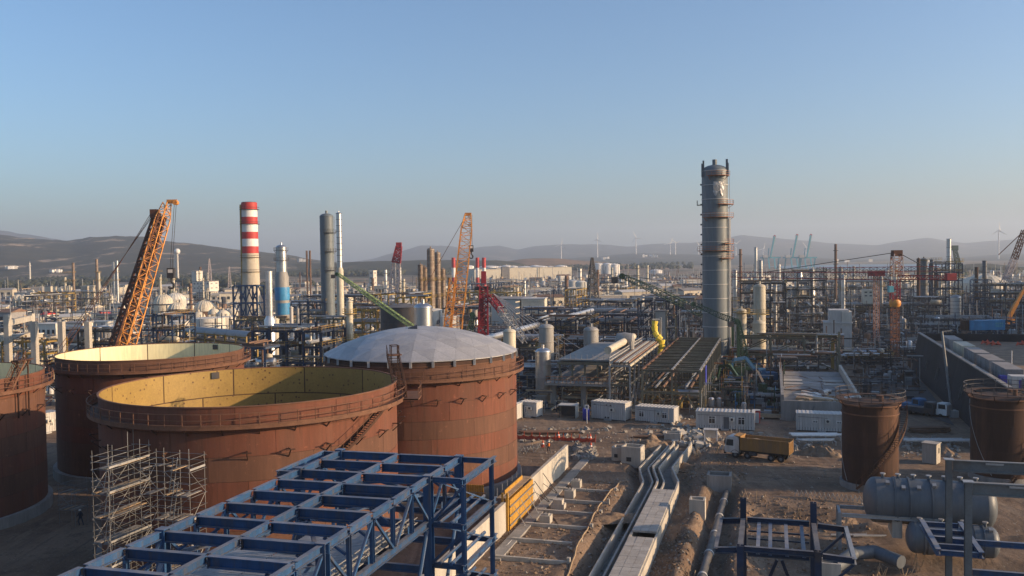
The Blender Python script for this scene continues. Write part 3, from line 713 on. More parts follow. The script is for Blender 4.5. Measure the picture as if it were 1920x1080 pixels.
scaffold('right wider scaffold tower with three bays touching the ochre tank shell', [a2_, a2_ + 2.0], [b2_, b2_ + 2.35, b2_ + 4.75], 13.4, [12.1, 10.05, 8.0, 5.95, 3.9, 1.9], 1, 9)
g = gnd(112, 985); a3_, b3_ = to_ab(g.x, g.y)
scaffold('small dark scaffold standing on the ground beside the left tank', [a3_, a3_ + 1.8], [b3_, b3_ + 2.2], 4.0, [3.6, 1.8], 1, 5, False)
# ---- a site worker
def person(loc, rz, label, vest):
    t = thing('person', label, 'person', loc, rz)
    J = [(0, 0, .95), (0, .01, 1.15), (0, .02, 1.38), (0, .02, 1.50), (0, .04, 1.60), (0, .04, 1.70),
         (-.10, 0, .90), (-.13, .16, .50), (-.12, -.02, .08), (-.12, .10, .04), (.10, 0, .90), (.14, -.14, .50), (.13, -.34, .12), (.13, -.24, .05),
         (-.20, .02, 1.40), (-.27, .10, 1.13), (-.24, .28, .98), (-.23, .36, .95), (.20, .02, 1.40), (.27, -.08, 1.13), (.26, .06, .92), (.26, .12, .88)]
    E_ = [(0, 1), (1, 2), (2, 3), (3, 4), (4, 5), (0, 6), (6, 7), (7, 8), (8, 9), (0, 10), (10, 11), (11, 12), (12, 13), (2, 14), (14, 15), (15, 16), (16, 17), (2, 18), (18, 19), (19, 20), (20, 21)]
    Rr = [.15, .14, .16, .06, .10, .085, .10, .07, .05, .05, .10, .07, .05, .05, .07, .05, .04, .035, .07, .05, .04, .035]
    me = bpy.data.meshes.new('body'); me.from_pydata(J, E_, []); o = link('body', me, t); me.materials.append(mm('cloth_dark')); 
    sk = o.modifiers.new('skin', 'SKIN'); o.modifiers.new('sub', 'SUBSURF').levels = 1
    for v, rv in zip(me.skin_vertices[0].data, Rr): v.radius = (rv, rv)
    me.skin_vertices[0].data[0].use_root = True
    b = MB(); b.lathe([(.155, 0), (.15, .06), (.11, .13), (0, .16)], 12, (0, .04, 1.66)); b.build('helmet', 'white_paint', t, True)
    b = MB(); b.lathe([(.165, 0), (.185, .18), (.19, .38), (.13, .47)], 12, (0, .015, 1.0)); b.build('vest', vest, t, True)
    b = MB(); b.lathe([(.0, -.1), (.09, -.06), (.095, .03), (.07, .08)], 10, (0, .055, 1.62)); b.build('face', 'skin', t, True)
    return t
person(gnd(151, 985), 1.1, 'worker in dark clothes and white helmet walking beside the small scaffold', 'cloth_dark')
person(gnd(1029, 849), .4, 'worker in orange vest standing behind the end of the concrete wall', 'hivis')
# ---- retaining wall, formwork, footing strip
w = Site('concrete_wall', 'long pale concrete retaining wall beside the gravel yard', 'wall', 109, -27.6)
for i in range(5):
    a0 = 99.4 + i*3.9; w.bx('wall_panel', (-27.6, a0 + 1.94, 1.55), (.42, 3.86, 3.2), 'concrete')
for a in (100.5, 104.5):
    w.st('prop', (-27.3, a, 2.6), (-25.5, a, .2), .09, 'dark_steel', 'tube6'); w.st('prop', (-27.3, a, 1.3), (-25.6, a, .2), .07, 'dark_steel', 'tube6')
w = Site('concrete_wall', 'nearer concrete wall section below the blue rack outriggers', 'wall', 80, -27.6)
for i in range(6): w.bx('wall_panel', (-27.6, 87.0 - i*4.2, 1.55), (.42, 4.16, 3.2), 'concrete')
f = Site('formwork', 'yellow timber formwork panel with steel walers between the two concrete walls', 'formwork', 94, -27.2)
for i in range(30):
    a = 89.4 + i*.32; f.bx('form_board', (-27.12, a + .15, 1.6), (.10, .26, 3.3), 'yellow_form')
for z in (.6, 1.6, 2.6): f.st('waler', (-26.98, 89.2, z), (-26.98, 99.2, z), .12, 'grey_steel'); 
f.st('end_post', (-27.25, 89.1, 0), (-27.25, 89.1, 4.1), .22, 'yellow_form'); f.st('end_post', (-27.8, 89.1, 0), (-27.8, 89.1, 4.1), .18, 'yellow_form')
for i in range(4): f.st('prop', (-26.9, 90.5 + i*2.6, 2.4), (-25.6, 90.5 + i*2.6, .2), .07, 'galv', 'tube6')
for k in range(5): f.st('walk_board', (-27.5 - k*.24, 89.6, 3.35 + .03*(k % 2)), (-27.5 - k*.24, 99.6, 3.35), .22, 'timber', h=.05)
for i in range(6): f.st('guard_post', (-28.6, 89.8 + i*1.9, 3.3), (-28.6, 89.8 + i*1.9, 4.4), .06, 'galv')
for i in range(22): f.bx('form_board', (-28.2, 91.4 + i*.32, 2.0), (.10, .26, 3.6), 'yellow_form')
f = Site('formwork', 'low yellow shutter boards lying in front of the domed tank base', 'formwork', 98, -36)
for i in range(26): f.bx('form_board', (-40.6 + i*.3, 98.3, 1.2), (.25, .1, 2.2), 'yellow_form')
for z in (.6, 1.4): f.st('waler', (-40.9, 98.18, z), (-32.6, 98.18, z), .1, 'timber')
w = Site('concrete_kerb', 'long concrete footing strip along the foot of the retaining wall', 'kerb', 98, -26)
for i in range(12): w.bx('kerb_slab', (-25.9, 80 + i*3.6 + 1.78, .02), (1.25, 3.56, .36), 'concrete_dark')
# ---- rows of low concrete ground beams and their footings
for i, a in enumerate((80.6, 86.2, 91.6, 96.9, 101.6, 106.8)):
    k = Site('ground_beam', 'low concrete ground beam laid across the gravel strip beside the wall', 'ground beam', a, -22.4, 'ground beams in rows')
    k.bx('beam_piece', (-24.2, a, .14), (3.5, .32, .42), 'concrete'); k.bx('beam_piece', (-20.6, a + .04, .12), (3.6, .30, .40), 'concrete'); k.bx('upstand', (-18.65, a, .3), (.3, .4, .8), 'concrete')
for i, ((px, py), lb) in enumerate((((1024, 980), 'nearest pale concrete footing block on the gravel strip'), ((1047, 953), 'second concrete footing block, with rounded top, on the gravel strip'), ((1069, 932), 'third concrete footing block from the camera beside the wall'), ((1081, 913), 'farthest concrete footing block beside the wall'))):
    q = gnd(px, py); t = thing('footing_block', lb, 'concrete block', q, RZ, 'concrete footing blocks')
    if i == 1: b = MB(); b.lathe([(.75, -.9), (.75, .9)], 12, (0, 0, .0), -1.57, 1.57, 'x'); MB().box((0, 0, .3), (1.6, 1.1, .6)).build('base', 'concrete', t); MB().box((0, 0, .85), (1.1, 1.0, .5)).build('cap', 'concrete', t)
    else:
        MB().box((0, 0, .42), (1.15, 1.25, .95)).build('base', 'concrete', t); MB().box((0, 0, .96), (.7, .7, .14)).build('cap', 'concrete_slab', t)
        for sx_ in (-.2, .2):
            for sy_ in (-.2, .2): stick('bolt', (sx_, sy_, 1.0), (sx_, sy_, 1.3), .06, 'dark_steel', t)
def hose(label, pts, r_, m, n=5, cat='hose'):
    P = []
    for (x0, y0), (x1, y1) in zip(pts, pts[1:]):
        for k in range(6): f = k/6; x, y = x0 + (x1 - x0)*f, y0 + (y1 - y0)*f; q = gnd(x, y); wob = .18*mnoise.noise(Vector((q.x*.8, q.y*.8, 2))); P.append(Vector((q.x + wob, q.y, ground_h(q.x, q.y) + r_ + .05)))
    b = MB(); b.path(P, r_, n); return tag(b.build('hose', m), label, cat)
hose('long pale wavy hose running along the edge of the gravel strip', [(1062, 1085), (1085, 1030), (1108, 985), (1125, 950), (1150, 925), (1165, 900)], .11, 'timber')
hose('thin straight timber batten lying near the footing strip', [(940, 1035), (975, 1000), (1000, 970)], .06, 'white_panel', cat='batten')
# ---- concrete culverts
ch = Site('concrete_culvert', 'twin concrete channel running up the yard, partly roofed with pale slabs, jogging sideways', 'culvert', 98, -14)
def chan_wall(b0, a0, a1, z0, z1, th, m='concrete'):
    a = a0
    while a < a1 - .1:
        e = min(a + 2.4, a1); P = ch.p(b0 + channel_shift(a), a + .01, (z0 + z1)/2); Q = ch.p(b0 + channel_shift(e), e - .01, (z0 + z1)/2)
        stick('wall_segment', P, Q, th, m, ch.t, h=z1 - z0); a = e
for b0, a1, zt in ((-15.95, 135, .35), (-14.75, 135, .35)): chan_wall(b0, 62, a1, -1.0, zt, .20)
for b0 in (-14.1, -11.5): chan_wall(b0, 62, 137, -1.1, .62, .22)
chan_wall(-13.3, 107.5, 135, -1.1, .5, .18)
for bq, wq in ((-15.35, 1.0), (-12.8, 2.4)):
    a = 62
    while a < 135:
        e = a + 4.8; stick('floor_slab', ch.p(bq + channel_shift(a), a, -.95), ch.p(bq + channel_shift(e), e, -.95), wq, 'concrete_dark', ch.t, h=.12); a = e
sl_m = [MB().box((0, 0, .10), (.82, .97, .2)).mesh('cover_slab', False, ('concrete_slab',))]
rr = random.Random(8)
for i in range(45):
    a = 62.5 + i
    if 88 <= a < 89.6: continue
    for j in range(3):
        o = link('cover_slab', sl_m[0], ch.t); o.location = ch.p(-13.64 + j*.845, a, .63 + rr.uniform(0, .025)); o.rotation_euler = (0, rr.uniform(-.008, .008), rr.uniform(-.01, .01))
# ---- trench pipe
tp_ = thing('buried_pipe', 'dark buried pipe with white joint bands lying in the trench', 'pipe', G(96, -6.3, -.7), RZ)
A_, B_ = to_ab(*gnd(1317, 1080, -.6).xy), to_ab(*gnd(1364, 915, -.6).xy)
def tl(f): return Vector((A_[1] + (B_[1] - A_[1])*f + 6.3, A_[0] + (B_[0] - A_[0])*f - 96, 0))
for i in range(6):
    f0, f1 = -.2 + i*.2, i*.2 + .0; MB().tube(tl(f0), tl(f1), .42, 14).build('pipe_section', 'pipe_grey', tp_, 'auto')
    if i > 0: MB().tube(tl(f0 - .004), tl(f0 + .006), .50, 14).build('joint_band', 'white_panel', tp_, 'auto')
def open_box(name, label, cat, loc, rz, w, d, h, th, m, extra=None):
    t = thing(name, label, cat, loc, rz)
    for s in (-1, 1): MB().box((s*(w - th)/2, 0, h/2 - .3), (th, d, h + .6)).build('side_wall', m, t); MB().box((0, s*(d - th)/2, h/2 - .3), (w - 2*th - .004, th, h + .594)).build('end_wall', m, t)
    MB().box((0, 0, .1), (w - 2*th, d - 2*th, .2)).build('floor', m, t); return t
open_box('concrete_chamber', 'square open concrete manhole chamber beside the trench pipe', 'manhole', gnd(1308, 962), RZ, 1.75, 1.6, 1.7, .22, 'concrete')
open_box('concrete_chamber', 'grey concrete chamber where the trench pipe ends', 'manhole', G(114.2, -6.6, -.6), RZ, 3.0, 2.4, 2.0, .3, 'concrete_dark')
t = open_box('concrete_chamber', 'larger lit precast concrete chamber with square openings', 'manhole', gnd(1187, 866), RZ - .1, 2.8, 2.4, 2.35, .25, 'concrete'); MB().box((-.3, -1.21, .6), (.7, .06, .6)).build('opening', 'black_rubber', t)
t = open_box('concrete_chamber', 'smaller precast concrete chamber left of the lit one', 'manhole', gnd(1161, 861), RZ - .1, 1.7, 2.0, 1.9, .25, 'concrete'); MB().box((-.2, -1.01, .7), (.5, .06, .5)).build('opening', 'black_rubber', t)
open_box('concrete_chamber', 'pale concrete ring box by the far end of the culvert', 'manhole', gnd(1262, 822), RZ, 2.6, 2.2, 1.0, .25, 'concrete')
# ---- heaps and rubble
def heap(label, loc, rx, ry, h, m='spoil', seed=0, name='spoil_heap', cat='heap'):
    b = MB(); n = 34; vs = []
    for j in range(n + 1):
        for i in range(n + 1):
            x, y = (i/n*2 - 1)*1.15, (j/n*2 - 1)*1.15; q = max(0, 1 - math.hypot(x, y)); nn = fbm(x*2 + seed*7.3, y*2, 1.1, 4)
            vs.append((x*rx, y*ry, -.25 + h*(q**.8)*(1 + .55*nn) + (.22*fbm(x*rx*1.3 + seed, y*ry*1.3, 1, 4) if q > 0 else 0)))
    b.add(vs, [(j*(n + 1) + i, j*(n + 1) + i + 1, (j + 1)*(n + 1) + i + 1, (j + 1)*(n + 1) + i) for j in range(n) for i in range(n)])
    o = b.build(name, m, None, True); o.location = loc; o.rotation_euler.z = seed; return tag(o, label, cat, 'earth heaps')
for i, (px, py, rx, ry, h, lb) in enumerate(((1222, 832, 3.2, 2.6, 1.9, 'tallest conical earth heap behind the lit concrete chamber'), (1365, 898, 2.2, 1.6, 1.2, 'earth heap beside the chamber where the trench pipe ends'), (1547, 852, 3.0, 2.0, 1.6, 'reddish sand heap just left of the rust tank'), (1520, 850, 2.2, 1.8, 1.2, 'smaller sand heap right of the dump truck'), (1298, 868, 1.8, 3.2, .9, 'long low earth heap right of the culvert'),
        (1345, 835, 2.0, 1.6, .8, 'low stony heap in front of the white office'), (1420, 955, 3.4, 1.4, .9, 'broken earth bank behind the blue frame'), (1590, 962, 4.5, 1.2, .9, 'long earth bank in front of the rust tank'), (1130, 975, 1.6, 4.5, .6, 'earth ridge beside the wavy hose'), (1485, 1060, 3.0, 1.4, .6, 'pale sand heap below the blue frame'),
        (1030, 826, 8.0, 1.2, .7, 'long low dark bank behind the orange netting'), (1770, 848, 2.4, 1.5, 1.2, 'earth heap behind the concrete kiosk'), (1680, 985, 4.0, 1.3, .7, 'brown bank between the two grey vessels'))):
    q = gnd(px, py); q.z = ground_h(q.x, q.y); heap(lb, q, rx, ry, h, seed=i)
def rubble(n, boxes, r0, r1, m, seed):
    b = MB(); rg = random.Random(seed)
    for i in range(n):
        x0, y0, x1, y1 = rg.choice(boxes); q = gnd(rg.uniform(x0, x1), rg.uniform(y0, y1)); s = rg.uniform(r0, r1)*rg.choice((.5, .7, 1, 1.6)); z = ground_h(q.x, q.y)
        R_ = Matrix.Rotation(rg.uniform(0, 6), 3, Vector((rg.uniform(-1, 1), rg.uniform(-1, 1), 1)).normalized())
        vs = [R_ @ Vector((x*s*rg.uniform(.6, 1.2), y*s*rg.uniform(.6, 1.2), w_*s*.6)) + Vector((q.x, q.y, z + s*.2)) for w_ in (-1, 1) for x, y in ((-1, -1), (1, -1), (1, 1), (-1, 1))]
        b.add(vs, [(3, 2, 1, 0), (4, 5, 6, 7), (0, 1, 5, 4), (1, 2, 6, 5), (2, 3, 7, 6), (3, 0, 4, 7)])
    tag(b.build('rubble', m), None, None, None, 'stuff')
rubble(420, [(1075, 838, 1118, 862)], .12, .35, 'stone', 1)
rubble(3600, [(1210, 990, 1300, 1078), (1100, 900, 1180, 1000), (1280, 860, 1400, 900), (1380, 930, 1560, 975), (1330, 980, 1640, 1078), (930, 990, 1130, 1078)], .03, .10, 'spoil', 2)
rubble(2600, [(930, 880, 1640, 1078), (960, 800, 1580, 900), (1120, 900, 1330, 1078)], .025, .09, 'stone', 9)
rubble(500, [(970, 800, 1260, 830), (1290, 815, 1560, 845), (1690, 820, 1800, 860)], .08, .28, 'stone', 3)
rubble(160, [(1260, 780, 1310, 830), (1290, 810, 1330, 840)], .15, .4, 'concrete', 4)
# ---- orange barrier netting
nt_ = Site('barrier_net', 'sagging orange safety netting on short posts along the excavation', 'safety net', *to_ab(*gnd(1035, 826).xy)); a0, b0 = nt_.a0, nt_.b0
for i in range(11):
    b = b0 - 6 + i*1.3; nt_.st('post', (b, a0, 0), (b + .1, a0, 1.25), .1, 'orange_net')
    if i < 10:
        v = MB(); v.add([tuple(nt_.p(b + k*.325, a0 + .05*math.sin(k*2 + i), z - .25*math.sin(k*math.pi/4))) for z in (.15, .75) for k in range(5)], [(k, k + 1, k + 6, k + 5) for k in range(4)]); v.build('net', 'orange_net', nt_.t)
# ================================================================== CABINS, TRUCK, VESSELS
def cabin(label, pl, pr, h, depth, windows=(), door=None, roof='white_panel', wall='white_panel', group='site cabins', extra=None, roof_over=.12, rib=.42):
    A, B = gnd(*pl), gnd(*pr); d = B - A; L = d.length; rz = math.atan2(d.y, d.x)
    t = thing('site_cabin', label, 'cabin', A, rz, group)
    def wall_(name, p0, p1, skip=()):
        P, Q = Vector(p0), Vector(p1); n = max(2, round((Q - P).length/rib)); me = None
        for i in range(n):
            a, b = P.lerp(Q, i/n + .004), P.lerp(Q, (i + 1)/n - .004); stick('wall_panel', (a.x, a.y, .18 + h/2), (b.x, b.y, .18 + h/2), .06 + .03*(i % 2), wall, t, h=h)
    wall_('f', (.03, .03, 0), (L - .03, .03, 0)); wall_('b', (.03, depth - .03, 0), (L - .03, depth - .03, 0)); wall_('l', (.03, .1, 0), (.03, depth - .1, 0)); wall_('r', (L - .03, .1, 0), (L - .03, depth - .1, 0))
    for x in (0, L):
        for y in (0, depth): stick('corner_post', (x, y, 0), (x, y, h + .2), .16, wall, t)
    MB().box((L/2, depth/2, h + .24), (L + 2*roof_over, depth + 2*roof_over, .16)).build('roof', roof, t)
    b = MB(); n = int(L/.6)
    for i in range(n): b.box(((i + .5)*L/n, depth/2, h + .345), (.16, depth + .2, .05))
    b.build('roof_rib', roof, t); MB().box((L/2, depth/2, .09), (L - .1, depth - .1, .16)).build('base_frame', 'dark_steel', t)
    for x0, ww, z0, wh in windows:
        f = MB().box((x0, -.015, z0 + wh/2), (ww + .16, .07, wh + .16)).build('window', 'white_paint', t)
        MB().box((x0 - ww/4, -.045, z0 + wh/2), (ww/2 - .07, .03, wh)).build('pane', 'dark_glass', f); MB().box((x0 + ww/4, -.045, z0 + wh/2), (ww/2 - .07, .03, wh)).build('pane', 'dark_glass', f)
        MB().box((x0, -.05, z0 + wh*.74), (ww, .035, .06)).build('transom', 'white_paint', f)
    if door is not None:
        D_ = MB().box((door, -.02, .2 + 1.0), (.9, .07, 2.0)).build('door', 'grey_paint', t); MB().box((door + .33, -.07, 1.15), (.05, .05, .14)).build('handle', 'dark_steel', D_)
    MB().box((L*.62, -.22, .62 + h*.45), (.85, .34, .6)).build('air_conditioner', 'white_wall', t); MB().tube((L*.62, -.40, .62 + h*.45), (L*.62, -.39, .62 + h*.45), .22, 12).build('fan_grille', 'dark_steel', t)
    MB().box((L*.5, -.35, .1), (1.3, .6, .2)).build('step', 'galv', t); stick('cable', (.2, -.06, h*.9), (L*.62, -.06, h*.86), .04, 'black_rubber', t)
    for x in (0, L):
        for z in (.1, h + .2): MB().box((x, .0, z), (.2, .2, .16)).build('corner_casting', 'grey_steel', t)
    return t, L
t, L = cabin('long white site office with two dark windows beyond the dump truck', (1306, 804), (1414, 808.5), 2.75, 2.9, ((2.55, 1.05, 1.05, 1.15), (7.35, 1.05, 1.05, 1.15)), 4.9)
stick('mast', (7.9, 1.2, 2.9), (7.9, 1.2, 7.4), .06, 'galv', t, 'tube6'); stick('vent', (L - .5, .6, 2.9), (L - .5, .6, 3.5), .18, 'dark_steel', t, 'tube8')
cabin('short white site office with two small windows in front of the grey steel frame', (1192, 790), (1263, 795.5), 2.45, 2.8, ((1.1, .85, .95, .9), (5.3, .85, .95, .9)))
t, L = cabin('tall white container with small vents beside the blue water tank', (1110, 785), (1172, 790.5), 2.95, 2.6)
for x in (2.7, 3.25): MB().tube((x, -.12, .45), (x, .0, .45), .16, 10).build('vent', 'black_rubber', t)
for x in (.6, 2.9, 3.7): MB().box((x, -.02, 2.7), (.25, .06, .16)).build('louvre', 'dark_steel', t)
cabin('white cabin with a narrow window at the edge of the domed tank', (975, 781), (1006, 783.5), 2.5, 2.4, ((1.2, .3, .9, 1.0),), .45)
cabin('small white cabin half hidden behind the domed tank edge', (955, 787), (969, 788), 2.6, 2.2)
t, L = cabin('long white cabin with two slit windows and ribbed roof left of the rust tank', (1494, 808), (1588, 812), 2.7, 2.8, ((2.9, .7, 1.55, .28), (6.6, .7, 1.55, .28)))
cabin('brightly lit white cabin seen between the two left rust tanks', (60, 817), (112, 808), 3.2, 2.6, ((3.4, .5, 1.2, 1.0),), 4.6)
# open shelter
A = gnd(1048, 783); s_ = thing('shelter', 'open sided shelter with pale flat roof between the cabins', 'shelter', A, RZ)
MB().box((1.6, 1.1, 2.3), (3.4, 2.4, .14)).build('roof', 'white_panel', s_); MB().box((3.15, 1.1, 1.1), (.12, 2.2, 2.26)).build('side_wall', 'white_wall', s_)
for x, y in ((.05, .05), (.05, 2.1), (2.95, .05)): stick('post', (x, y, 0), (x, y, 2.24), .12, 'dark_steel', s_)
MB().box((1.5, 2.1, 1.0), (2.8, .08, 2.0)).build('back_wall', 'dark_steel', s_)
q = gnd(1099, 787); t = thing('water_tank', 'dark blue upright plastic tank beside the white container', 'water tank', q)
MB().lathe([(0, 0), (.62, 0), (.64, 1.9), (.5, 2.15), (.15, 2.25), (0, 2.25)], 16).build('barrel', 'deep_blue', t, True); MB().lathe([(.2, 2.2), (.2, 2.36), (0, 2.36)], 10).build('lid', 'black_rubber', t)
q = gnd(1100.5, 794); t = thing('sign_post', 'white square sign on a post in front of the blue tank', 'sign', q, RZ)
stick('post', (0, 0, 0), (0, 0, 3.3), .13, 'white_paint', t); MB().box((0, -.08, 2.95), (.75, .06, .75)).build('sign_panel', 'white_paint', t); MB().box((0, -.115, 2.95), (.36, .012, .30)).build('sign_mark', 'grey_paint', t)
# ---- kiosk, table frame, small yard things
q = gnd(1746, 867); t = thing('kiosk', 'small pale concrete kiosk with one window slot standing on bare earth', 'kiosk', q, -.75)
MB().box((0, 0, 1.35), (1.9, 1.7, 2.7)).build('wall', 'concrete', t); MB().box((0, 0, 2.76), (2.1, 1.9, .12)).build('roof', 'concrete_slab', t); MB().box((.955, .2, 1.75), (.03, .4, .75)).build('opening', 'black_rubber', t)
q = gnd(1333, 828); t = thing('test_table', 'white open steel trestle standing on the earth in front of the office', 'trestle', q, RZ)
for x in (-.95, .95):
    for y in (-.6, .6): stick('leg', (x, y, 0), (x, y, 1.9), .14, 'white_paint', t)
MB().box((0, 0, 1.95), (2.2, 1.5, .12)).build('top', 'white_panel', t); MB().box((-.1, .55, 1.1), (1.6, .05, 1.2)).build('back_panel', 'white_panel', t)
def pipe_pile(label, px0, px1, py, n, r_, m, hgt=1, seed=0, trestle=True, rot=0.0):
    A, B = gnd(px0, py), gnd(px1, py); d = B - A; rg = random.Random(seed)
    t = thing('pipe_pile', label, 'pipes', A, math.atan2(d.y, d.x) + rot, 'pipes stored along the road'); L = d.length
    for i in range(n):
        x0 = rg.uniform(0, .15)*L; x1 = L*(1 - rg.uniform(0, .2)); z = (.62 if trestle else 0) + r_ + (i % hgt)*2*r_
        stick('pipe', (x0, (i//hgt)*2.2*r_ + rg.uniform(0, .2), z), (x1, (i//hgt)*2.2*r_ + rg.uniform(-.1, .3), z), 2*r_, m, t, 'tube8')
    if trestle:
        for f in (.1, .37, .63, .9):
            stick('trestle_beam', (L*f, -.4, .56), (L*f, n/hgt*2.2*r_ + .5, .56), .12, 'galv', t)
            for y in (-.3, n/hgt*2.2*r_ + .4): stick('trestle_leg', (L*f, y, 0), (L*f, y, .52), .1, 'galv', t)
pipe_pile('white pipes on trestles behind the dump truck', 1484, 1585, 826, 7, .14, 'white_paint', 1, 1)
pipe_pile('second row of white pipes on trestles near the slit window cabin', 1490, 1575, 835, 4, .12, 'white_panel', 1, 2)
pipe_pile('rusty pipes piled on the ground right of the rust tank', 1702, 1785, 812, 14, .16, 'pipe_rust', 3, 3, False)
pipe_pile('pale pipes on low trestles in front of the concrete kiosk', 1695, 1830, 836, 6, .13, 'white_panel', 1, 4)
pipe_pile('dark rusty steel sections stacked behind the orange netting', 968, 1090, 815, 10, .13, 'pipe_rust', 2, 5, False)
pipe_pile('steel tubes lying across the earth under the small grey vessel', 1560, 1900, 1008, 2, .14, 'galv', 1, 6, False)
pipe_pile('brown tubes stacked left of the white office', 1180, 1290, 822, 6, .10, 'pipe_rust', 2, 7, False)
# ---- dump truck
q = gnd(1423, 860); t = thing('dump_truck', 'four axle tipper truck with white cab and ochre yellow body', 'truck', q, math.atan2(math.cos(rad(-58)), math.sin(rad(-58))) , None)
# local x = forward
for x in (3.1, 1.35, -2.05, -3.4):
    for y in (-1.02, 1.02):
        wl = MB().lathe([(.22, -.16), (.48, -.16), (.52, -.10), (.52, .10), (.48, .16), (.22, .16)], 18, (x, y, .52), axis='y').build('wheel', 'tyre', t, 'auto')
        MB().lathe([(0, -.12), (.25, -.14), (.28, -.1), (.28, .1), (.25, .14), (0, .12)], 12, (x, y, .52), axis='y').build('rim', 'grey_steel', wl, 'auto')
MB().box((-.3, 0, .95), (8.4, .9, .3)).build('chassis', 'dark_steel', t)
cb = MB(); pr = [(2.55, .75), (4.55, .75), (4.62, 1.5), (4.42, 2.9), (4.1, 3.05), (2.65, 3.05), (2.55, 2.8)]
n = len(pr); cb.add([(x, y, z) for y in (-1.2, 1.2) for x, z in pr], [tuple(range(n))[::1], tuple(range(n, 2*n))[::-1]] + [(i, n + i, n + (i + 1) % n, (i + 1) % n) for i in range(n)])
cabo = cb.build('cab', 'truck_white', t)
MB().add([(4.635, -1.05, 1.62), (4.635, 1.05, 1.62), (4.46, 1.02, 2.72), (4.46, -1.02, 2.72)], [(0, 1, 2, 3)]).build('windscreen', 'dark_glass', cabo)
for y in (-1.215, 1.215):
    MB().add([(3.35, y, 1.75), (4.42, y, 1.75), (4.28, y, 2.65), (3.35, y, 2.65)], [(0, 1, 2, 3)]).build('side_window', 'dark_glass', cabo)
    MB().box((4.55, y*1.12, 2.3), (.12, .2, .6)).build('mirror', 'black_rubber', cabo); MB().box((4.62, y*.75, 1.05), (.08, .36, .2)).build('headlight', 'white_paint', cabo)
MB().box((4.66, 0, .7), (.16, 2.4, .36)).build('bumper', 'dark_steel', t); MB().box((4.63, 0, 1.3), (.05, 1.5, .35)).build('grille', 'black_rubber', t)
bd = thing('tipper_body', None, None); bd.parent = t
x0, x1, zb, zt_ = -4.5, 2.3, 1.25, 2.95
for y in (-1.2, 1.2):
    MB().box(((x0 + x1)/2, y, (zb + zt_)/2), (x1 - x0, .08, zt_ - zb)).build('side_panel', 'truck_yellow', bd)
    for i in range(8): MB().box((x0 + .3 + i*.88, y*1.05, (zb + zt_)/2), (.12, .08, zt_ - zb - .1)).build('side_rib', 'truck_yellow', bd)
    MB().box(((x0 + x1)/2, y*1.03, zt_ + .05), (x1 - x0 + .06, .16, .14)).build('top_rail', 'truck_yellow', bd)
MB().box(((x0 + x1)/2, 0, zb + .05), (x1 - x0 - .1, 2.3, .1)).build('body_floor', 'truck_yellow', bd); MB().box((x1 + .02, 0, 2.25), (.1, 2.48, 2.0)).build('head_board', 'truck_yellow', bd)
MB().add([(x1 - .02, -1.2, 3.2), (x1 - .02, 1.2, 3.2), (x1 + .95, 1.2, 3.3), (x1 + .95, -1.2, 3.3), (x1 - .02, -1.2, 3.12), (x1 - .02, 1.2, 3.12), (x1 + .95, 1.2, 3.22), (x1 + .95, -1.2, 3.22)], [(0, 1, 2, 3), (7, 6, 5, 4), (0, 3, 7, 4), (1, 2, 6, 5), (2, 3, 7, 6), (0, 1, 5, 4)]).build('cab_guard', 'truck_yellow', bd)
MB().box((x0 - .03, 0, 2.05), (.1, 2.4, 1.7)).build('tailgate', 'truck_yellow', bd)
for y in (-.8, -.27, .27, .8): MB().box((x0 - .1, y, 2.05), (.08, .12, 1.6)).build('tailgate_rib', 'truck_yellow', bd)
for y in (-.9, .9): MB().box((x0 + .1, y, 1.0), (.1, .5, .5)).build('mudflap', 'black_rubber', t)
MB().tube((.2, -1.0, .85), (-1.0, -1.0, .85), .3, 12).build('fuel_tank', 'pipe_silver', t, 'auto'); MB().box((-1.0 + 1.5, 1.0, .85), (1.0, .5, .5)).build('battery_box', 'dark_steel', t)
for x in (3.1, 1.35):
    for y in (-1.05, 1.05): MB().lathe([(.60, -.18), (.66, -.18), (.66, .18), (.60, .18)], 10, (x, y, .55), -1.5, 1.5, 'y').build('mudguard', 'black_rubber', t)
MB().box((x0 + .25, 0, .72), (.15, 2.3, .16)).build('rear_bumper', 'dark_steel', t)
sp = MB(); nn = 12; sp.add([(x0 + .1 + (x1 - x0 - .2)*i/nn, -1.15 + 2.3*j/6, 2.3 + .55*math.exp(-((i/nn - .8)/.3)**2)*(1 - ((j - 3)/4)**2) + .1*math.sin(i*2.2 + j)) for i in range(nn + 1) for j in range(7)], [(i*7 + j, i*7 + j + 1, (i + 1)*7 + j + 1, (i + 1)*7 + j) for i in range(nn) for j in range(6)])
o = sp.build('soil_load', 'spoil', None, True); o.matrix_world = Matrix.Translation(q) @ Matrix.Rotation(t.rotation_euler.z, 4, 'Z'); tag(o, 'brown soil load heaped in the tipper truck body', 'soil')
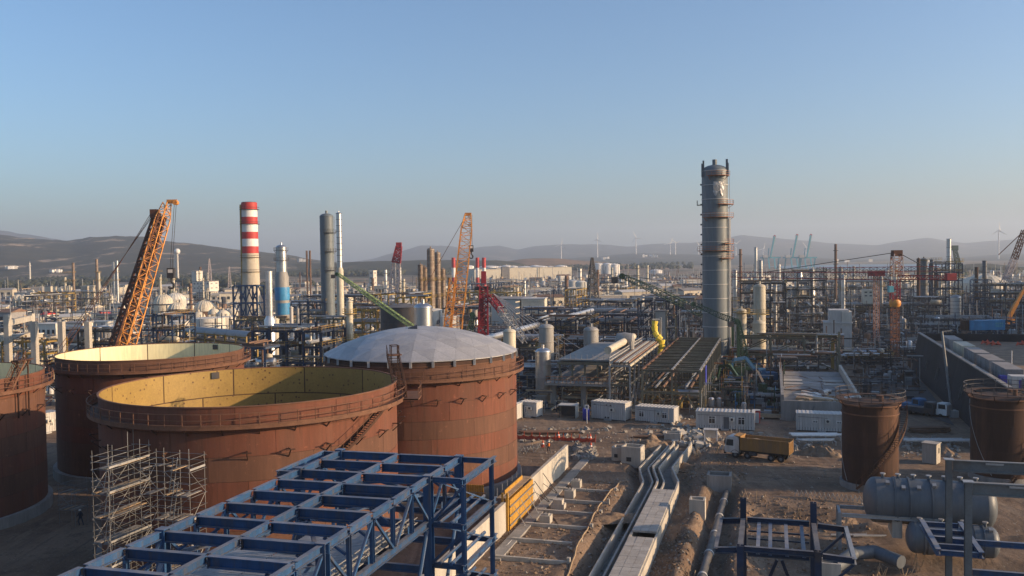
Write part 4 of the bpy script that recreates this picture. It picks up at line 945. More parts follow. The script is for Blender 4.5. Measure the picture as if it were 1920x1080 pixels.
# ---- horizontal vessels
def head(b, x, y, z, R, s, k=.5, n=22):
    prof = [(R*math.cos(i*math.pi/12), s*R*k*math.sin(i*math.pi/12)) for i in range(7)]
    b.lathe(prof, n, (x, y, z), axis='x')
def h_vessel(label, loc, rz, L, R, zc, m, rings, saddles, piers=True, nozz=6, seed=0):
    t = thing('pressure_vessel', label, 'vessel', loc, rz, 'grey horizontal vessels')
    n = len(rings) + 1; xs = [-L/2] + [x*L/2 for x in rings] + [L/2]
    for a, b_ in zip(xs, xs[1:]): MB().tube((a + .012, 0, zc), (b_ - .012, 0, zc), R, 36, caps=False).build('shell_course', m, t, 'auto')
    for s in (-1, 1): b = MB(); head(b, s*L/2, 0, zc, R, s); b.build('end_cap', m, t, True)
    for x in rings: MB().lathe([(R, -.07), (R + .13, -.07), (R + .13, .07), (R, .07)], 36, (x*L/2, 0, zc), axis='x').build('stiffener', m, t, 'auto')
    for x in saddles:
        MB().lathe([(R + .01, -.25), (R + .1, -.25), (R + .1, .25), (R + .01, .25)], 36, (x*L/2, 0, zc), axis='x').build('saddle_band', m, t, 'auto')
        MB().box((x*L/2, 0, (zc - R*.6)/2 + .9), (.9, R*1.5, zc - R*.6 - 1.0)).build('pier' if piers else 'saddle', 'concrete' if piers else m, t)
    rg = random.Random(seed)
    for i in range(nozz):
        x = (-.85 + 1.7*i/(nozz - 1))*L/2; stick('nozzle', (x, 0, zc + R - .05), (x, 0, zc + R + .38), .30, m, t, 'tube12'); MB().tube((x, 0, zc + R + .36), (x, 0, zc + R + .46), .26, 12).build('flange', 'galv', t, 'auto')
        a = rg.uniform(.5, .8); d = Vector((0, -math.sin(a), math.cos(a))); stick('lug', Vector((x + .3, 0, zc)) + d*R, Vector((x + .3, 0, zc)) + d*(R + .3), .34, 'galv', t)
    return t
pV = at(1741, 942, 85.5); h_vessel('large grey horizontal vessel with stiffener rings on a concrete pier', (pV.x, pV.y, 0), RZ, 9.8, 2.22, pV.z, 'grey_paint', (-.62, -.38, .02, .32, .62), (-.62,), True, 7, 1)
pV2 = at(1785, 1012, 82); h_vessel('smaller grey horizontal vessel below the large ringed one', (pV2.x, pV2.y, 0), RZ, 6.6, 1.45, pV2.z, 'grey_paint', (-.75, .78), (-.6, .6), True, 4, 2)
pt_ = thing('bent_pipe', 'grey bent pipe section lying in the corner below the vessel', 'pipe', (0, 0, 0)); P = [gnd(1565, 1075) + Vector((0, 0, .6)), gnd(1600, 1052) + Vector((0, 0, .7)), gnd(1640, 1048) + Vector((0, 0, .7)), gnd(1690, 1066) + Vector((0, 0, .6))]
for a, b_ in zip(P, P[1:]): MB().tube(a, b_, .62, 14).build('pipe_section', 'grey_paint', pt_, 'auto')
# ---- grey beams on two posts at the right
g_ = Site('steel_rack', 'grey steel posts carrying two long beams in front of the vessel', 'steel frame', 60.5, 11.6)
for a in (66.8, 60.5):
    g_.st('column', (11.7, a, 0), (11.7, a, 14.7), .40, 'grey_steel', 'ibeam', .40); g_.st('beam', (11.95, a, 14.3), (30, a, 14.3), .36, 'grey_steel', 'ibeam', .80)
    g_.bx('cap_plate', (11.7, a, 14.73), (.62, .62, .05), 'galv')
    for b in (14.5, 18.5, 23): g_.bx('clip', (b, a - .24, 14.55), (1.1, .06, .12), 'galv')
    g_.st('gusset', (16.6, a, 12.9), (17.8, a, 13.8), .5, 'grey_steel', h=.04)
    g_.st('beam', (11.95, a, 9.0), (30, a, 9.0), .26, 'blue_steel', 'ibeam', .40)
g_ = Site('steel_rack', 'light blue ladder shaped steel frame beside the grey posts', 'steel frame', 64, 10)
for b in (10.6, 13.2): g_.st('side_beam', (b, 64.0, 9.0), (b, 71, 9.0), .34, 'blue_steel', 'ibeam', .45)
for a in (64.2, 65.6, 67.3, 69.0, 70.8): g_.st('rung_beam', (10.75, a, 8.95), (13.05, a, 8.95), .25, 'blue_steel', 'ibeam', .35)
for a in (66.4, 67.2): g_.st('bracket', (10.7, a, 8.6), (13.1, a, 8.6), .2, 'grey_steel', 'ibeam', .3)
# ---- dark blue frame at the bottom
g_ = Site('steel_rack', 'dark blue open steel frame with cross bracing at the bottom of the yard', 'steel frame', 56, 0); DB = 'blue_dark'
for b in (-1.9, 2.45):
    for a in (59, 53): g_.st('column', (b, a, 0), (b, a, 12.0 if a == 53 else 13.2), .38, DB, 'ibeam', .38)
    g_.st('side_beam', (b, 53.3, 11.75), (b, 58.7, 11.75), .3, DB, 'ibeam', .42)
for a in (59, 53):
    for z in (11.8, 9.6): g_.st('beam', (-1.65, a, z), (2.2, a, z), .26, DB, 'ibeam', .34)
    g_.st('brace', (-1.7, a, 4.5), (.2, a, 9.3), .2, DB); g_.st('brace', (2.3, a, 4.5), (.5, a, 9.3), .2, DB)
    g_.st('outrigger', (2.7, a, 11.7), (4.4, a, 11.6), .25, DB, 'ibeam', .35); g_.st('outrigger', (-2.1, a, 11.7), (-3.3, a, 11.6), .22, DB, 'ibeam', .35); g_.st('brace', (2.6, a, 9.6), (4.4, a, 11.4), .14, DB)
for b in (-.9, -.2, .75, 1.7): g_.st('joist', (b, 53.2, 11.6), (b, 58.8, 11.6), .22, 'blue_steel', 'ibeam', .3)
g_.st('edge_beam', (4.4, 52.8, 11.6), (4.4, 59.2, 11.6), .24, 'galv', 'ibeam', .34); g_.st('edge_beam', (-3.3, 52.8, 11.6), (-3.3, 59.2, 11.6), .22, DB, 'ibeam', .3)
for z in (10.5, 11.0): g_.st('rail', (-1.6, 59.2, z), (2.2, 59.2, z), .1, DB)
g_ = Site('portal_structure', 'pale grey portal frame lying beside the dark blue frame', 'steel frame', *to_ab(*gnd(1575, 1030).xy))
a0, b0 = g_.a0, g_.b0
for a in (a0, a0 + 3): g_.st('column', (b0, a, 0), (b0, a, 3.6), .3, 'galv', 'ibeam', .34); g_.st('beam', (b0 + .2, a, 3.45), (b0 + 9, a, 3.45), .25, 'galv', 'ibeam', .34)
g_.st('beam', (b0, a0 + .2, 3.45), (b0, a0 + 2.8, 3.45), .25, 'galv', 'ibeam', .34)
open_box('concrete_chamber', 'low concrete box below the portal frame with a pale rim', 'manhole', gnd(1556, 1078), RZ, 1.8, 1.6, 1.3, .22, 'concrete')
# rebar starter bars and scrap
def spikes(label, pts, n, h, m, seed):
    rg = random.Random(seed); b = MB()
    for i in range(n):
        x, y = rg.choice(pts); q = gnd(x + rg.uniform(-9, 9), y + rg.uniform(-4, 4)); z = ground_h(q.x, q.y); b.bar((q.x, q.y, z - .1), (q.x + rg.uniform(-.5, .5), q.y + rg.uniform(-.3, .3), z + h*rg.uniform(.4, 1)), .06)
    tag(b.build('scrap_timber', m), None, None, None, 'stuff')
spikes('', [(1400, 935), (1425, 940), (1450, 930), (1345, 850), (1310, 845), (1275, 870), (1500, 960), (1600, 1000), (1650, 1060), (1700, 1062), (1720, 1050), (1235, 835), (1290, 1070)], 60, 1.3, 'timber', 4)
spikes('', [(1020, 838), (980, 850), (1000, 845), (1180, 830), (1380, 810), (1500, 845), (1620, 985), (1860, 1000)], 90, .9, 'galv', 6)
b = MB()
for i in range(34):
    q0, q1 = gnd(1490 + i*4.2, 931 + i*.42), gnd(1490 + (i + 1)*4.2, 931 + (i + 1)*.42); h0 = .1 + .75*(i % 2); h1 = .1 + .75*((i + 1) % 2); b.bar((q0.x, q0.y, h0), (q1.x, q1.y, h1), .06)
tag(b.build('razor_wire', 'galv'), 'zigzag strip of pale wire mesh edging the earth before the rust tank', 'wire mesh')
# ---- haul road strip and parked things
MB().add([tuple(gnd(*p) + Vector((0, 0, .05))) for p in ()], []) 
# ================================================================== PROCESS PLANT
def vcol(label, px, D, ytop, R, m='vessel_grey', z0=0.0, rings=5, plats=(), cap='dome', name='process_column', cat='process column', group=None, R_low=None, z_low=None, skirt_m=None, ladder=False, top_noz=True, n=24, ring_m=None, pm='yellow_steel'):
    q = at(px, ytop, D); H = q.z; t = thing(name, label, cat, (q.x, q.y, z0), -math.atan2(q.x, q.y), group)
    hh = R*.5 if cap == 'dome' else 0
    prof = [(R, H - hh)]; k = 6
    def shell(a, b, r0, r1=None): MB().tube((0, 0, a - z0), (0, 0, b - z0), r0, n, r1, caps=False).build('shell', m, t, 'auto')
    zs = [z0 + (H - hh - z0)*i/(rings + 1) for i in range(rings + 2)]
    if R_low:
        zc = z_low; MB().lathe([(R_low, 0), (R_low, zc - z0 - R_low*.8), (R, zc - z0)], n).build('skirt', skirt_m or m, t, 'auto'); zs = [zc + (H - hh - zc)*i/(rings + 1) for i in range(rings + 2)]
    for a, b in zip(zs, zs[1:]): shell(a, b, R)
    for z in zs[1:]: MB().lathe([(R, -.06), (R + .12, -.06), (R + .12, .06), (R, .06)], n, (0, 0, z - z0)).build('stiffener', ring_m or m, t, 'auto')
    if cap == 'dome': MB().lathe([(R*math.cos(i*math.pi/12), hh*math.sin(i*math.pi/12)) for i in range(7)], n, (0, 0, H - hh - z0)).build('head', m, t, True)
    elif cap == 'open': MB().lathe([(R, 0), (R + .1, 0), (R + .1, .3), (R - .15, .3), (R - .15, -1.5), (0, -1.5)], n, (0, 0, H - .3 - z0)).build('rim', m, t, 'auto')
    else: MB().lathe([(R, 0), (0, R*.15)], n, (0, 0, H - z0)).build('cap', m, t, 'auto')
    if top_noz and cap == 'dome': MB().tube((0, 0, H - .1 - z0), (0, 0, H + R*.4 - z0), R*.18, 10).build('nozzle', m, t, 'auto')
    for (z, a0, a1) in plats:
        w = max(.9, R*.42)
        b = MB(); ring(b, R + .05, R + w, -.06, .06, 18, (0, 0, z - z0), a0, a1); pf = b.build('platform', pm, t, 'auto')
        b = MB()
        for dz in (.55, 1.1): ring(b, R + w - .05, R + w, dz - .03, dz + .03, 18, (0, 0, z - z0), a0, a1)
        k = max(3, int((a1 - a0)*(R + w)/1.2))
        for i in range(k + 1): a = a0 + (a1 - a0)*i/k; b.bar(polar(R + w - .03, a, z - z0), polar(R + w - .03, a, z - z0 + 1.1), .06)
        b.build('railing', pm, pf)
        for a in (a0 + .1, a1 - .1): MB().bar(polar(R, a, z - z0 - 1.0), polar(R + w*.9, a, z - z0 - .08), .1).build('bracket', pm, pf)
    if ladder is not False:
        a = ladder; b = MB()
        for s in (-.03, .03): b.bar(polar(R + .35, a + s*3/R, 1), polar(R + .35, a + s*3/R, H - hh - z0), .06)
        for i in range(int((H - z0)/1.2)): b.bar(polar(R + .35, a - .09/R, 1 + i*1.2), polar(R + .35, a + .09/R, 1 + i*1.2), .05)
        b.build('ladder', pm, t)
    return t
def frame(label, loc, rz, nx, ny, dx, dy, levels, m, cw=.35, bw=.3, seed=0, npipes=8, brace=.4, name='steel_structure', cat='process structure', group=None, skip=.1, eq=3, pm=('pipe_silver', 'pipe_rust', 'galv'), floor=.4, rails=True, joined=False, shape='ibeam'):
    t = thing(name, label, cat, loc, rz, group); rg = random.Random(seed); J = MB()
    def mem(nm, p, q, w, h=None):
        if joined: J.bar(p, q, w, h)
        else: stick(nm, p, q, w, m, t, shape, h or w)
    tops = {}
    for i in range(nx):
        for j in range(ny):
            z = levels[-1] + (rg.uniform(-.2, 1.8) if rg.random() < .5 else 0); tops[i, j] = z
            mem('column', (i*dx, j*dy, 0), (i*dx, j*dy, z), cw)
    for k, z in enumerate(levels):
        for i in range(nx - 1):
            for j in range(ny):
                if rg.random() > skip: mem('beam', (i*dx + cw/2, j*dy, z), ((i + 1)*dx - cw/2, j*dy, z), bw, bw*1.4)
        for i in range(nx):
            for j in range(ny - 1):
                if rg.random() > skip: mem('beam', (i*dx, j*dy + cw/2, z), (i*dx, (j + 1)*dy - cw/2, z), bw, bw*1.4)
        for i in range(nx - 1):
            for j in range(ny - 1):
                if rg.random() < floor*.6: o = MB().box((0, 0, 0), (dx - .4, dy - .4, .08)).build('floor_grating', 'dark_steel' if rg.random() < .8 else 'galv_deck', t); o.location = ((i + .5)*dx, (j + .5)*dy, z + .28)
        z0 = levels[k - 1] if k else 0
        for i in range(nx - 1):
            for j in (0, ny - 1):
                if rg.random() < brace: mem('brace', (i*dx + .2, j*dy, z0 + .3), ((i + 1)*dx - .2, j*dy, z - .3), bw*.6)
                elif rg.random() < brace*.5: mem('brace', ((i + 1)*dx - .2, j*dy, z0 + .3), (i*dx + .2, j*dy, z - .3), bw*.6)
        for j in range(ny - 1):
            for i in (0, nx - 1):
                if rg.random() < brace: mem('brace', (i*dx, j*dy + .2, z0 + .3), (i*dx, (j + 1)*dy - .2, z - .3), bw*.6)
    LX, LY = (nx - 1)*dx, (ny - 1)*dy
    if rails:
        b = MB()
        for z in levels[1:]:
            if rg.random() < .75:
                for h in (.75, 1.25):
                    b.bar((-.2, -.3, z + h), (LX + .2, -.3, z + h), .06); b.bar((LX + .3, 0, z + h), (LX + .3, LY, z + h), .06)
                for i in range(int(LX/1.6) + 1): b.bar((i*1.6, -.3, z + .2), (i*1.6, -.3, z + 1.25), .06)
                for i in range(int(LY/1.6) + 1): b.bar((LX + .3, i*1.6, z + .2), (LX + .3, i*1.6, z + 1.25), .06)
        if b.v: b.build('handrail', 'yellow_steel' if rg.random() < .5 else 'galv', t)
    for i in range(npipes):
        z = rg.choice(levels) + rg.uniform(.35, 1.2); r_ = rg.choice((.12, .16, .22, .3)); y = rg.uniform(.3, max(.4, LY - .3)); mt = rg.choice(pm); b = MB()
        x0, x1 = rg.uniform(-.1, .25)*LX, rg.uniform(.7, 1.08)*LX
        if rg.random() < .6: b.tube((x0, y, z), (x1, y, z), r_, 7)
        else: x = rg.uniform(.1, .9)*LX; b.tube((x, -.5, z), (x, LY + .5, z), r_, 7)
        if rg.random() < .55: x = rg.uniform(x0, x1) if x1 > x0 else x0; b.tube((x, y, z), (x, y, max(.2, z - rg.uniform(2, 6))), r_*.8, 7)
        b.build('pipe', mt, t, 'auto')
    for i in range(eq):
        x, y, z = rg.uniform(.1, .9)*LX, rg.uniform(.15, .85)*LY, rg.choice(levels[:-1] or levels) + .3; r_ = rg.uniform(.5, 1.1); b = MB(); mt = rg.choice(('vessel_grey', 'silver', 'vessel_cream', 'grey_paint'))
        if rg.random() < .5: b.lathe([(0, 0), (r_, .1), (r_, r_*2.4), (r_*.7, r_*2.9), (0, r_*3.1)], 14, (x, y, z))
        else: L2 = r_*rg.uniform(2, 3.5); b.lathe([(0, -L2), (r_*.8, -L2*.93), (r_, -L2*.8), (r_, L2*.8), (r_*.8, L2*.93), (0, L2)], 14, (x, y, z + r_), axis='x')
        b.build('drum', mt, t, 'auto')
    if joined: J.build('framework', m, t, False, 'stuff')
    return t
def W3(px, D, z=0.0): p = at(px, 540, D); return Vector((p.x, D, z))
# ---- the big column and the grey frames before it
TD = 229
t = vcol('tallest grey column with work platforms and white patch near its top', 1340, TD, 309, 3.33, 'tower_paint', 0, 13, [(at(1340, y, TD).z, a0, a1) for y, a0, a1 in ((331, 2.2, 3.6), (384, 1.35, 2.95), (408, 1.6, 3.9), (457, 1.4, 2.6), (470, 1.6, 4.4), (484, 1.35, 2.8))], ring_m='white_panel', n=40, ladder=1.5, pm='orange_paint')
zt = at(1340, 309, TD).z
b = MB(); ring(b, 3.4, 4.6, -.06, .06, 10, (0, 0, at(1340, 384, TD).z), 4.4, 4.95); 
for a in (4.4, 4.67, 4.95): b.bar(polar(4.58, a, at(1340, 384, TD).z), polar(4.58, a, at(1340, 384, TD).z + 1.2), .08)
b.build('platform', 'dark_steel', t)
for a, h, w_ in ((4.15, 1.0, .45), (4.4, .3, .4), (2.0, 1.2, .55), (1.75, .3, .45)): stick('lifting_lug', polar(3.35, a, zt - 3.2), polar(3.35, a, zt + h), w_, 'grey_paint', t)
for i in range(14): a = 4.85; z = zt - 5 - i*2.6; stick('nozzle', polar(3.2, a, z), polar(3.75, a, z), .42, 'dark_steel', t, 'tube8')
for a, r_ in ((1.75, .22), (1.95, .16)): MB().tube(polar(3.75, a, 2), polar(3.75, a, zt - 14), r_, 8).build('riser_pipe', 'galv', t, 'auto')
for i in range(6): stick('pipe_clip', polar(3.3, 1.75, 6 + i*6), polar(3.9, 1.75, 6 + i*6), .5, 'grey_paint', t, h=.12)
vp = MB(); NN = 9; vp.add([tuple(polar(3.42 + .06*math.sin(i*1.7 + j*2.1), 2.42 + .85*i/NN, zt - 4.6 - (3.0 + .7*math.sin(i*1.1))*j/5)) for i in range(NN + 1) for j in range(6)], [(i*6 + j, i*6 + j + 1, (i + 1)*6 + j + 1, (i + 1)*6 + j) for i in range(NN) for j in range(5)]); vp.build('foil_wrap', 'galv', t)
dk = MB().lathe([(0, .2), (.85, .2), (.85, 0)], 18, (0, 0, 0), axis='y').build('manway', 'vessel_grey', t, 'auto'); dk.location = polar(3.22, 2.98 , zt - 6.2); dk.rotation_euler.z = -2.98 
f = Site('steel_structure', 'olive grey steel pipe rack frame standing in front of the tallest column', 'process structure', 161, -23, 'grey process frames')
OS = 'olive_steel'; ZF = 8.4
for k in range(12):
    a = 161 + k*5.9
    for b in (-23, -17.6, -12.6): f.st('column', (b, a, 0), (b, a, ZF + .2), .34, OS, 'ibeam')
    f.st('cross_beam', (-22.8, a, ZF), (-17.8, a, ZF), .3, OS, 'ibeam', .4); f.st('cross_beam', (-17.4, a, ZF), (-12.8, a, ZF), .3, OS, 'ibeam', .4); f.st('cross_beam', (-22.8, a, 4.4), (-12.8, a, 4.4), .3, OS, 'ibeam', .4)
    f.st('joist', (-22.8, a + 2.9, ZF - .05), (-12.8, a + 2.9, ZF - .05), .2, OS, 'ibeam', .3)
    if k < 11:
        for b in (-23, -17.6, -12.6): f.st('chord_beam', (b, a + .2, ZF + .05), (b, a + 5.7, ZF + .05), .36, 'rust_light' if b < -20 else 'vessel_grey', 'ibeam', .42)
        for b in (-23, -12.6): f.st('chord_beam', (b, a + .2, 4.4), (b, a + 5.7, 4.4), .3, OS, 'ibeam', .4)
        f.st('post', (-12.6, a + 2.95, 0), (-12.6, a + 2.95, ZF - .2), .24, OS); f.st('brace', (-12.5, a + .3, .4), (-12.5, a + 2.8, 4.2), .14, 'vessel_cream')
for b0, b1 in ((-23, -17.6), (-17.6, -12.6)):
    f.st('brace', (b0 + .2, 161, .3), ((b0 + b1)/2, 161, 4.2), .22, OS); f.st('brace', (b1 - .2, 161, .3), ((b0 + b1)/2, 161, 4.2), .22, OS); f.st('brace', (b0 + .2, 161, 4.6), (b1 - .2, 161, 8.1), .18, OS)
for b, m_ in ((-21.8, 'pipe_rust'), (-20.9, 'pipe_silver'), (-19.6, 'pipe_rust'), (-15.4, 'galv'), (-14.6, 'pipe_rust')): MB().tube(f.p(b, 164, 4.95), f.p(b, 226, 4.95), .24, 8).build('pipe', m_, f.t, 'auto')
q = f.p(-15.6, 172, 2.6); MB().lathe([(0, -2.6), (1.1, -2.3), (1.4, -1.8), (1.4, 1.8), (1.1, 2.3), (0, 2.6)], 18, q, axis='x').build('drum', 'silver', f.t, True)
f.bx('blue_panel', (-12.4, 173, 6.2), (.1, 3.2, 3.6), 'deep_blue')
f = Site('steel_structure', 'pipe loaded grey steel rack left of the olive frame with white railings', 'process structure', 162, -29, 'grey process frames')
for k in range(9):
    a = 162 + k*5.6
    for b in (-29.2, -25.4):
        f.st('column', (b, a, 0), (b, a, 9.0), .34, 'vessel_grey', 'ibeam')
    f.st('cross_beam', (-29, a, 9.0), (-25.6, a, 9.0), .3, 'vessel_grey', 'ibeam', .4); f.st('cross_beam', (-29, a, 5.4), (-25.6, a, 5.4), .3, OS, 'ibeam', .4)
    if k < 8:
        for b in (-29.2, -25.4):
            f.st('chord_beam', (b, a + .2, 9.05), (b, a + 5.4, 9.05), .34, 'vessel_cream', 'ibeam', .42); f.st('chord_beam', (b, a + .2, 5.4), (b, a + 5.4, 5.4), .3, OS, 'ibeam', .4); f.st('brace', (b, a + .3, .4), (b, a + 5.3, 5.1), .18, 'vessel_grey')
        for z in (9.9, 10.5): f.st('handrail', (-29.2, a, z), (-29.2, a + 5.6, z), .09, 'white_panel')
        for q_ in (0, 1.4, 2.8, 4.2): f.st('post', (-29.2, a + q_, 9.2), (-29.2, a + q_, 10.5), .09, 'white_panel')
for i in range(7): MB().tube(f.p(-28.6 + i*.46, 163, 9.5), f.p(-28.6 + i*.46, 207, 9.5), .17, 8).build('pipe', ('pipe_rust', 'galv', 'vessel_cream')[i % 3], f.t, 'auto')
f = Site('platform_building', 'grey equipment platform with wide flat roof and rusty floor edge behind the cabins', 'platform', 164, -40)
for a in (166, 182, 198):
    for b in (-41, -35, -30): f.bx('pillar', (b, a, 3.2), (1.0, 1.0, 6.4), 'concrete_dark')
f.bx('floor_slab', (-35.5, 183, 5.1), (13.4, 40, .5), 'concrete_dark'); f.bx('roof', (-34.8, 184, 9.4), (10.4, 36, .3), 'grey_steel'); f.bx('roof', (-34.8, 184, 8.8), (10.8, 36.4, .5), 'olive_steel')
for i in range(18): f.st('post', (-41.6 + i*.78, 162.8, 5.3), (-41.6 + i*.78, 162.8, 6.6), .1, 'pipe_rust')
for z in (6.0, 6.6): f.st('handrail', (-41.8, 162.8, z), (-28.4, 162.8, z), .08, 'orange_paint')
for i in range(5): f.st('column', (-39.8 + i*2.5, 166.3, 5.3), (-39.8 + i*2.5, 166.3, 8.6), .3, 'olive_steel')
for i in range(10): f.st('rail_post', (-39.8 + i*1.1, 166, 9.5), (-39.8 + i*1.1, 166, 10.6), .07, 'galv')
MB().tube(f.p(-30.6, 168, 11.2), f.p(-30.4, 199, 11.2), .75, 14).build('duct', 'vessel_cream', f.t, 'auto')
b = MB(); q = f.p(-30.5, 188, 11.2); b.lathe([(0, -2.2), (1.6, -1.7), (1.9, 0), (1.6, 1.7), (0, 2.2)], 14, q, axis='x'); b.tube(q + Vector((1.4, -1.5, 0)), q + Vector((1.7, -1.7, -3)), .7, 10); b.build('elbow', 'vessel_grey', f.t, 'auto')
for i in range(7): f.st('pipe', (-31.4 + .4*i, 164.5, 6.2 + .5*(i % 4)), (-30.9 + .4*i, 178, 6.4 + .5*(i % 4)), .3, ('pipe_silver', 'pipe_rust')[i % 2], 'tube8')
for i in range(8): f.st('pipe', (-40, 167.5 + i*1.1, 1.2 + .5*(i % 5)), (-30, 167.5 + i*1.1, 1.2 + .5*(i % 5)), .34, ('pipe_rust', 'vessel_cream', 'galv')[i % 3], 'tube8')
# yellow debris chute hanging from a lattice
q0 = at(1229, 603, 205); t = thing('debris_chute', 'bright yellow plastic chute hanging twisted beside the grey frames', 'chute', (q0.x, q0.y, 0), RZ)
pts = [(1228, 602), (1227, 612), (1228, 622), (1233, 632), (1240, 638), (1241, 646), (1238, 654), (1239, 661), (1236, 667)]
P = [at(x, y, 205 - i*.2) - Vector((q0.x, q0.y, 0)) for i, (x, y) in enumerate(pts)]; P = [Matrix.Rotation(AZ, 3, 'Z') @ p for p in P]
rg = random.Random(4)
for i, (a, b_) in enumerate(zip(P, P[1:])): MB().tube(a, b_ - (b_ - a)*.04, .85*rg.uniform(.8, 1.15), 9, .7*rg.uniform(.8, 1.1)).build('chute_section', 'yellow_sheet', t)
stick('mast', (P[0].x + 1.2, P[0].y + .8, 0), (P[0].x + 1.2, P[0].y + .8, P[0].z + .8), .5, 'galv', t); stick('arm', (P[0].x + 1.4, P[0].y + .8, P[0].z + .4), (P[0].x - .6, P[0].y, P[0].z + .4), .3, 'galv', t)
t = frame('slim olive scaffold tower standing behind the yellow chute', W3(1248, 212), RZ, 2, 2, 2.2, 2.2, [3, 6, 9, 12, 15], 'olive_steel', .18, .12, 3, 1, .9, eq=0, floor=.8)
# vertical vessels between the dome tank and the frames
vcol('grey vertical vessel with domed top between the dome tank and grey roof', 1108, 205, 612, 1.75, 'vessel_grey', 0, 3, [(4, 0, 6.28)], group='grey vertical drums'); vcol('brownish vertical vessel with yellow platform left of the grey one', 1024, 205, 607, 1.75, 'vessel_grey', 0, 3, [(8.5, 3.2, 5.2)], group='grey vertical drums')
vcol('pale grey vertical vessel touching the right edge of the dome roof', 955, 176, 616, 1.25, 'vessel_cream', 0, 2, [(5, 2, 4)], group='grey vertical drums'); vcol('slim silver vertical drum under the brownish vessel', 1018, 178, 652, 1.6, 'silver', 0, 3)
vcol('large shiny silver domed vessel behind the white dome roof', 793, 200, 568, 2.05, 'silver', 0, 3, n=32)
vcol('dark green round tank behind the dome roof with a green crane boom', 757, 235, 575, 6.2, 'dark_steel', 0, 3, cap='cone', cat='tank')
# ---- columns and stacks of the middle distance: (label, px, D, ytop, R, material ...)
vcol('wide dark grey column left of the slim silver column', 612, 330, 400, 2.55, 'tower_paint', 0, 9, [(40 - 7*i, 1, 3.5) for i in range(3)], ladder=1.6, pm='dark_steel'); vcol('slim shining silver column with narrower top beside the wide grey column', 635, 322, 398, .95, 'silver', 0, 8, R_low=1.3, z_low=27, skirt_m='vessel_cream', cap='dome', ring_m='dark_steel')
vcol('silver topped column wrapped in bright blue sheeting', 527, 350, 459, 2.1, 'silver', 0, 6, [(30, 0, 6.2), (34, 2, 5)], R_low=2.75, z_low=25.5, skirt_m='vessel_grey', ladder=4.5, pm='dark_steel')
t = thing('blue_wrap', 'bright blue protective sheeting wrapped around the silver topped column', 'sheeting', (at(527, 459, 350).x, 350, 0), 0); b = MB(); b.lathe([(2.83, 14.2), (2.95, 15.5), (2.86, 17), (2.96, 18.6), (2.84, 19.4)], 20); b.build('sheet', 'bright_blue', t, 'auto'); b = MB(); b.lathe([(2.84, 8.5), (2.95, 10), (2.86, 11.5), (2.95, 13.1)], 12, (0, 0, 0), 1.2, 3.6); b.build('sheet', 'bright_blue', t, 'auto')
vcol('slim silver stack with a wider foot in front of the red and white chimney', 504, 226, 509, .85, 'pipe_silver', 0, 4, R_low=1.45, z_low=15.5, cap='cone')
vcol('cream pipe column standing left of the dome roof', 655, 205, 563, .75, 'vessel_cream', 0, 4, [(11, 0, 6.2), (17, 0, 6.2)]); vcol('thin white column near the blue structure', 546, 240, 575, .5, 'white_panel', 0, 2)
vcol('thin grey column behind the blue structure', 558, 245, 578, .4, 'vessel_grey', 0, 2); vcol('short cream drum on the blue structure', 516, 235, 596, 1.0, 'vessel_cream', 0, 1)
for px, yt in ((575, 470), (581, 470)): vcol('thin rusty brown twin stack far behind the blue wrapped column', px, 640, yt, .7, 'pipe_rust', 0, 3, cap='cone', group='twin rusty stacks', n=10)
for px, yt, R, D, lb in ((788, 495, 1.2, 420, 'dark brown column left of the tall rusty column'), (796, 500, 1.7, 430, 'ribbed brown column behind the silver domed vessel'), (807, 465, 1.75, 415, 'tallest rusty brown ribbed column left of the orange crane'), (820, 472, 1.4, 425, 'brown ribbed column with shiny bands beside the tallest rusty one'), (830, 503, 1.2, 430, 'short rusty column nearest the second orange crane'), (842, 520, .8, 460, 'thin dark column just left of the second orange crane')):
    vcol(lb, px, D, yt, R, 'insulated_brown' if R > 1.1 else 'pipe_rust', 0, 11, [(12, 0, 6.2), (20, 1, 5)], ring_m='vessel_cream' if px in (807, 820) else 'dark_steel', group='brown ribbed columns', ladder=2.0)
for px, yt, R, D, m_, lb in ((1378, 505, .75, 300, 'silver', 'shiny silver column just right of the tallest column'), (1417, 463, .55, 330, 'pipe_silver', 'left slim silver pipe of the tall pair'), (1426, 487, .75, 330, 'silver', 'right slim silver pipe of the tall pair'), (1390, 578, 1.35, 235, 'vessel_cream', 'cream column with rounded hood right of the tallest column'), (1423, 600, 1.7, 228, 'vessel_cream', 'thick short cream column below the taller cream one'),
        (1453, 536, .7, 300, 'silver', 'short silver column among the scaffolding'), (1492, 508, .7, 420, 'pipe_silver', 'distant silver stack under the cyan harbour cranes'), (1522, 503, .95, 330, 'silver', 'shiny column wrapped in scaffolding'), (1576, 500, 1.0, 420, 'vessel_grey', 'grey stack right of the scaffolded column'), (1581, 515, .8, 380, 'pipe_silver', 'slim pale stack on the far pipe rack'), (1652, 518, .9, 420, 'vessel_grey', 'L shaped pale vent pipe near the tower crane')):
    vcol(lb, px, D, yt, R, m_, 0, 7, [(14, 0, 6.2)] if R > .7 else (), ring_m='dark_steel' if m_ == 'silver' else None)
vcol('thick cream upper column above the patched cream one', 1424, 262, 532, 1.75, 'vessel_cream', 0, 4)
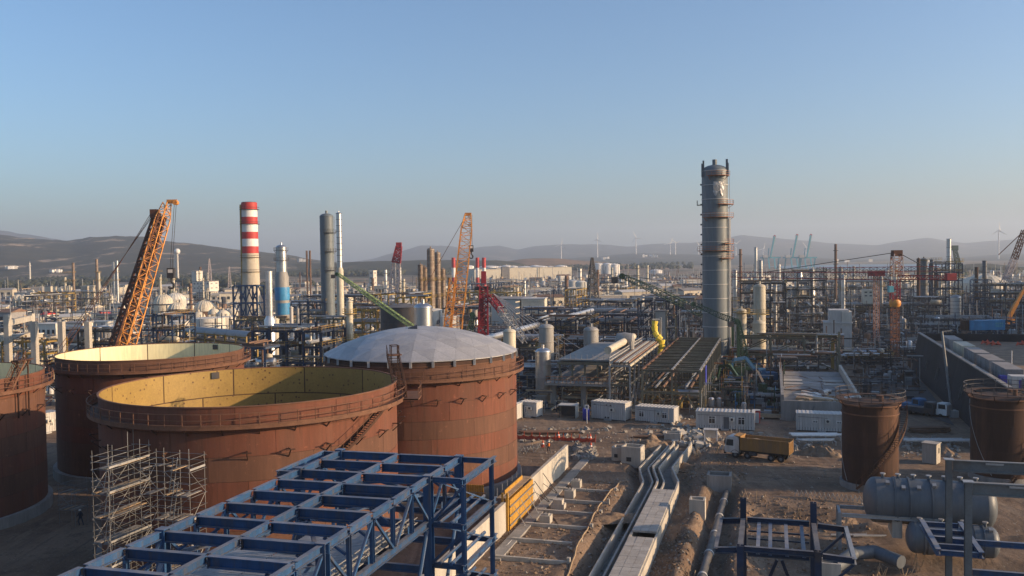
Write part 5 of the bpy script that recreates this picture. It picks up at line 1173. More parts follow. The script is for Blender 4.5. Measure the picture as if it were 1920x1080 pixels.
for px, yt, R, D, m_, lb in ((1722, 484, .8, 420, 'rust_dark', 'thin dark column at the left of the right hand plant'), (1732, 484, 1.7, 430, 'grey_paint', 'thick green grey column of the right hand plant'), (1747, 486, .9, 430, 'grey_paint', 'thin grey column beside the thick green grey one'), (1755, 502, 1.9, 440, 'pipe_rust', 'wide brown column behind the thick green grey one'), (1779, 448, .95, 400, 'silver', 'tall silver stack rising highest over the right hand plant'), (1763, 512, .7, 380, 'silver', 'shiny short column below the tall silver stack'),
        (1792, 553, 1.9, 330, 'silver', 'silver drum with a bright highlight in the right hand plant'), (1831, 501, .8, 430, 'rust_dark', 'short dark stack left of the grey stack at right'), (1846, 489, 1.0, 430, 'grey_paint', 'grey flat topped stack on the blue trestle')):
    vcol(lb, px, D, yt, R, m_, 0, 8, [(z, 0, 6.2) for z in (14, 20, 26) if R > 1.2], ring_m='dark_steel', cap='cone' if 'stack' in lb else 'dome')
for px, yt, lb in ((137, 493, 'tall brown stack with dark top among the left spheres'), (122, 520, 'short thin grey stack left of the tall brown one'), (130, 535, 'shortest cream stack beside the tall brown one'), (181, 486, 'stack with a dark collar in the left far plant'), (185, 510, 'pale stack leaning right of the collared stack'), (213, 491, 'left shining stack of the bright pair'), (219, 489, 'right shining stack of the bright pair'), (325, 515, 'cream stack behind the white dome tank'), (300, 520, 'grey stack behind the first orange crane')):
    vcol(lb, px, 640, yt, .95, 'insulated_brown' if px in (137, 181) else ('silver' if 205 < px < 225 else 'vessel_cream'), 0, 4, [(18, 0, 6.2), (24, 0, 6.2)], cap='cone', group='far left stacks', n=12)
# ---- red and white chimney with its trestle
CD = 430; q = at(467, 380, CD); t = thing('chimney', 'tall concrete chimney painted in red and white bands', 'chimney', (q.x, q.y, 0)); H = q.z
yb = [380, 393, 407, 420, 435, 448, 462, 475]
zz = [at(467, y, CD).z for y in yb]
def rc(z): return 3.75 + (H - z)*.010
for k in range(7): MB().tube((0, 0, zz[k + 1]), (0, 0, zz[k]), rc(zz[k + 1]), 28, rc(zz[k]), caps=False).build('band', 'red_paint' if k % 2 == 0 else 'white_paint', t, 'auto')
MB().tube((0, 0, 0), (0, 0, zz[7]), 4.6, 28, rc(zz[7]), caps=False).build('shaft', 'chimney_cream', t, 'auto')
MB().lathe([(3.75, 0), (3.2, .3), (3.2, -2), (0, -2)], 24, (0, 0, H)).build('mouth', 'dark_steel', t, 'auto')
for z in (zz[1], zz[3], zz[7] - 2, zz[7] - 9): b = MB(); ring(b, rc(z), rc(z) + .9, z - .1, z + .05, 24); ring(b, rc(z) + .8, rc(z) + .9, z + 1, z + 1.1, 24); b.build('gallery', 'rust_dark', t, 'auto')
b = MB(); b.bar(polar(4.2, 4.2, 4), polar(4.2, 4.2, H - 1), .7, .5); b.build('ladder_cage', 'yellow_steel', t)
tb = thing('trestle_tower', 'dark blue braced steel trestle at the foot of the red and white chimney', 'trestle', W3(437, 330), -.1)
q2 = W3(483, 330); wx = (q2 - W3(437, 330)).x; zt = at(460, 536, 330).z
for x in (0, wx*.52, wx):
    for y in (0, 7): stick('column', (x, y, 0), (x, y, zt), .55, 'blue_mid', tb)
for z in (zt, zt*.68, zt*.36):
    for y in (0, 7):
        stick('beam', (0, y, z), (wx, y, z), .45, 'blue_mid', tb)
        for x0, x1 in ((0, wx*.52), (wx*.52, wx)): m_ = (x0 + x1)/2; stick('brace', (x0, y, z - zt*.3), (m_, y, z), .35, 'blue_mid', tb); stick('brace', (x1, y, z - zt*.3), (m_, y, z), .35, 'blue_mid', tb)
    for x in (0, wx*.52, wx): stick('beam', (x, 0, z), (x, 7, z), .4, 'blue_mid', tb)
# ================================================================== STEEL STRUCTURES
GP = 'open steel process structures'
def FR(label, px0, px1, D, ytop, ny, dy, nlev, m, seed, dx=5.0, rz=RZ*.9, **k):
    A, B = W3(px0, D), W3(px1, D); w_ = (B - A).length; nx = max(2, round(w_/dx) + 1); H = at((px0 + px1)/2, ytop, D).z
    k.setdefault('group', GP); return frame(label, A, rz, nx, ny, w_/(nx - 1), dy, [H*(i + 1)/nlev for i in range(nlev)], m, seed=seed, **k)
FR('dark blue pipe filled steel structure between the cream tank and the dome', 472, 612, 196, 620, 3, 6, 4, 'blue_dark', 1, 4.4, npipes=26, eq=6, floor=.5, cw=.5, bw=.36)
FR('lower blue framework right behind the cream lined tank rim', 438, 500, 175, 652, 2, 6, 3, 'blue_mid', 2, 4.4, npipes=10, eq=2)
FR('rusty yellow pipe structure behind the slim cream column', 650, 740, 262, 582, 3, 6, 4, 'yellow_steel', 3, 4.6, npipes=20, eq=4)
FR('ochre steel pipe bridge in the distance left of the brown columns', 745, 800, 300, 558, 2, 6, 3, 'yellow_steel', 4, 5, npipes=10, eq=1)
FR('brown steel structure beside the wide grey column', 575, 655, 275, 598, 3, 6, 3, 'olive_steel', 5, 5, npipes=16, eq=4)
FR('blue grey steel structure behind the silver stack foot', 545, 615, 330, 566, 3, 7, 3, 'blue_mid', 6, 6, npipes=14, eq=3)
FR('olive steel structure below the blue wrapped column', 440, 545, 290, 600, 2, 7, 3, 'olive_steel', 7, 6, npipes=16, eq=4)
FR('blue steel frames to the right of the first orange crane', 262, 330, 235, 592, 3, 5, 4, 'blue_mid', 8, 4.5, npipes=14, eq=3)
FR('dark frames behind the concrete columns near the left tanks', 112, 225, 245, 620, 2, 8, 3, 'dark_steel', 9, 6, npipes=14, eq=5)
FR('low pipe rack with yellow edges behind the leftmost tank', 0, 95, 230, 640, 2, 8, 3, 'yellow_steel', 10, 6, npipes=16, eq=2, pm=('pipe_rust', 'vessel_cream', 'pipe_silver'))
FR('wide dark blue pipe structure behind the grey vertical vessels', 985, 1100, 262, 602, 4, 7, 4, 'blue_dark', 11, 5, npipes=26, eq=6)
FR('dark blue pipe structure left of the tall blue gate frame', 1100, 1205, 285, 590, 4, 7, 4, 'blue_dark', 12, 5.5, npipes=24, eq=5)
FR('tall dark blue frame with white wall left of the tallest column', 1196, 1222, 255, 566, 2, 7, 4, 'blue_dark', 13, 4, npipes=5, eq=0, brace=.8)
FR('second tall dark blue frame nearer to the tallest column', 1250, 1268, 262, 566, 2, 7, 4, 'blue_dark', 14, 3, npipes=4, eq=0, brace=.8)
FR('low dark blue pipe rack under the grey vessels beside the dome tank', 968, 1062, 190, 690, 3, 6, 3, 'blue_dark', 15, 5, npipes=22, eq=4)
FR('dark pipe structure in front of the white building', 940, 1040, 228, 640, 3, 6, 3, 'dark_steel', 16, 5, npipes=20, eq=5)
FR('dark crowded pipe rack behind the grey roofed platform', 1040, 1210, 238, 640, 3, 6, 3, 'dark_steel', 17, 5.5, npipes=26, eq=7)
FR('distant blue steel frames before the long beige factory', 975, 1080, 350, 580, 3, 8, 3, 'blue_mid', 18, 7, npipes=18, eq=4)
FR('dark frames to the left of the yellow chute in the distance', 1085, 1190, 380, 566, 3, 8, 3, 'blue_dark', 19, 7, npipes=16, eq=5)
FR('scaffolded steel structure behind the thick cream columns', 1388, 1470, 300, 532, 3, 6, 6, 'dark_steel', 20, 5, npipes=22, eq=5, cw=.25, bw=.2)
FR('tall scaffolded steel structure around the shining column', 1470, 1545, 325, 510, 3, 6, 7, 'dark_steel', 21, 4.5, npipes=20, eq=5, cw=.22, bw=.18)
FR('brown steel pipe bridge crossing behind the cream columns', 1382, 1562, 222, 632, 2, 5, 2, 'olive_steel', 22, 7, npipes=14, eq=2, cw=.4, bw=.4, brace=.8)
FR('low dark frame full of hoses before the pipe bridge', 1455, 1530, 205, 672, 2, 5, 2, 'dark_steel', 23, 4, npipes=8, eq=2, brace=.9)
FR('dark steel structure left of the tower crane mast', 1590, 1668, 232, 668, 3, 6, 3, 'dark_steel', 24, 5, npipes=16, eq=3)
FR('dark stacked steel racks right of the tower crane mast', 1682, 1722, 250, 655, 3, 6, 5, 'dark_steel', 25, 4, npipes=14, eq=2)
FR('dark low pipe racks in the distance behind the tower crane', 1560, 1720, 420, 572, 3, 9, 3, 'dark_steel', 26, 9, npipes=22, eq=6)
FR('long horizontal dark pipe rack right of the scaffolded columns', 1545, 1700, 520, 528, 2, 9, 3, 'dark_steel', 27, 12, npipes=18, eq=2)
FR('blue steel structure of the right hand plant below the silver stack', 1755, 1800, 372, 495, 3, 7, 7, 'blue_dark', 28, 4.5, npipes=16, eq=4)
FR('dark multi storey frame of the right hand plant', 1712, 1765, 365, 560, 3, 7, 4, 'dark_steel', 29, 5, npipes=16, eq=4)
FR('blue braced trestle under the two stacks at right', 1826, 1856, 405, 525, 2, 7, 6, 'blue_mid', 30, 7, npipes=3, eq=0, brace=.95)
FR('dark frames between the blue trestle and the right picture edge', 1856, 1935, 380, 535, 3, 8, 4, 'dark_steel', 31, 7, npipes=18, eq=4)
FR('low dark frames below the right hand plant', 1740, 1880, 320, 600, 3, 6, 2, 'dark_steel', 32, 7, npipes=22, eq=6)
FR('rusty frames before the scaffold structure right of the tallest column', 1368, 1400, 226, 655, 2, 5, 5, 'orange_paint', 33, 3.2, npipes=10, eq=1, cw=.22, bw=.16)
FR('thin dark scaffold frames beside the green machines', 1362, 1392, 205, 678, 2, 4, 4, 'dark_steel', 34, 3, npipes=6, eq=1, cw=.2, bw=.16)
FR('yellow portal at the end of the brown pipe bridge', 1562, 1572, 222, 640, 2, 4, 1, 'yellow_steel', 35, 2, npipes=1, eq=0, brace=0, rails=False, cw=.4, bw=.5)
for i, (a, b, D, yt, sd) in enumerate(((700, 790, 380, 552, 41), (830, 900, 330, 578, 42), (890, 980, 300, 622, 43), (1270, 1312, 330, 590, 44), (1215, 1300, 420, 560, 45), (560, 700, 420, 556, 46))):
    FR(('ochre frames far left of the brown columns', 'dark frames around the foot of the second orange crane', 'pipe frames below the white building', 'dark frames close left of the tallest column', 'pipe racks in front of the green crane', 'low dark racks behind the blue structures')[i], a, b, D, yt, 3, 8, 3, ('yellow_steel', 'dark_steel', 'blue_dark', 'dark_steel', 'olive_steel', 'dark_steel')[i], sd, 7, npipes=16, eq=4, joined=True, cw=.4, bw=.3)
# pipe gallery with a long silver roof on the left
A, B = W3(322, 262), W3(470, 232); d = B - A; t = thing('pipe_gallery', 'long pipe gallery under a silver barrel roof left of the silver stack', 'pipe rack', A, math.atan2(d.y, d.x)); L = d.length; Hg = at(400, 623, 247).z
n = 8
for i in range(n): MB().lathe([(1.5, i*L/n + .05), (1.5, (i + 1)*L/n - .05)], 10, (0, 0, Hg - .2), -1.57, 1.57, 'x').build('roof_sheet', 'galv', t, True)
for i in range(n + 1):
    for y in (-1.6, 1.6): stick('column', (i*L/n, y, 0), (i*L/n, y, Hg), .35, 'yellow_steel', t)
    stick('beam', (i*L/n, -1.6, Hg - 2.2), (i*L/n, 1.6, Hg - 2.2), .3, 'yellow_steel', t)
for z in (Hg - .3, Hg - 2.2, Hg - 4.2):
    for y in (-1.6, 1.6): stick('beam', (0, y, z), (L, y, z), .3, 'yellow_steel', t)
for i in range(9): MB().tube((0, -1.3 + .32*i, Hg - 1.9 - 2*(i % 2)), (L, -1.3 + .32*i, Hg - 1.9 - 2*(i % 2)), .15, 6).build('pipe', ('pipe_rust', 'galv', 'vessel_cream')[i % 3], t)
A, B = W3(905, 215), W3(1110, 330); d = B - A; t = thing('insulated_pipe', 'long fat silver pipeline slanting away behind the grey vertical vessels', 'pipe', A, math.atan2(d.y, d.x)); L = d.length
for i in range(9):
    MB().tube((i*L/9 + .1, 0, 9.6), ((i + 1)*L/9 - .1, 0, 9.6), .8, 12).build('pipe_section', 'pipe_silver', t, 'auto'); stick('support', (i*L/9 + 2, 0, 0), (i*L/9 + 2, 0, 8.8), .4, 'dark_steel', t)
for px, D, lb in ((1040, 560, 'bright horizontal silver drum right of the white building'), (1086, 540, 'second bright horizontal silver drum farther right')):
    q = W3(px, D); t = thing('horizontal_drum', lb, 'vessel', q, 0, 'horizontal silver drums'); z = at(px, 563, D).z
    for i in range(6): MB().tube((-11 + i*3.6, 0, z), (-11 + (i + 1)*3.6 - .2, 0, z), 2.3, 14).build('shell_course', 'silver', t, 'auto')
    for x in (-8, 8): MB().box((x, 0, (z - 2)/2), (1.2, 3, z - 2)).build('saddle', 'concrete_dark', t)
# ================================================================== CRANES
def lattice(t, p, q, w0, w1, n, mc, ml=None, cr=.22, lr=.12, parts=True, w2=None):
    ml = ml or mc; p, q = Vector(p), Vector(q); d = (q - p).normalized(); up = Vector((0, 0, 1)) if abs(d.z) < .97 else Vector((0, 1, 0)); x = d.cross(up).normalized(); y = d.cross(x)
    def c(i, s, v): f = i/n; w_ = w0 + (w1 - w0)*f; return p.lerp(q, f) + x*s*w_/2 + y*v*w_/2
    J = MB()
    for s, v in ((-1, -1), (1, -1), (1, 1), (-1, 1)): stick('chord', c(0, s, v), c(n, s, v), cr, mc, t)
    for i in range(n):
        F4 = (((-1, -1), (1, -1)), ((1, -1), (1, 1)), ((1, 1), (-1, 1)), ((-1, 1), (-1, -1)))
        for k, (a, b) in enumerate(F4):
            P, Q = (c(i, *a), c(i + 1, *b)) if (i + k) % 2 else (c(i, *b), c(i + 1, *a))
            if parts: stick('lacing', P, Q, lr, ml, t); stick('lacing', c(i, *a), c(i, *b), lr, ml, t)
            else: J.bar(P, Q, lr); J.bar(c(i, *a), c(i, *b), lr)
    if not parts: J.build('lacing', ml, t)
def hook(t, p, s=1.0):
    h = MB().box(tuple(p), (1.0*s, .8*s, 1.5*s)).build('hook_block', 'black_rubber', t); MB().box((p[0], p[1] - .41*s, p[2] + .3*s), (.7*s, .03, .5*s)).build('hook_plate', 'white_paint', h)
    b = MB(); b.path([Vector(p) + Vector(v)*s for v in ((0, 0, -.7), (0, 0, -1.3), (.4, 0, -1.7), (.3, 0, -2.2), (-.2, 0, -2.3), (-.45, 0, -2.0))], .16*s, 6); b.build('hook', 'black_rubber', h)
    return h
# first orange crane (boom foot hidden behind the cream tank)
D1 = 214; p0, p1 = at(236, 655, D1 - 4), at(309, 396, D1 + 8); t = thing('crawler_crane', 'large orange lattice boom crane rising behind the cream lined tank', 'crane', (p0.x, p0.y, 0), 0, 'crawler cranes'); o0 = Vector((p0.x, p0.y, 0)); P0, P1 = p0 - o0, p1 - o0
dv = (P1 - P0).normalized(); base = P0 - dv*(P0.z - 2)/dv.z
lattice(t, base, P0 + dv*1.5, 1.3, 2.7, 5, 'orange_crane', None, .24, .11); lattice(t, P0 + dv*1.6, P1 - dv*2, 2.7, 2.5, 14, 'orange_crane', None, .24, .11); lattice(t, P1 - dv*1.9, P1 + dv*2.2, 2.5, 1.4, 3, 'orange_crane', None, .22, .11)
mo = Vector((-2.6, 2.2, 0)); lattice(t, base + mo + Vector((-1, 0, 0)), P1 + mo*.55 - dv*1.0, 2.6, 2.1, 20, 'rust_shade_boom', None, .5, .42)  # dark dense mast added to stand in for the boom's shaded side
MB().box(tuple(P1 + dv*2.4 + Vector((1.2, 0, .2))), (2.4, .9, 1.0)).build('boom_head', 'orange_crane', t); MB().tube(P1 + dv*2.2 + Vector((2.2, -.7, .1)), P1 + dv*2.2 + Vector((2.2, .7, .1)), .6, 14).build('sheave', 'orange_crane', t)
MB().box(tuple(P1 + Vector((-2.6, 0, -.6))), (1.8, 1.6, 2.2)).build('mast_head', 'rust_shade_boom', t)
hk = at(321, 512, D1 + 8) - o0; hook(t, hk, 1.7)
for s in (-.25, .25): stick('hoist_rope', (hk.x + s, hk.y, hk.z + 1), (P1.x + 2.6 + s, P1.y + .5, P1.z + 3), .09, 'dark_steel', t)
for s in (0, 1.2, 2.2): stick('pendant_rope', P1 + Vector((-3.2, s, 0)), base + Vector((-14 - s, 3, 6)), .12, 'rust_shade_boom', t)
MB().box(tuple(base + Vector((-3, 2, .6))), (10, 5, 3)).build('crane_house', 'orange_crane', t)
for s in (-2.6, 2.6): MB().box((base.x - 1, base.y + s + 1, .7), (9, 1.3, 1.4)).build('track', 'black_rubber', t)
D2 = 262; p0, p1 = at(852, 640, D2 - 3), at(877, 409, D2 + 5); t = thing('crawler_crane', 'second orange lattice crane standing right of the brown columns', 'crane', (p0.x, p0.y, 0), 0, 'crawler cranes'); o0 = Vector((p0.x, p0.y, 0)); P0, P1 = p0 - o0, p1 - o0; dv = (P1 - P0).normalized(); base = P0 - dv*(P0.z - 2)/dv.z
lattice(t, base, P1 - dv*3, 3.7, 3.2, 19, 'orange_crane', None, .26, .14); lattice(t, P1 - dv*2.9, P1 + dv*1, 2.9, 1.8, 3, 'orange_crane', None, .26, .16); lattice(t, base + Vector((-2.6, 2.5, 0)), base + Vector((-2.6, 2.5, 0)) + dv*22, 2.2, 2.0, 9, 'orange_crane', None, .3, .2)
MB().box(tuple(P1 + dv*1.2), (2.0, 1.2, .9)).build('boom_head', 'orange_crane', t); hk = at(883.5, 466, D2 + 3) - o0; hook(t, hk, 1.3)
for s in (-.3, .3): stick('hoist_rope', (hk.x + s, hk.y, hk.z + 1), (P1.x + 1 + s, P1.y, P1.z + 1), .09, 'dark_steel', t); stick('pendant_rope', P1 + Vector((-1, s, 0)), base + Vector((-9, 3 + s, 18)), .08, 'rust_shade_boom', t)
MB().box(tuple(base + Vector((-3, 2, .6))), (9, 5, 3)).build('crane_house', 'orange_crane', t)
# red cranes
D3 = 232; q = W3(905, D3); t = thing('crawler_crane', 'crimson crane mast with grey lattice jib lowered to the right', 'crane', q, 0, 'crawler cranes'); z1, z2 = at(905, 625, D3).z, at(905, 522, D3).z
lattice(t, (0, 0, 1), (0, 0, z1 + 6), 2.5, 2.4, 4, 'red_crane', None, .4, .28); MB().box((-.4, 0, (z1 + z2)/2 - 1), (1.3, 1.3, z2 - z1 - 6)).build('mast_body', 'red_crane', t); lattice(t, (0, 0, z1), (.3, 0, z2 - 2), 2.3, 2.0, 9, 'red_crane', None, .4, .26)
MB().box((0, -.3, z2 - 2.6), (4.2, 1.4, 1.0)).build('mast_head', 'dark_steel', t); MB().box((.3, 0, z2 + .3), (1.3, 1.3, 3.2)).build('mast_top', 'red_crane', t); MB().box((1.6, 0, 1.8), (4.5, 4, 3.2)).build('crane_house', 'red_crane', t)
J0 = Vector((2.2, 0, z2 - 5)); J1 = at(985, 640, 214) - q; lattice(t, J0, J0.lerp(J1, .32), 1.5, 1.3, 4, 'red_crane', None, .25, .16); lattice(t, J0.lerp(J1, .3), J1, 1.9, 1.2, 9, 'galv', None, .16, .1, False)
for s in range(5): stick('pendant_rope', J0 + Vector((.6, s*.4 - .8, 1)), J1.lerp(J0, -.06*s) + Vector((2 + 2.2*s, 0, 1)), .1, 'galv', t)
D4 = 420; q = W3(742, D4); t = thing('crawler_crane', 'distant crane boom painted red above and white below', 'crane', q, 0, 'crawler cranes'); a, b_, c_ = at(738, 545, D4) - q, at(743, 492, D4) - q, at(748, 462, D4) - q
lattice(t, (-3, 0, 0), a, 4, 4.2, 4, 'pale_lattice', None, .4, .25, False); lattice(t, a, b_, 4.2, 3.6, 9, 'pale_lattice', None, .4, .25, False); lattice(t, b_, c_, 3.6, 2.4, 5, 'red_crane', None, .6, .5, False); MB().box(tuple(c_ + Vector((0, 0, .6))), (2.6, 2, 2.6)).build('boom_head', 'red_crane', t)
# green jibs
def jib(label, pts, D, m, w, n, Dp=None, mast=True, mk='crawler_crane', rope=None):
    P = [at(x, y, D + (Dp or 0)*i) for i, (x, y) in enumerate(pts)]; o = Vector((P[-1].x, P[-1].y, 0)); t = thing(mk, label, 'crane', o, 0, 'crawler cranes'); P = [p - o for p in P]
    for a, b in zip(P, P[1:]): lattice(t, a, b, w*.6 if a == P[0] else w, w, n, m, None, max(.15, w*.085), max(.08, w*.05), False)
    MB().tube(P[0] + Vector((-.3, -w*.3, 0)), P[0] + Vector((-.3, w*.3, 0)), w*.5, 12).build('sheave', 'green_crane', t); MB().box(tuple(P[0] + Vector((-w*1.4, 0, -w*.6))), (w, w*.8, w)).build('boom_head', 'dark_steel', t)
    e = P[-1]; MB().box((0, 0, 1.9), (6, 4, 3)).build('crane_house', 'green_crane', t)
    stick('boom_foot', e, (0, 0, 3), w*.5, m, t)
    for s in (-2, 2): MB().box((0, s, .6), (7, 1.1, 1.2)).build('track', 'black_rubber', t)
    for pr in rope or (): stick('pendant_rope', *[at(x, y, D) - o for x, y in pr], .12, 'dark_steel', t)
    return t
jib('pale green crane jib slanting down from the slim silver column to the dome', [(634, 514), (720, 575), (812, 640)], 226, 'lime_crane', .95, 18, -4)
jib('green crane jib with two slack lines left of the tallest column', [(1168, 518), (1245, 552), (1318, 588), (1372, 606)], 262, 'green_crane', 1.8, 9, -10, rope=(((1176, 516), (1310, 540)), ((1180, 518), (1300, 575))))
jib('thin dark green jib crossing in front of the tallest column', [(1302, 570), (1350, 592), (1384, 604)], 218, 'green_crane', 1.2, 8, -1)
jib('short bright green boom behind the dome roof', [(888, 590), (880, 622), (874, 650)], 214, 'green_crane', 1.3, 6, 0)
jib('green crane boom hanging upright beside the patched cream column', [(1384, 602), (1394, 650), (1398, 690)], 205, 'green_crane', 1.2, 9, 0)
# tower crane
DT = 236; q = W3(1678, DT); t = thing('tower_crane', 'orange red tower crane with long level jib reaching left', 'crane', q, RZ*0, 'tower cranes'); zj, zt = at(1678, 518, DT).z, at(1685, 476, DT).z
lattice(t, (0, 0, 0), (0, 0, zj - 8), 1.7, 1.7, 15, 'rust_light', 'orange_paint', .17, .09); lattice(t, (0, 0, zj - 7.5), (0, 0, zj - 1), 1.9, 1.9, 4, 'red_crane', None, .24, .13); lattice(t, (.4, 0, zj), (.5, 0, zt), 2.6, 2.2, 5, 'pale_lattice', 'orange_paint', .2, .12)
MB().lathe([(1.2, -1.2), (1.5, -.6), (1.5, .3), (1.2, .8)], 16, (0, 0, zj - 7)).build('slewing_ring', 'orange_crane', t, 'auto'); MB().box((-1.5, -.8, zj - 3.4), (1.2, 1.3, 1.7)).build('operator_cab', 'cyan_crane', t); MB().box((.5, 0, zt + .2), (2.4, 1.8, 1.6)).build('apex', 'rust_shade_boom', t)
jl = at(1362, 512, DT + 30) - q; lattice(t, (-1, 0, zj), (jl.x, jl.y, zj + .5), 2.0, 1.5, 30, 'red_crane', 'dark_steel', .15, .08, False); cj = at(1790, 520, DT - 12) - q
lattice(t, (1, 0, zj - .3), (cj.x, cj.y, zj - .3), 1.2, 1.0, 10, 'red_crane', None, .2, .12, False); MB().box((cj.x - 1, cj.y, zj), (2.4, 1.4, 1.8)).build('counterweight', 'red_crane', t)
stick('tie_bar', (.2, 0, zt + .4), at(1432, 511, DT + 22) - q, .18, 'dark_steel', t); stick('tie_bar', (.8, 0, zt + .4), (cj.x - 4, cj.y, zj + .6), .16, 'dark_steel', t)
q2 = W3(1643, DT + 40); t2 = thing('tower_crane', 'thin second tower crane mast left of the orange red one', 'crane', q2, 0, 'tower cranes'); z2 = at(1643, 517, DT + 40).z
lattice(t2, (0, 0, 0), (0, 0, z2), 1.3, 1.3, 20, 'orange_paint', 'pale_lattice', .16, .08, False); MB().box((0, 0, z2 + .7), (5, 1.4, 1.6)).build('slewing_ring', 'red_crane', t2); lattice(t2, (-18, 2, z2 + 2), (18, -3, z2 + 2), 1.4, 1.4, 18, 'red_crane', 'dark_steel', .16, .09, False)
# lattice boom leaving the frame at right, telescopic orange boom below it
D5 = 420; P = [at(1884, 530, D5), at(1902, 485, D5), at(1921, 432, D5)]; o = Vector((P[0].x, P[0].y, 0)); t = thing('crawler_crane', 'pale lattice crane boom leaning out of the picture at the right edge', 'crane', o, 0, 'crawler cranes'); lattice(t, P[0] - o, P[1] - o, 2.4, 2.2, 9, 'pale_lattice', None, .3, .16, False); lattice(t, P[1] - o, P[2] - o, 2.2, 1.8, 9, 'rust_shade_boom', None, .3, .18, False); stick('mast', P[0] - o, (0, 0, 2), 1.0, 'rust_shade_boom', t); MB().box((0, 0, 1.6), (8, 4, 3)).build('crane_house', 'red_crane', t); stick('pendant_rope', P[2] - o, at(1872, 478, D5) - o, .3, 'rust_shade_boom', t)
stick('jib_tip', P[2] - o, P[2] - o + Vector((.6, 0, 6)), .2, 'dark_steel', t)
D6 = 330; P = [at(1891, 596, D6), at(1925, 532, D6)]; o = Vector((P[0].x, P[0].y, 0)); t = thing('mobile_crane', 'mobile crane with bright orange telescopic boom at the right edge', 'crane', o, 0); d_ = P[1] - P[0]
for i, (f0, f1, w_) in enumerate(((0, .45, 1.3), (.44, .75, 1.05), (.74, 1.1, .8))): stick('boom_section', P[0] - o + d_*f0, P[0] - o + d_*f1, w_, 'orange_crane', t)
MB().box((-1, 0, 1.5), (9, 2.8, 1.6)).build('carrier', 'dark_steel', t); MB().box((0, 0, 3.2), (3.4, 2.6, 2.0)).build('crane_house', 'orange_crane', t); stick('boom_foot', (0, 0, 3), P[0] - o, .9, 'orange_crane', t)
for x in (-4, -2, 0, 2): MB().lathe([(0, -1.5), (.7, -1.5), (.7, 1.5), (0, 1.5)], 12, (x - .6, 0, .7), axis='y').build('wheel', 'tyre', t, 'auto')
# far green harbour crane and cyan quay cranes, masts
for px, y0, y1, lb in ((1448, 443, 505, 'left of the three raised cyan quay cranes'), (1490, 441, 505, 'middle one of the three raised cyan quay cranes'), (1516, 441, 505, 'right hand one of the three raised cyan quay cranes')):
    D = 2000; q = W3(px, D); t = thing('quay_crane', lb, 'crane', (q.x, D, 0), 0, 'cyan quay cranes'); k = D/F; zt = at(px, y0, D).z; zb = at(px, 483, D).z
    for x in (-18, -8, 4, 14):
        stick('leg', (x*k*.9, 10 if x % 4 else -10, 0), (x*k*.9, 0, zb), 2.4, 'cyan_crane', t)
    stick('girder', (-22*k, 0, zb), (16*k, 0, zb), 3.0, 'cyan_crane', t); stick('boom', (-4*k, -2, zb), (4*k, -2, zt), 3.2, 'cyan_crane', t); stick('boom', (-1.5*k, 2, zb), (6.5*k, 2, zt), 2.2, 'white_panel', t); stick('apex_frame', (-8*k, 0, zb), (-6*k, 0, zb + 18*k), 1.8, 'cyan_crane', t)
    for f in (.2, .4, .6, .8): stick('boom_tie', ((-4 + 8*f)*k, -2, zb + (zt - zb)*f), ((-1.5 + 8*f)*k, 2, zb + (zt - zb)*f), 1.0, 'cyan_crane', t)
    stick('boom_tip', (3.6*k, 0, zt - 3), (5.5*k, 0, zt + 2), 4.0, 'red_paint', t); MB().box((-13*k, 0, zb + 3), (9*k, 8, 6)).build('machinery_house', 'white_panel', t)
q = W3(1795, 1050); t = thing('crawler_crane', 'faint green harbour crane above the right hand plant', 'crane', q, 0, 'crawler cranes'); z_ = at(1795, 468, 1050).z; lattice(t, (4, 0, 0), (-3, 0, z_), 6, 3, 10, 'green_crane', None, .9, .5, False); MB().box((-3, 0, z_ + 2), (7, 3, 6)).build('boom_head', 'green_crane', t); MB().box((5, 0, 3), (10, 6, 6)).build('crane_house', 'green_crane', t)
def lattice_mast(label, px, D, yt, w_, m='rust_dark'):
    q = W3(px, D); t = thing('lattice_tower', label, 'tower', q, .3, 'lattice towers'); z = at(px, yt, D).z; lattice(t, (0, 0, 0), (0, 0, z*.72), w_, w_*.45, 8, m, None, w_*.10, w_*.06, False); lattice(t, (0, 0, z*.72), (0, 0, z), w_*.45, w_*.12, 5, m, None, w_*.08, w_*.05, False); return t
lattice_mast('dark lattice flare tower in the middle distance', 1111, 520, 483, 6.5, 'dark_steel'); lattice_mast('thin pale lattice mast above the white processing block', 394, 900, 485, 5, 'pale_lattice'); lattice_mast('second thin lattice mast left of the chimney', 431, 1000, 500, 4, 'pale_lattice')
for px, y0, y1, lb in ((896, 483, 530, 'left of the three red and white banded stacks by the crimson crane'), (908, 483, 530, 'right one of the red and white banded stacks by the crimson crane'), (851, 483, 545, 'red and white banded stack partly behind the second orange crane')):
    D = 800; q = W3(px, D); t = thing('banded_stack', lb, 'stack', q, 0, 'red and white banded stacks'); zs = [0] + [at(px, y, D).z for y in (560, 540, 520, 502, 483)]
    for i, (a, b_) in enumerate(zip(zs, zs[1:])):
        if b_ > a: MB().tube((0, 0, a), (0, 0, b_), 1.8, 14, 1.7, caps=(i == 4)).build('band', ('white_paint', 'red_paint', 'red_paint', 'white_paint', 'red_paint')[i], t, 'auto')
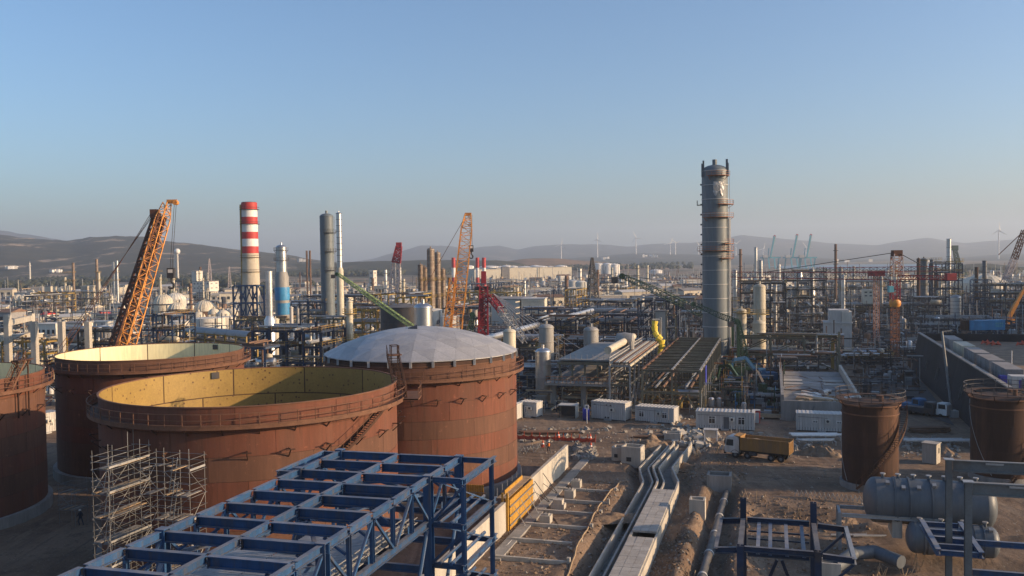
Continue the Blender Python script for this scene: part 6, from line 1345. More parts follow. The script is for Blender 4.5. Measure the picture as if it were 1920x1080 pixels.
# wind turbines
for i, (px, yb, yh_, D, ph) in enumerate(((1053, 487, 459, 4600, .2), (1121, 481, 449, 4600, .05), (1193, 483, 446, 4600, 1.7), (1257, 484, 457, 4600, .4), (1267, 484, 455, 4600, 1.2), (1310, 470, 460, 5200, 1.7), (1380, 480, 457, 4600, .9), (1511, 480, 464, 4800, 1.5), (1431, 484, 467, 4900, .3), (1872, 456, 432, 3600, 0))):
    q = W3(px, D); k = D/F; zt = at(px, yh_, D).z; t = thing('wind_turbine', ('wind turbine left of all others, above the long beige hall', 'tallest looking wind turbine above the flare tower', 'wind turbine with raised blades above the green crane head', 'left wind turbine of the close pair', 'right wind turbine of the close pair', 'wind turbine touching the left edge of the tallest column', 'wind turbine just right of the tallest column', 'wind turbine behind the cyan quay cranes', 'wind turbine left of the cyan quay cranes', 'wind turbine alone on the skyline at far right')[i], 'wind turbine', (q.x, D, 0), 0, 'wind turbines on the ridges')
    MB().tube((0, 0, 0), (0, 0, zt), 3.2, 10, 2.0).build('tower', 'white_paint', t, 'auto'); MB().box((0, 1, zt), (4, 10, 4)).build('nacelle', 'white_paint', t)
    for j in range(3): a = ph + j*2*math.pi/3; MB().add([(0, -5, zt), (4.5*math.cos(a), -5, zt - 4.5*math.sin(a)), (36*math.sin(a) + .8*math.cos(a), -5, zt + 36*math.cos(a) - .8*math.sin(a)), (36*math.sin(a), -5, zt + 36*math.cos(a)), (0, -6.2, zt), (36*math.sin(a), -5.5, zt + 36*math.cos(a))], [(0, 1, 2, 3), (0, 3, 5, 4), (4, 5, 2, 1)]).build('blade', 'white_paint', t)
# ================================================================== BUILDINGS AND FAR PLANT
t = thing('concrete_structure', 'pale concrete frame of columns and beams rising behind the leftmost tank', 'concrete frame', W3(18, 226), RZ*.3); o = W3(18, 226)
def cl(px, D): p = W3(px, D) - o; return Matrix.Rotation(-RZ*.3, 3, 'Z') @ p
cols = [(12, 226, 590), (62, 222, 603), (113, 226, 603), (163, 230, 603), (222, 236, 600), (57, 248, 588)]
for px, D, yt in cols: p = cl(px, D); z = at(px, yt, D).z; stick('column', (p.x, p.y, 0), (p.x, p.y, z), 1.35, 'concrete', t)
for (a, D0), (b, D1), y in (((12, 226), (57, 248), 606), ((12, 226), (57, 248), 640), ((57, 248), (62, 222), 612)):
    P, Q = cl(a, D0), cl(b, D1); P.z = Q.z = at(a, y, D0).z; stick('beam', P, Q, .9, 'concrete', t, h=1.5)
def building(label, px0, px1, D, ytop, depth, wall='white_wall', roof='grey_roof', floors=1, wins=0, rz=None, group='far plant buildings', z0=0.0, name='plant_building', cat='building', pitched=0.0, winm='dark_glass', ybase=None):
    A, B = W3(px0, D), W3(px1, D); L = (B - A).length; H = at((px0 + px1)/2, ytop, D).z
    if ybase: z0 = at((px0 + px1)/2, ybase, D).z
    t = thing(name, label, cat, (A.x, A.y, z0), (RZ*.8 if rz is None else rz), group); h = H - z0
    MB().box((L/2, depth/2, (h - 3)/2 - 0), (L, depth, h + 3)).build('wall', wall, t)
    if pitched:
        b = MB(); e = .4; b.add([(-e, -e, h), (L + e, -e, h), (L + e, depth + e, h), (-e, depth + e, h), (-e, depth/2, h + pitched), (L + e, depth/2, h + pitched)], [(0, 1, 5, 4), (2, 3, 4, 5), (1, 2, 5), (3, 0, 4), (3, 2, 1, 0)]); b.build('roof', roof, t)
    else: MB().box((L/2, depth/2, h + .15), (L + .5, depth + .5, .4)).build('roof', roof, t)
    if wins:
        for f in range(floors):
            for i in range(wins): o_ = MB().box(((i + .5)*L/wins, -.04, h*(f + .55)/floors), (L/wins*.5, .12, h/floors*.35)).build('window', winm, t)
        for f in range(floors):
            for i in range(max(1, wins//2)): MB().box((L + .04, (i + .5)*depth/max(1, wins//2), h*(f + .55)/floors), (.12, depth/max(1, wins//2)*.4, h/floors*.3)).build('window', winm, t)
    return t
t = building('pale building with a lit slatted end wall right of the crimson crane', 905, 978, 372, 561, 22, 'white_wall', 'grey_roof', 1, 0, rz=RZ*1.2)
for i in range(5): MB().box((stt := 16.6*1.0, 3 + 0, 2.0 + i*2.4), (.3, 18, .5)).build('slat', 'beige_wall', t)
q0, q1 = W3(975, 370), W3(1022, 366); t = building('creamy lit annex with dark horizontal slots beside the pale building', 977, 1021, 366, 561, 10, 'cream_sphere', 'white_panel', 1, 0, rz=RZ*.5)
for i in range(5): MB().box((5, -.05, 2.2 + i*2.3), (8.6, .15, .7)).build('slot', 'grey_roof' if i % 2 else 'beige_wall', t)
building('very long beige factory hall in the hazy distance', 932, 1082, 1150, 502, 40, 'cream_sphere', 'beige_wall', 1, 0, rz=.3); building('dark fronted silo block at the end of the long beige hall', 942, 956, 1120, 501, 20, 'grey_roof', 'grey_roof', rz=.1)
building('pale hall left of the long beige factory', 890, 942, 1100, 505, 40, 'cream_sphere', 'grey_roof', rz=.3)
t = building('white processing block with an open top storey behind the spheres', 362, 396, 720, 528, 14, 'white_wall', 'grey_roof', 4, 5, winm='grey_roof'); building('tall narrow white tower of the processing block', 360, 370, 722, 509, 9, 'white_wall', 'white_wall', 1, 0); building('dark lower structure in front of the white processing block', 368, 398, 700, 548, 10, 'beige_wall', 'grey_roof', 4, 6, winm='dark_steel')
t = building('slim white stepped tower before the wooded hill', 692, 701, 760, 508, 8, 'white_wall', 'white_wall', 5, 1, winm='grey_roof')
building('low cream hall beside the slim white tower', 698, 722, 750, 537, 14, 'cream_sphere', 'beige_wall', 1, 4); building('small cream cube right of the blue wrapped column', 566, 575, 640, 547, 5, 'cream_sphere', 'white_wall', 1, 1)
t = building('white two part building with lit roofs right of the scaffolded column', 1546, 1594, 268, 606, 9, 'white_panel', 'white_panel', 1, 0, rz=RZ); MB().box((4.2, 4.5, at(1565, 582, 268).z - 2.2), (5.6, 8, 4.6)).build('upper_storey', 'white_panel', t); MB().box((6.4, 3.9, at(1585, 582, 268).z - 2.4), (2.8, 8, 4.2)).build('upper_storey', 'white_wall', t)
for i in range(5): MB().box((.6 + i*1.6, -.06, 2.6), (.08, .08, 5.0)).build('cladding_seam', 'grey_roof', t)
building('small cream block on the far pipe rack right of the scaffold', 1619, 1636, 420, 545, 6, 'cream_sphere', 'cream_sphere', 2, 2, ybase=558)
t = building('pale grey infill wall between the tall dark blue frames under a curved roof', 1221, 1250, 262, 584, 3, 'white_panel', 'grey_roof')
zg, wg = at(1232, 568, 262).z, (W3(1268, 262) - W3(1196, 262)).x
for yy in (-1, 6): MB().path([Vector((-4 + wg*i/12, yy, zg + math.sin(math.pi*i/12))) for i in range(13)], .3, 4).build('curved_beam', 'blue_dark', t)
building('cream hut with red roof on the left far plant', 75, 88, 470, 590, 6, 'white_wall', 'red_paint', 1, 2, pitched=1.5); building('brick red shed beside the cream hut', 169, 191, 480, 584, 8, 'red_paint', 'grey_roof', 1, 3)
for i, (px0, px1, D, yt, dp, w_, lb) in enumerate(((66, 108, 330, 608, 6, 'white_wall', 'pale flat building between the first concrete columns'), (112, 158, 330, 606, 6, 'white_wall', 'long pale flat building behind the second concrete column'), (162, 200, 340, 604, 6, 'white_panel', 'pale flat building behind the third concrete column'), (120, 205, 290, 622, 8, 'grey_roof', 'grey low building below the long pale one'), (20, 60, 310, 628, 6, 'beige_wall', 'beige low building behind the concrete frame'), (83, 97, 640, 537, 8, 'beige_wall', 'beige block with slatted top left of the orange sphere'), (151, 166, 640, 537, 8, 'beige_wall', 'beige slatted block beside the tall brown stack'), (150, 178, 650, 553, 8, 'cream_sphere', 'long cream block under the slatted one'), (188, 212, 660, 556, 5, 'cream_sphere', 'low cream wall building between the stacks'), (26, 62, 700, 549, 3, 'white_wall', 'thin white roof above the left spheres'), (55, 70, 660, 561, 5, 'cream_sphere', 'cream block between the left spheres'), (233, 245, 560, 555, 5, 'beige_wall', 'beige hut just left of the orange crane'))):
    building(lb, px0, px1, D, yt, dp, w_, 'grey_roof' if i % 2 else 'white_wall', 1, 4 if i < 5 else 0)
# spheres, white domes and round tanks
def sphere(label, px, py, D, rpx, m='cream_sphere', legs=True, group='white spheres'):
    q = at(px, py, D); R = rpx*D/F; t = thing('gas_sphere', label, 'gas sphere', (q.x, q.y, 0), 0, group)
    MB().lathe([(R*math.cos(i*math.pi/12), R*math.sin(i*math.pi/12)) for i in range(-6, 7)], 24, (0, 0, q.z)).build('ball', m, t, True)
    if legs:
        for i in range(8): a = i*math.pi/4; stick('leg', polar(R*.98, a, 0), polar(R*.98, a, q.z), .7, m, t, 'tube8')
    b = MB(); b.path([polar(R + .2, 2.6 + i*.25, q.z + R*(-.6 + i*.28)) * 1 if abs(-.6 + i*.28) < .2 else Vector((math.sin(2.6 + i*.25)*R*1.02*math.sqrt(max(0, 1 - (-.6 + i*.28)**2)), math.cos(2.6 + i*.25)*R*1.02*math.sqrt(max(0, 1 - (-.6 + i*.28)**2)), q.z + R*1.02*(-.6 + i*.28))) for i in range(6)], .35, 5); b.build('stair', 'beige_wall', t)
for px, py, lb in ((34, 561, 'farther sphere of the left pair'), (45, 561, 'nearer sphere of the left pair'), (81, 560, 'single cream sphere right of the left pair')): sphere('cream gas sphere, ' + lb, px, py, 640, 9, group='far left gas spheres')
sphere('orange and cream sphere behind the thin left stacks', 110, 547, 650, 8, 'cream_sphere', True, 'far left gas spheres')
def dome_tank(label, px, D, ytop, R, wall_y, m='white_wall', skirt=None, ribs=True, group='white round tanks'):
    q = at(px, ytop, D); H = q.z; hw = at(px, wall_y, D).z; t = thing('round_tank', label, 'storage tank', (q.x, q.y, 0), 0, group); rise = max(.3, H - hw); S = (R*R + rise*rise)/(2*rise)
    MB().tube((0, 0, 0), (0, 0, hw), R*(.93 if skirt else 1), 32, caps=False).build('wall', skirt or m, t, 'auto')
    ph = math.asin(min(1, R/S)) if rise <= R else math.pi/2
    MB().lathe([(S*math.sin(ph*(1 - i/8)), H - S + S*math.cos(ph*(1 - i/8))) for i in range(9)], 32).build('dome_roof', m, t, True)
    if ribs:
        b = MB()
        for k in range(20):
            a = k*2*math.pi/20; b.path([Vector((S*math.sin(ph*(1 - i/5))*math.sin(a), S*math.sin(ph*(1 - i/5))*math.cos(a), H - S + S*math.cos(ph*(1 - i/5)) + .05)) for i in range(6)], .12, 4)
        b.build('rib', m, t)
    stick('ladder', polar(R + .2, 2.4, 0), polar(R + .2, 2.4, hw), .5, 'beige_wall', t); MB().tube((0, 0, H - .1), (0, 0, H + .8), .6, 8).build('vent', 'beige_wall', t)
    return t
dome_tank('tall white tank with a shallow dome behind the ribbed half spheres', 329, 470, 549, 5.4, 561); dome_tank('ribbed white half sphere on a brown skirt right of the orange crane', 332, 420, 567, 4.4, 586, 'cream_sphere', 'pipe_rust'); dome_tank('largest ribbed white half sphere behind the low white tank', 384, 430, 563, 5.4, 583, 'cream_sphere', 'pipe_rust')
dome_tank('ribbed half sphere just left of the tall shallow domed tank', 306, 430, 552, 4.5, 572, 'cream_sphere')
for px, D, yt, R, wy, lb in ((355, 430, 582, 2.9, 594, 'small white dome between the two ribbed half spheres'), (372, 400, 584, 3.1, 595, 'small pale dome left of the low white tank'), (401, 420, 578, 2.8, 591, 'small dome with a pole left of the red capped one'), (418, 405, 581, 3.4, 592, 'white dome with a small red cap'), (434, 440, 578, 3.2, 590, 'white dome partly behind the blue trestle'), (356, 520, 570, 3.0, 578, 'small far dome beside the ribbed half sphere')): dome_tank(lb, px, D, yt, R, wy, 'cream_sphere', ribs=False)
for px, D, yt, R, wy, lb in ((392, 370, 594, 6.6, 596, 'wide low white tank in front of the domes'), (424, 375, 592, 4.0, 594, 'low white tank touching the blue trestle'), (336, 330, 600, 3.6, 602, 'short white tank with a flat roof beside the orange crane'), (245, 420, 578, 2.6, 582, 'grey drum tank left of the orange crane')): dome_tank(lb, px, D, yt, R, wy, ribs=False)
for i, px in enumerate((878, 918, 938, 950, 962, 984, 1004, 1012, 1032, 1052)): dome_tank(('first', 'second', 'third', 'fourth', 'fifth', 'sixth', 'seventh', 'eighth', 'ninth', 'last')[i] + ' white fuel tank from the crimson crane in the row above the long hall', px, 1400, 497 + (i % 3), (9, 17, 12, 9, 8, 14, 9, 13, 8, 10)[i], 499 + (i % 3), 'white_paint', ribs=False, group='white tanks above the long hall')
for i, (px, D, yt, R) in enumerate(((1122, 1500, 493, 8), (1139, 1500, 493, 9), (1152, 1500, 494, 9), (1230, 1300, 505, 9), (1222, 1320, 507, 4))): dome_tank(('first white hilltop tank right of the long hall', 'second white hilltop tank, in the middle of three', 'third white hilltop tank, nearest the green crane', 'wide white tank alone on the plain above the green crane', 'narrow white tank beside the lone wide one')[i], px, D, yt, R, yt + 2, 'white_paint', ribs=False, group='white hilltop tanks')
for px, D, yt, R, lb in ((1074, 620, 524, 4.6, 'white tank with rings right of the long hall'), (1089, 600, 526, 3.8, 'narrow white tank beside the ringed one'), (1305, 640, 545, 5, 'cream tank left of the tallest column'), (812, 380, 578, 4.6, 'low cream round tank behind the silver vessel'), (845, 330, 590, 4, 'flat pale tank at the foot of the second crane')): dome_tank(lb, px, D, yt, R, yt + 3, 'white_wall', ribs=False)
dome_tank('big cream tank with a shallow dome behind the blue trestle at right', 1845, 620, 514, 15, 530, 'cream_sphere'); dome_tank('cream domed tank partly hidden left of the big one', 1812, 660, 520, 9, 530, 'cream_sphere')
q = W3(334, 1500); t = thing('water_tower', 'white ball water tower on a slim stem before the hill', 'water tower', q); z = at(334, 467, 1500).z; MB().tube((0, 0, 0), (0, 0, z - 4), 2.2, 10, 1.6).build('stem', 'white_wall', t, 'auto'); MB().lathe([(5*math.cos(i*math.pi/10), 5*math.sin(i*math.pi/10)) for i in range(-5, 6)], 16, (0, 0, z - 4)).build('ball', 'white_paint', t, True)
stick('mast', (-4, 0, 0), (-4, 0, z - 6), 1.6, 'white_wall', t)
q = W3(57, 1500); t = thing('minaret', 'pale minaret among white houses below the left hill', 'minaret', q); z = at(57, 489, 1500).z; MB().tube((0, 0, 0), (0, 0, z - 4), 1.5, 10, 1.2).build('shaft', 'white_wall', t, 'auto'); MB().lathe([(1.3, 0), (2.0, .3), (2.0, 1.2), (1.2, 1.2)], 12, (0, 0, z - 9)).build('balcony', 'white_wall', t, 'auto'); MB().lathe([(1.3, 0), (.6, 2.4), (0, 4)], 10, (0, 0, z - 4)).build('spire', 'grey_roof', t, 'auto')
# houses and works scattered over the far plain
rg = random.Random(12)
WN = {'white_wall': 'white', 'beige_wall': 'beige', 'cream_sphere': 'cream', 'grey_roof': 'grey', 'white_paint': 'bright white'}; RN = {'grey_roof': 'grey', 'beige_wall': 'beige', 'white_panel': 'white', 'pipe_rust': 'rusty'}
def far_building(px, D, w_, d_, h, wall, roof, place, z0=0.0):
    q = W3(px, D); pit = rg.random() < .5
    size = ('tall' if h > 7 else 'long' if w_ > 18 else 'small' if w_ < 11 else 'mid sized'); dist = 'nearer' if D < 620 else 'hazy' if D > 950 else 'distant'
    t = thing('far_building', '%s %s %s building, %s %s roof, %s' % (dist, size, WN[wall], 'pitched' if pit else 'flat', RN[roof], place), 'building', (q.x, q.y, z0), rg.choice((RZ, .15, .3, .45, .1)), 'small buildings on the far plain')
    MB().box((0, 0, h/2 - 1), (w_, d_, h + 2)).build('wall', wall, t)
    if pit: MB().add([(-w_/2 - .4, -d_/2 - .4, h), (w_/2 + .4, -d_/2 - .4, h), (w_/2 + .4, d_/2 + .4, h), (-w_/2 - .4, d_/2 + .4, h), (-w_/2 - .4, 0, h + d_*.16), (w_/2 + .4, 0, h + d_*.16)], [(0, 1, 5, 4), (2, 3, 4, 5), (1, 2, 5), (3, 0, 4)]).build('roof', roof, t)
    else: MB().box((0, 0, h + .15), (w_ + .4, d_ + .4, .4)).build('roof', roof, t)
    if D < 900:
        n = max(2, int(w_/4))
        for i in range(n): MB().box((-w_/2 + (i + .5)*w_/n, -d_/2 - .04, h*.55), (w_/n*.45, .12, h*.3)).build('window', 'dark_glass', t)
WL = ('white_wall', 'white_wall', 'beige_wall', 'cream_sphere', 'beige_wall', 'grey_roof'); RL = ('grey_roof', 'beige_wall', 'white_panel', 'pipe_rust', 'grey_roof')
def place_of(px): return 'left of the orange crane' if px < 235 else 'between orange crane and chimney' if px < 450 else 'behind the blue wrapped column' if px < 640 else 'beyond the ochre pipe bridge' if px < 790 else 'around the second orange crane' if px < 905 else 'behind the crimson crane' if px < 1000 else 'below the long beige hall' if px < 1110 else 'around the flare tower' if px < 1200 else 'left of the tallest column' if px < 1320 else 'behind the scaffolded columns' if px < 1560 else 'behind the tower crane' if px < 1720 else 'behind the right hand plant'
for (px0, px1, D0, D1, n, s0, s1) in ((0, 250, 700, 1000, 20, 6, 16), (0, 250, 420, 560, 12, 6, 12), (250, 440, 480, 1000, 22, 6, 18), (530, 900, 480, 1000, 34, 6, 18), (900, 1320, 460, 1300, 70, 6, 24), (1370, 1720, 560, 1250, 30, 8, 24), (1720, 1920, 560, 1100, 14, 8, 20)):
    for i in range(n):
        D = D0 + (D1 - D0)*rg.random()**1.2; px = rg.uniform(px0, px1); far_building(px, D, rg.uniform(s0, s1), rg.uniform(6, 12), rg.uniform(3, 8), rg.choice(WL), rg.choice(RL), place_of(px))
for (px0, px1, y, D, n, pl) in ((12, 34, 501, 1870, 10, 'on the left hill slope'), (97, 122, 507, 1790, 7, 'on the slope right of the minaret'), (1205, 1235, 481, 4100, 5, 'on the ridge below the turbines'), (1130, 1145, 485, 4000, 4, 'on the ridge above the hilltop tanks'), (560, 580, 488, 2300, 5, 'on the wooded hill'), (1700, 1760, 492, 3200, 6, 'across the bay at right'), (1560, 1640, 490, 3200, 6, 'behind the crane jib')):
    for i in range(n): far_building(rg.uniform(px0, px1), D*rg.uniform(.975, 1.03), rg.uniform(4, 7)*D/1800, 6, rg.uniform(3, 5)*D/1800, 'white_paint' if rg.random() < .6 else 'white_wall', 'grey_roof', pl, max(0, at(px0, y, D).z - 2))
# far stacks and columns of the plant
CM = (('pipe_rust', 'rusty'), ('vessel_cream', 'cream'), ('pipe_silver', 'silver'), ('vessel_grey', 'grey'), ('vessel_cream', 'pale'))
for i in range(60):
    px = rg.choice((rg.uniform(880, 1300), rg.uniform(1380, 1720), rg.uniform(560, 860), rg.uniform(1000, 1180), rg.uniform(250, 430))); D = rg.uniform(480, 900); h = rg.uniform(9, 24)*(1 if rg.random() < .85 else 1.5); r_ = rg.uniform(.5, 1.2); q = W3(px, D)
    t = thing('far_column', 'slender process column far off in the hazy plant', 'process column', q, 0, 'slender columns of the far plant'); m_ = CM[i % 5][0]; t['label'] = 'slender %s process column far off %s' % (CM[i % 5][1], place_of(px))
    MB().tube((0, 0, 0), (0, 0, h), r_, 10).build('shaft', m_, t, 'auto'); b = MB()
    for k in range(3): b.tube((0, 0, h*(.45 + .22*k)), (0, 0, h*(.45 + .22*k) + .3), r_ + .7, 10)
    b.build('platform', 'dark_steel', t)
for i in range(26):
    px = rg.choice((rg.uniform(880, 1300), rg.uniform(900, 1250), rg.uniform(560, 860), rg.uniform(1380, 1720), rg.uniform(0, 420))); D = rg.uniform(420, 800)
    frame('%s low pipe rack far off %s' % (('dark', 'two tier', 'wide', 'pipe laden', 'rusty looking', 'short', 'long')[i % 7], place_of(px)), W3(px, D), RZ + rg.choice((0, 1.57)), rg.randint(4, 7), 2, 7, 6, [3.5, 7] if rg.random() < .6 else [4, 8, 12], rg.choice(('dark_steel', 'blue_dark', 'yellow_steel', 'olive_steel')), .45, .35, 100 + i, 8, .3, 'far_pipe_rack', 'pipe rack', 'low pipe racks of the far plant', eq=2, rails=False, joined=True)
# small pipework, fittings and stores between the structures: too many to count
def clutter(px0, px1, D0, D1, n, seed, smax=1.0, zb=0.0, *, cols=('pipe_rust', 'galv', 'dark_steel', 'vessel_cream', 'blue_dark', 'pipe_silver', 'timber', 'white_panel')):
    rg = random.Random(seed); b = MB(); ca, sa = math.cos(RZ), math.sin(RZ)
    for i in range(n):
        D = D0 + (D1 - D0)*rg.random(); q = W3(rg.uniform(px0, px1), D); x, y = q.x, q.y; k = rg.random(); b.m = rg.randrange(len(cols)); s = smax*(.7 + D/900)
        dx, dy = (ca, sa) if rg.random() < .6 else (-sa, ca)
        if k < .45: l = rg.uniform(2, 9)*s; z = rg.uniform(.4, 7)*rg.random(); r_ = rg.uniform(.08, .26)*s; b.bar((x - dx*l/2, y - dy*l/2, z), (x + dx*l/2, y + dy*l/2, z), r_*2)
        elif k < .80: h = rg.uniform(1.5, 11)*s*rg.random() + 1; b.bar((x, y, 0), (x, y, h), rg.uniform(.10, .28)*s)
        elif k < .92: b.box((x, y, rg.uniform(.3, 1)*s), (rg.uniform(.6, 3)*s, rg.uniform(.6, 2.4)*s, rg.uniform(.5, 2)*s), RZ + rg.uniform(-.2, .2))
        else: r_ = rg.uniform(.4, 1.3)*s; h = rg.uniform(1.5, 4)*s; b.lathe([(r_, 0), (r_, h), (r_*.6, h + r_*.4), (0, h + r_*.5)], 8, (x, y, 0))
    tag(b.build('plant_clutter', list(cols)), None, None, None, 'stuff')
clutter(430, 960, 185, 420, 2600, 1); clutter(960, 1320, 215, 430, 3000, 2, 1.0, cols=('dark_steel', 'dark_steel', 'blue_dark', 'pipe_rust', 'galv', 'pipe_silver', 'dark_steel', 'vessel_grey', 'blue_dark')); clutter(0, 440, 180, 460, 1800, 3); clutter(1370, 1600, 235, 520, 2400, 4, 1.0, cols=('dark_steel', 'dark_steel', 'pipe_rust', 'galv', 'dark_steel', 'vessel_cream', 'black_rubber')); clutter(1570, 1930, 260, 560, 2600, 5, .9, cols=('dark_steel', 'dark_steel', 'pipe_rust', 'galv', 'blue_dark', 'vessel_grey', 'black_rubber'))
clutter(0, 450, 460, 1000, 1200, 6); clutter(540, 900, 420, 1000, 1200, 7); clutter(880, 1320, 430, 1200, 3600, 8); clutter(1370, 1920, 520, 1200, 2600, 9)
clutter(1375, 1475, 158, 225, 260, 10, .8, cols=('dark_steel', 'green_crane', 'pipe_rust', 'tarp_blue', 'galv', 'black_rubber')); clutter(1600, 1730, 175, 260, 240, 11, .7, cols=('dark_steel', 'black_rubber', 'pipe_rust', 'galv')); clutter(965, 1060, 165, 215, 220, 12, .7)
clutter(1050, 1215, 164, 208, 320, 13, .5, cols=('olive_steel', 'pipe_rust', 'galv', 'vessel_cream', 'yellow_steel')); clutter(1195, 1325, 162, 222, 520, 14, .55, cols=('olive_steel', 'pipe_rust', 'galv', 'yellow_steel', 'olive_steel')); clutter(1330, 1400, 170, 235, 260, 15, .6, cols=('orange_paint', 'green_crane', 'dark_steel', 'yellow_steel', 'pipe_silver', 'olive_steel'))
# unseen tall halls added on the sunny side to shade the right hand yard
for i, (x, y, w_, d_, h) in enumerate(((152, 185, 30, 60, 24), (215, 262, 36, 110, 30), (300, 400, 40, 120, 34))):
    t = thing('added_shade_hall', ('grey unseen hall added for shade beyond the right edge beside the terrace', 'second unseen hall added for shade beyond the right edge', 'farthest unseen hall added for shade beyond the right edge')[i], 'building', (x + w_/2, y, 0), RZ, 'added shade halls'); MB().box((0, 0, h/2), (w_, d_, h)).build('wall', 'grey_roof', t); MB().box((0, 0, h + .2), (w_ + 1, d_ + 1, .4)).build('roof', 'grey_roof', t)
# ================================================================== RIGHT SIDE: BLACK BASIN WALL, CONTAINERS, BUILDING SITE
wl = [gnd(1790, 786), gnd(1722, 690)]; bt = thing('basin_wall', 'tall black lined basin wall running away beside the road', 'wall', (0, 0, 0))
z_t = 9.5; A = at(1985, 785, 110); P = [gnd(1925, 748, z_t), gnd(1722, 624, z_t)]
dirn = (P[1] - P[0]).normalized(); P[0] = P[0] + dirn*((126 - P[0].y)/dirn.y)
nrm = Vector((-dirn.y, dirn.x, 0)); nrm = nrm if nrm.x < 0 else -nrm; N = 16; Lw = (P[1] - P[0]).length
for i in range(N):
    a, b_ = P[0] + dirn*(Lw*i/N + .03), P[0] + dirn*(Lw*(i + 1)/N - .03); lo = nrm*1.6
    MB().add([tuple(a), tuple(b_), tuple(b_ + lo + Vector((0, 0, -z_t - .3))), tuple(a + lo + Vector((0, 0, -z_t - .3))), tuple(a - nrm*.5), tuple(b_ - nrm*.5), tuple(b_ - nrm*.5 + Vector((0, 0, -z_t - .3))), tuple(a - nrm*.5 + Vector((0, 0, -z_t - .3)))], [(3, 2, 1, 0), (0, 1, 5, 4), (4, 5, 6, 7), (1, 2, 6, 5), (0, 4, 7, 3)]).build('wall_panel', 'membrane', bt)
    stick('coping', a + Vector((0, 0, .1)) - nrm*.1, b_ + Vector((0, 0, .1)) - nrm*.1, .7, 'concrete_dark', bt, h=.22)
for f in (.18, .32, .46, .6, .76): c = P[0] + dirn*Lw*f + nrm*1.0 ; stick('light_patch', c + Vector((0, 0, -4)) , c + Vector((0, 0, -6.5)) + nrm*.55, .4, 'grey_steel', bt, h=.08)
c = P[1]; e = P[1] - nrm*80
for i in range(10): stick('wall_panel', P[0] + Vector((i*9 + .1, .3, -z_t/2 - .9)), P[0] + Vector((i*9 + 8.9, .3, -z_t/2 - .9)), .5, 'membrane', bt, h=z_t - 1.9)
N = 14
for i in range(N): a, b_ = c.lerp(e, i/N), c.lerp(e, (i + 1)/N); stick('wall_panel', a + Vector((0, 0, -z_t/2 - .1)), b_ + Vector((0, 0, -z_t/2 - .1)), .5, 'membrane', bt, h=z_t)
fl = MB().add([tuple(P[0] - nrm*.6 + Vector((0, 0, -1.9))), tuple(P[1] - nrm*.6 + Vector((0, 0, -1.9))), tuple(P[1] - nrm*80 + Vector((0, 0, -1.9))), tuple(P[0] + Vector((90, 2, -1.9)))], [(0, 1, 2, 3)]).build('terrace', 'spoil'); fl['kind'] = 'structure'
def box_thing(label, px, py, z, w_, d_, h, m, rz=RZ, name='container', cat='container', group='containers on the raised terrace', rib=True, dm=None):
    q = gnd(px, py, z); t = thing(name, label, cat, q, rz, group)
    n = max(3, int(w_/.9))
    for s in (-1, 1):
        for i in range(n): stick('side_panel', (-w_/2 + w_*i/n + .02, s*d_/2, h/2 + .1), (-w_/2 + w_*(i + 1)/n - .02, s*d_/2, h/2 + .1), .08 + .05*(i % 2), m, t, h=h)
    for s in (-1, 1): MB().box((s*w_/2, 0, h/2 + .1), (.1, d_ - .1, h)).build('end_wall', dm or m, t)
    MB().box((0, 0, h + .15), (w_ + .06, d_ + .06, .12)).build('roof', m, t); MB().box((0, 0, .06), (w_, d_, .12)).build('base_frame', 'dark_steel', t); return t
ZT2 = z_t - 1.9
t = box_thing('bright blue container with a pale marked end at the back of the terrace', 1848, 619, ZT2, 9.5, 2.5, 2.6, 'bright_blue', 0)
for i in range(4):
    for j in range(2): MB().box((2.2 + i*.55, -1.36, 1.2 + j*.7), (.34, .06, .5)).build('painted_mark', 'cyan_crane', t)
box_thing('dark brown container left of the bright blue one', 1815, 619, ZT2, 3, 2.5, 2.6, 'rust_dark', 0)
rzw = math.atan2(dirn.y, dirn.x)
for i, f in enumerate(((146 - P[0].y)/(P[1] - P[0]).y, (158 - P[0].y)/(P[1] - P[0]).y, (170 - P[0].y)/(P[1] - P[0]).y, (182 - P[0].y)/(P[1] - P[0]).y, (196 - P[0].y)/(P[1] - P[0]).y)):
    c = P[0] + dirn*Lw*f - nrm*4.0; q = Vector((c.x, c.y, ZT2)); t = box_thing(('nearest long grey container along the terrace edge', 'second grey container along the terrace edge', 'third grey container along the terrace edge', 'fourth grey container with a lit roof along the terrace edge', 'farthest grey container along the terrace edge')[i], 1800, 640, ZT2, 10.5, 2.5, 2.6, 'vessel_cream' if i == 3 else 'grey_roof', rzw); t.location = q
c = P[0] + dirn*((136 - P[0].y)/dirn.y) - nrm*3.5; t = box_thing('small white hut with a deep blue door on the terrace', 1800, 660, ZT2, 2.6, 2.4, 2.3, 'white_panel', RZ, 'hut', 'hut'); t.location = (c.x, c.y, ZT2); MB().box((.2, -1.29, 1.15), (1.0, .08, 1.7)).build('door', 'deep_blue', t)
c = P[0] + dirn*((129 - P[0].y)/dirn.y) - nrm*4.2; t = box_thing('grey container cut by the right edge on the terrace', 1800, 660, ZT2, 6, 2.5, 2.5, 'grey_steel', rzw); t.location = (c.x, c.y, ZT2)
c = P[0] + dirn*((141 - P[0].y)/dirn.y) - nrm*2.6; t = box_thing('deep blue box beside the nearest grey container', 1800, 660, ZT2, 1.5, 1.4, 1.6, 'deep_blue', RZ, 'crate', 'crate'); t.location = (c.x, c.y, ZT2)
t = thing('barrier_net', 'orange netting heaped on the raised terrace at right', 'safety net', gnd(1850, 648, ZT2), 0)
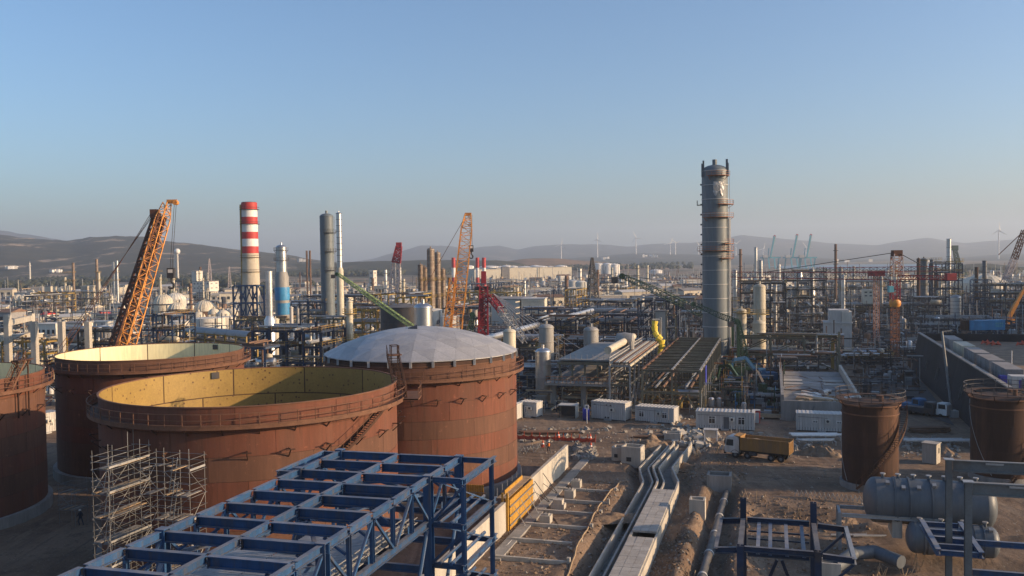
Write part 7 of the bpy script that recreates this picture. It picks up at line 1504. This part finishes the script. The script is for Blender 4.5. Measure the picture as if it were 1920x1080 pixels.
for i, (px, py) in enumerate(((1818, 638), (1846, 646), (1856, 648), (1866, 649), (1912, 649), (1920, 646))):
    c = gnd(px, py, ZT2) - gnd(1850, 648, ZT2); b = MB(); b.add([(c.x + dx, c.y + dy, .1 + hh) for dx, dy, hh in ((-1.1, -.3, 0), (-.4, .2, .9), (.3, -.1, .5), (.8, .2, 1.1), (1.4, -.2, .1), (.2, .9, .1))], [(0, 1, 5), (1, 2, 5), (2, 3, 5), (3, 4, 5), (0, 1, 2), (2, 3, 4)]); b.build('net', 'orange_net', t)
t = thing('concrete_slab', 'pale concrete slabs and kerbs laid on the raised terrace', 'slab', gnd(1860, 640, ZT2), rzw)
for i in range(7): MB().box((-10 + i*5.2, -12 - (i % 3)*2, .2), (4.6, 1.0, .3)).build('slab', 'concrete', t); MB().box((-8 + i*4, -20 - (i % 2)*3, .12), (3.6, 7, .1)).build('slab', 'concrete_dark', t)
q = gnd(1773, 786); t = thing('lamp_pole', 'leaning grey pole standing beside the black wall', 'pole', gnd(1786, 782)); top = at(1766, 622, 158) - t.location; stick('pole', (0, 0, 0), top, .45, 'grey_steel', t, 'tube8'); MB().box((0, 0, .5), (1.6, 1.4, 1.4)).build('foot', 'white_panel', t); stick('arm', top, top + Vector((1.8, 0, .2)), .2, 'grey_steel', t)
q = gnd(1897, 692, ZT2); t = thing('lamp_pole', 'thin white pole on the raised terrace', 'pole', q); stick('pole', (0, 0, 0), (0, 0, 3.4), .14, 'white_paint', t, 'tube8'); MB().box((0, 0, .1), (.5, .5, .2)).build('foot', 'concrete', t)
rd = MB().add([tuple(gnd(*p) + Vector((0, 0, .12))) for p in ((1610, 730), (1790, 800), (1722, 706), (1650, 640))], [(0, 1, 2, 3)]); o = rd.build('road', 'asphalt'); o['kind'] = 'structure'
# building site with a flat concrete deck
f = Site('concrete_building', 'unfinished concrete building with pale roof slabs and stacked timber', 'building', 161.5, 2.5)
def fb(nm, b, a, z, w_, d_, h, m): f.bx(nm, (b, a, z), (w_, d_, h), m)
fb('wall', 8, 162, 1.7, 13.2, .5, 3.6, 'concrete_dark'); fb('wall', 1.6, 187, 2.2, .5, 50, 4.6, 'concrete_dark'); fb('wall', 14.6, 187, 2.0, .5, 50, 4.2, 'concrete'); fb('floor_slab', 8.1, 187, 2.2, 12.6, 49.4, .3, 'concrete_dark')
for i in range(7): fb('roof_slab', 8.1, 184 + i*4.1, 2.5 + .06*(i % 2), 12.3, 3.9, .22, 'concrete_dark' if i % 2 else 'grey_roof')
for b_, a in ((3.9, 189), (11.9, 189), (3.9, 194), (11.9, 194)): fb('white_slab', b_, a, 2.75, 4.0, 2.6, .2, 'concrete_slab')
rg = random.Random(2)
for i in range(16): tm = f.st('timber_stack', (3 + rg.random()*8, 165 + rg.random()*15, 2.5 + rg.random()*.5), (5 + rg.random()*8, 165.5 + rg.random()*15, 2.55 + rg.random()*.4), rg.uniform(.3, 1.1), rg.choice(('timber', 'pipe_rust', 'white_panel')), h=.4)
for i in range(9): f.st('rebar', (2 + rg.random()*11, 176 + rg.random()*30, 2.5), (2 + rg.random()*11, 176 + rg.random()*30, 2.7), .12, 'pipe_rust')
f.bx('plant_box', (12.5, 163, 3.6), (2.2, 1.6, 1.4), 'white_panel'); f.bx('plant_box', (13.9, 163, 3.4), (1.2, 1.6, 1.2), 'black_rubber')
for b_ in (3.4, 6.0): f.st('brace', (b_, 161.6, .2), (b_ + .9, 161.6, 2.8), .12, 'grey_steel')
t = thing('timber_stack', 'long timber beams stacked on pale sleepers right of the white office', 'timber', gnd(1448, 786), RZ)
for i in range(6): stick('timber', (-2.2, i*.3, .4 + .2*(i % 2)), (2.0, i*.3, .4 + .2*(i % 2)), .26, 'timber', t)
for x in (-1.6, 1.4): stick('sleeper', (x, -.2, .12), (x, 1.8, .12), .24, 'white_panel', t)
# machines
def excavator(label, px, py, rz, m, arm_m=None, s=1.0, z=0):
    q = gnd(px, py, z); t = thing('excavator', label, 'excavator', q, rz, 'tracked excavators'); arm_m = arm_m or m
    for y in (-1.1, 1.1): MB().lathe([(0, -.3), (.45, -.3), (.45, .3), (0, .3)], 14, (-1.4*s, y*s, .5), axis='y').box((0, y*s, .5*s), (2.8*s, .6*s, .95*s)).lathe([(0, -.3), (.45, -.3), (.45, .3), (0, .3)], 14, (1.4*s, y*s, .5), axis='y').build('track', 'black_rubber', t)
    MB().box((-.6*s, 0, 1.7*s), (3.2*s, 2.5*s, 1.3*s)).build('house', m, t); cb = MB().box((.6*s, .7*s, 2.3*s), (1.3*s, 1.0*s, 1.7*s)).build('operator_cab', m, t); MB().box((1.27*s, .7*s, 2.5*s), (.05, .8*s, 1.1*s)).build('windscreen', 'dark_glass', cb)
    stick('boom', (.8*s, -.2*s, 1.9*s), (3.2*s, -.2*s, 5.0*s), .55*s, arm_m, t); stick('boom', (3.2*s, -.2*s, 5.0*s), (5.4*s, -.2*s, 4.6*s), .5*s, arm_m, t); stick('dipper', (5.3*s, -.2*s, 4.8*s), (5.9*s, -.2*s, 2.0*s), .4*s, arm_m, t)
    stick('ram', (1.2*s, -.2*s, 1.8*s), (2.9*s, -.2*s, 4.0*s), .2*s, 'galv', t); MB().add([(5.5*s, -.7*s, 2.0*s), (6.3*s, -.7*s, 1.9*s), (6.2*s, -.7*s, 1.1*s), (5.4*s, -.7*s, 1.2*s), (5.5*s, .3*s, 2.0*s), (6.3*s, .3*s, 1.9*s), (6.2*s, .3*s, 1.1*s), (5.4*s, .3*s, 1.2*s)], [(0, 1, 2, 3), (7, 6, 5, 4), (0, 4, 5, 1), (1, 5, 6, 2), (2, 6, 7, 3)]).build('bucket', 'dark_steel', t)
    return t
excavator('blue excavator with raised pale blue arm in the shade beside the concrete building', 1432, 722, math.pi, 'tarp_blue', 'tarp_blue', 1.25); excavator('green excavator working in the dark pit left of the concrete building', 1395, 735, 2.4, 'green_crane', None, 1.1); excavator('dark green excavator close to the building wall', 1440, 752, 2.0, 'green_crane', 'dark_steel', 1.1)
def vehicle(label, px, py, rz, m, kind='parked_car', cat='car', s=1.0):
    q = gnd(px, py); t = thing(kind, label, cat, q, rz, 'parked vehicles'); van = kind != 'parked_car'
    pr = [(-2.2, .4), (2.2, .4), (2.25, .9), (1.2, 1.05), (.6, 1.6), (-1.5, 1.6), (-2.2, 1.05)] if not van else [(-2.8, .5), (2.8, .5), (2.8, 2.3), (2.5, 2.6), (1.1, 2.6), (1.0, 1.5), (-2.8, 1.4)]
    n = len(pr); MB().add([(x*s, y*s, z*s) for y in (-.9, .9) for x, z in pr], [tuple(range(n)), tuple(range(2*n - 1, n - 1, -1))] + [(i, n + i, n + (i + 1) % n, (i + 1) % n) for i in range(n)]).build('body', m, t)
    for x in (-1.4, 1.4):
        for y in (-.85, .85): MB().lathe([(0, -.12), (.36, -.12), (.36, .12), (0, .12)], 12, (x*s*(1.2 if van else 1), y*s, .37*s), axis='y').build('wheel', 'tyre', t)
    for y in (-.91, .91): MB().add([(-1.2*s, y*s, 1.1*s), (.8*s, y*s, 1.1*s), (.45*s, y*s, 1.5*s), (-1.2*s, y*s, 1.5*s)] if not van else [(1.3*s, y*s, 1.6*s), (2.6*s, y*s, 1.6*s), (2.5*s, y*s, 2.4*s), (1.3*s, y*s, 2.4*s)], [(0, 1, 2, 3)]).build('side_window', 'dark_glass', t)
    return t
vehicle('white lorry cab parked in the shade beside the black wall', 1750, 780, -.9, 'white_paint', 'parked_lorry', 'lorry'); vehicle('dark lorry left of the white cab in the shade', 1728, 778, -1.0, 'dark_steel', 'parked_lorry', 'lorry'); vehicle('blue pickup in the shade behind the rust tank', 1708, 770, -1.2, 'tarp_blue', 'parked_lorry', 'lorry')
vehicle('grey car beside the yellow portal far behind', 1518, 690, -.2, 'galv'); vehicle('pale car next to the grey one behind', 1540, 693, -.3, 'white_panel')
q = gnd(1419, 793); t = thing('portable_toilet', 'small red portable cabin right of the white office', 'cabin', q, RZ); MB().box((0, 0, 1.1), (1.1, 1.1, 2.2)).build('wall', 'red_paint', t); MB().box((0, 0, 2.25), (1.2, 1.2, .1)).build('roof', 'white_panel', t); MB().box((0, -.57, 1.0), (.8, .05, 1.8)).build('door', 'white_panel', t)
for px, py, lb in ((1018, 838, 'orange and white cone left of the wall end'), (1047, 822, 'orange cone at the middle of the netting'), (1107, 826, 'orange cone at the right end of the netting'), (1108, 842, 'orange cone standing on the rubble patch')):
    q = gnd(px, py); q.z = ground_h(q.x, q.y); t = thing('traffic_cone', lb, 'cone', q, 0, 'orange cones'); MB().lathe([(.3, .06), (.05, 1.1), (0, 1.1)], 12).build('cone', 'orange_net', t, 'auto'); MB().box((0, 0, .03), (.7, .7, .06)).build('base', 'orange_net', t); MB().lathe([(.21, .45), (.145, .7)], 12).build('stripe', 'white_paint', t, 'auto')
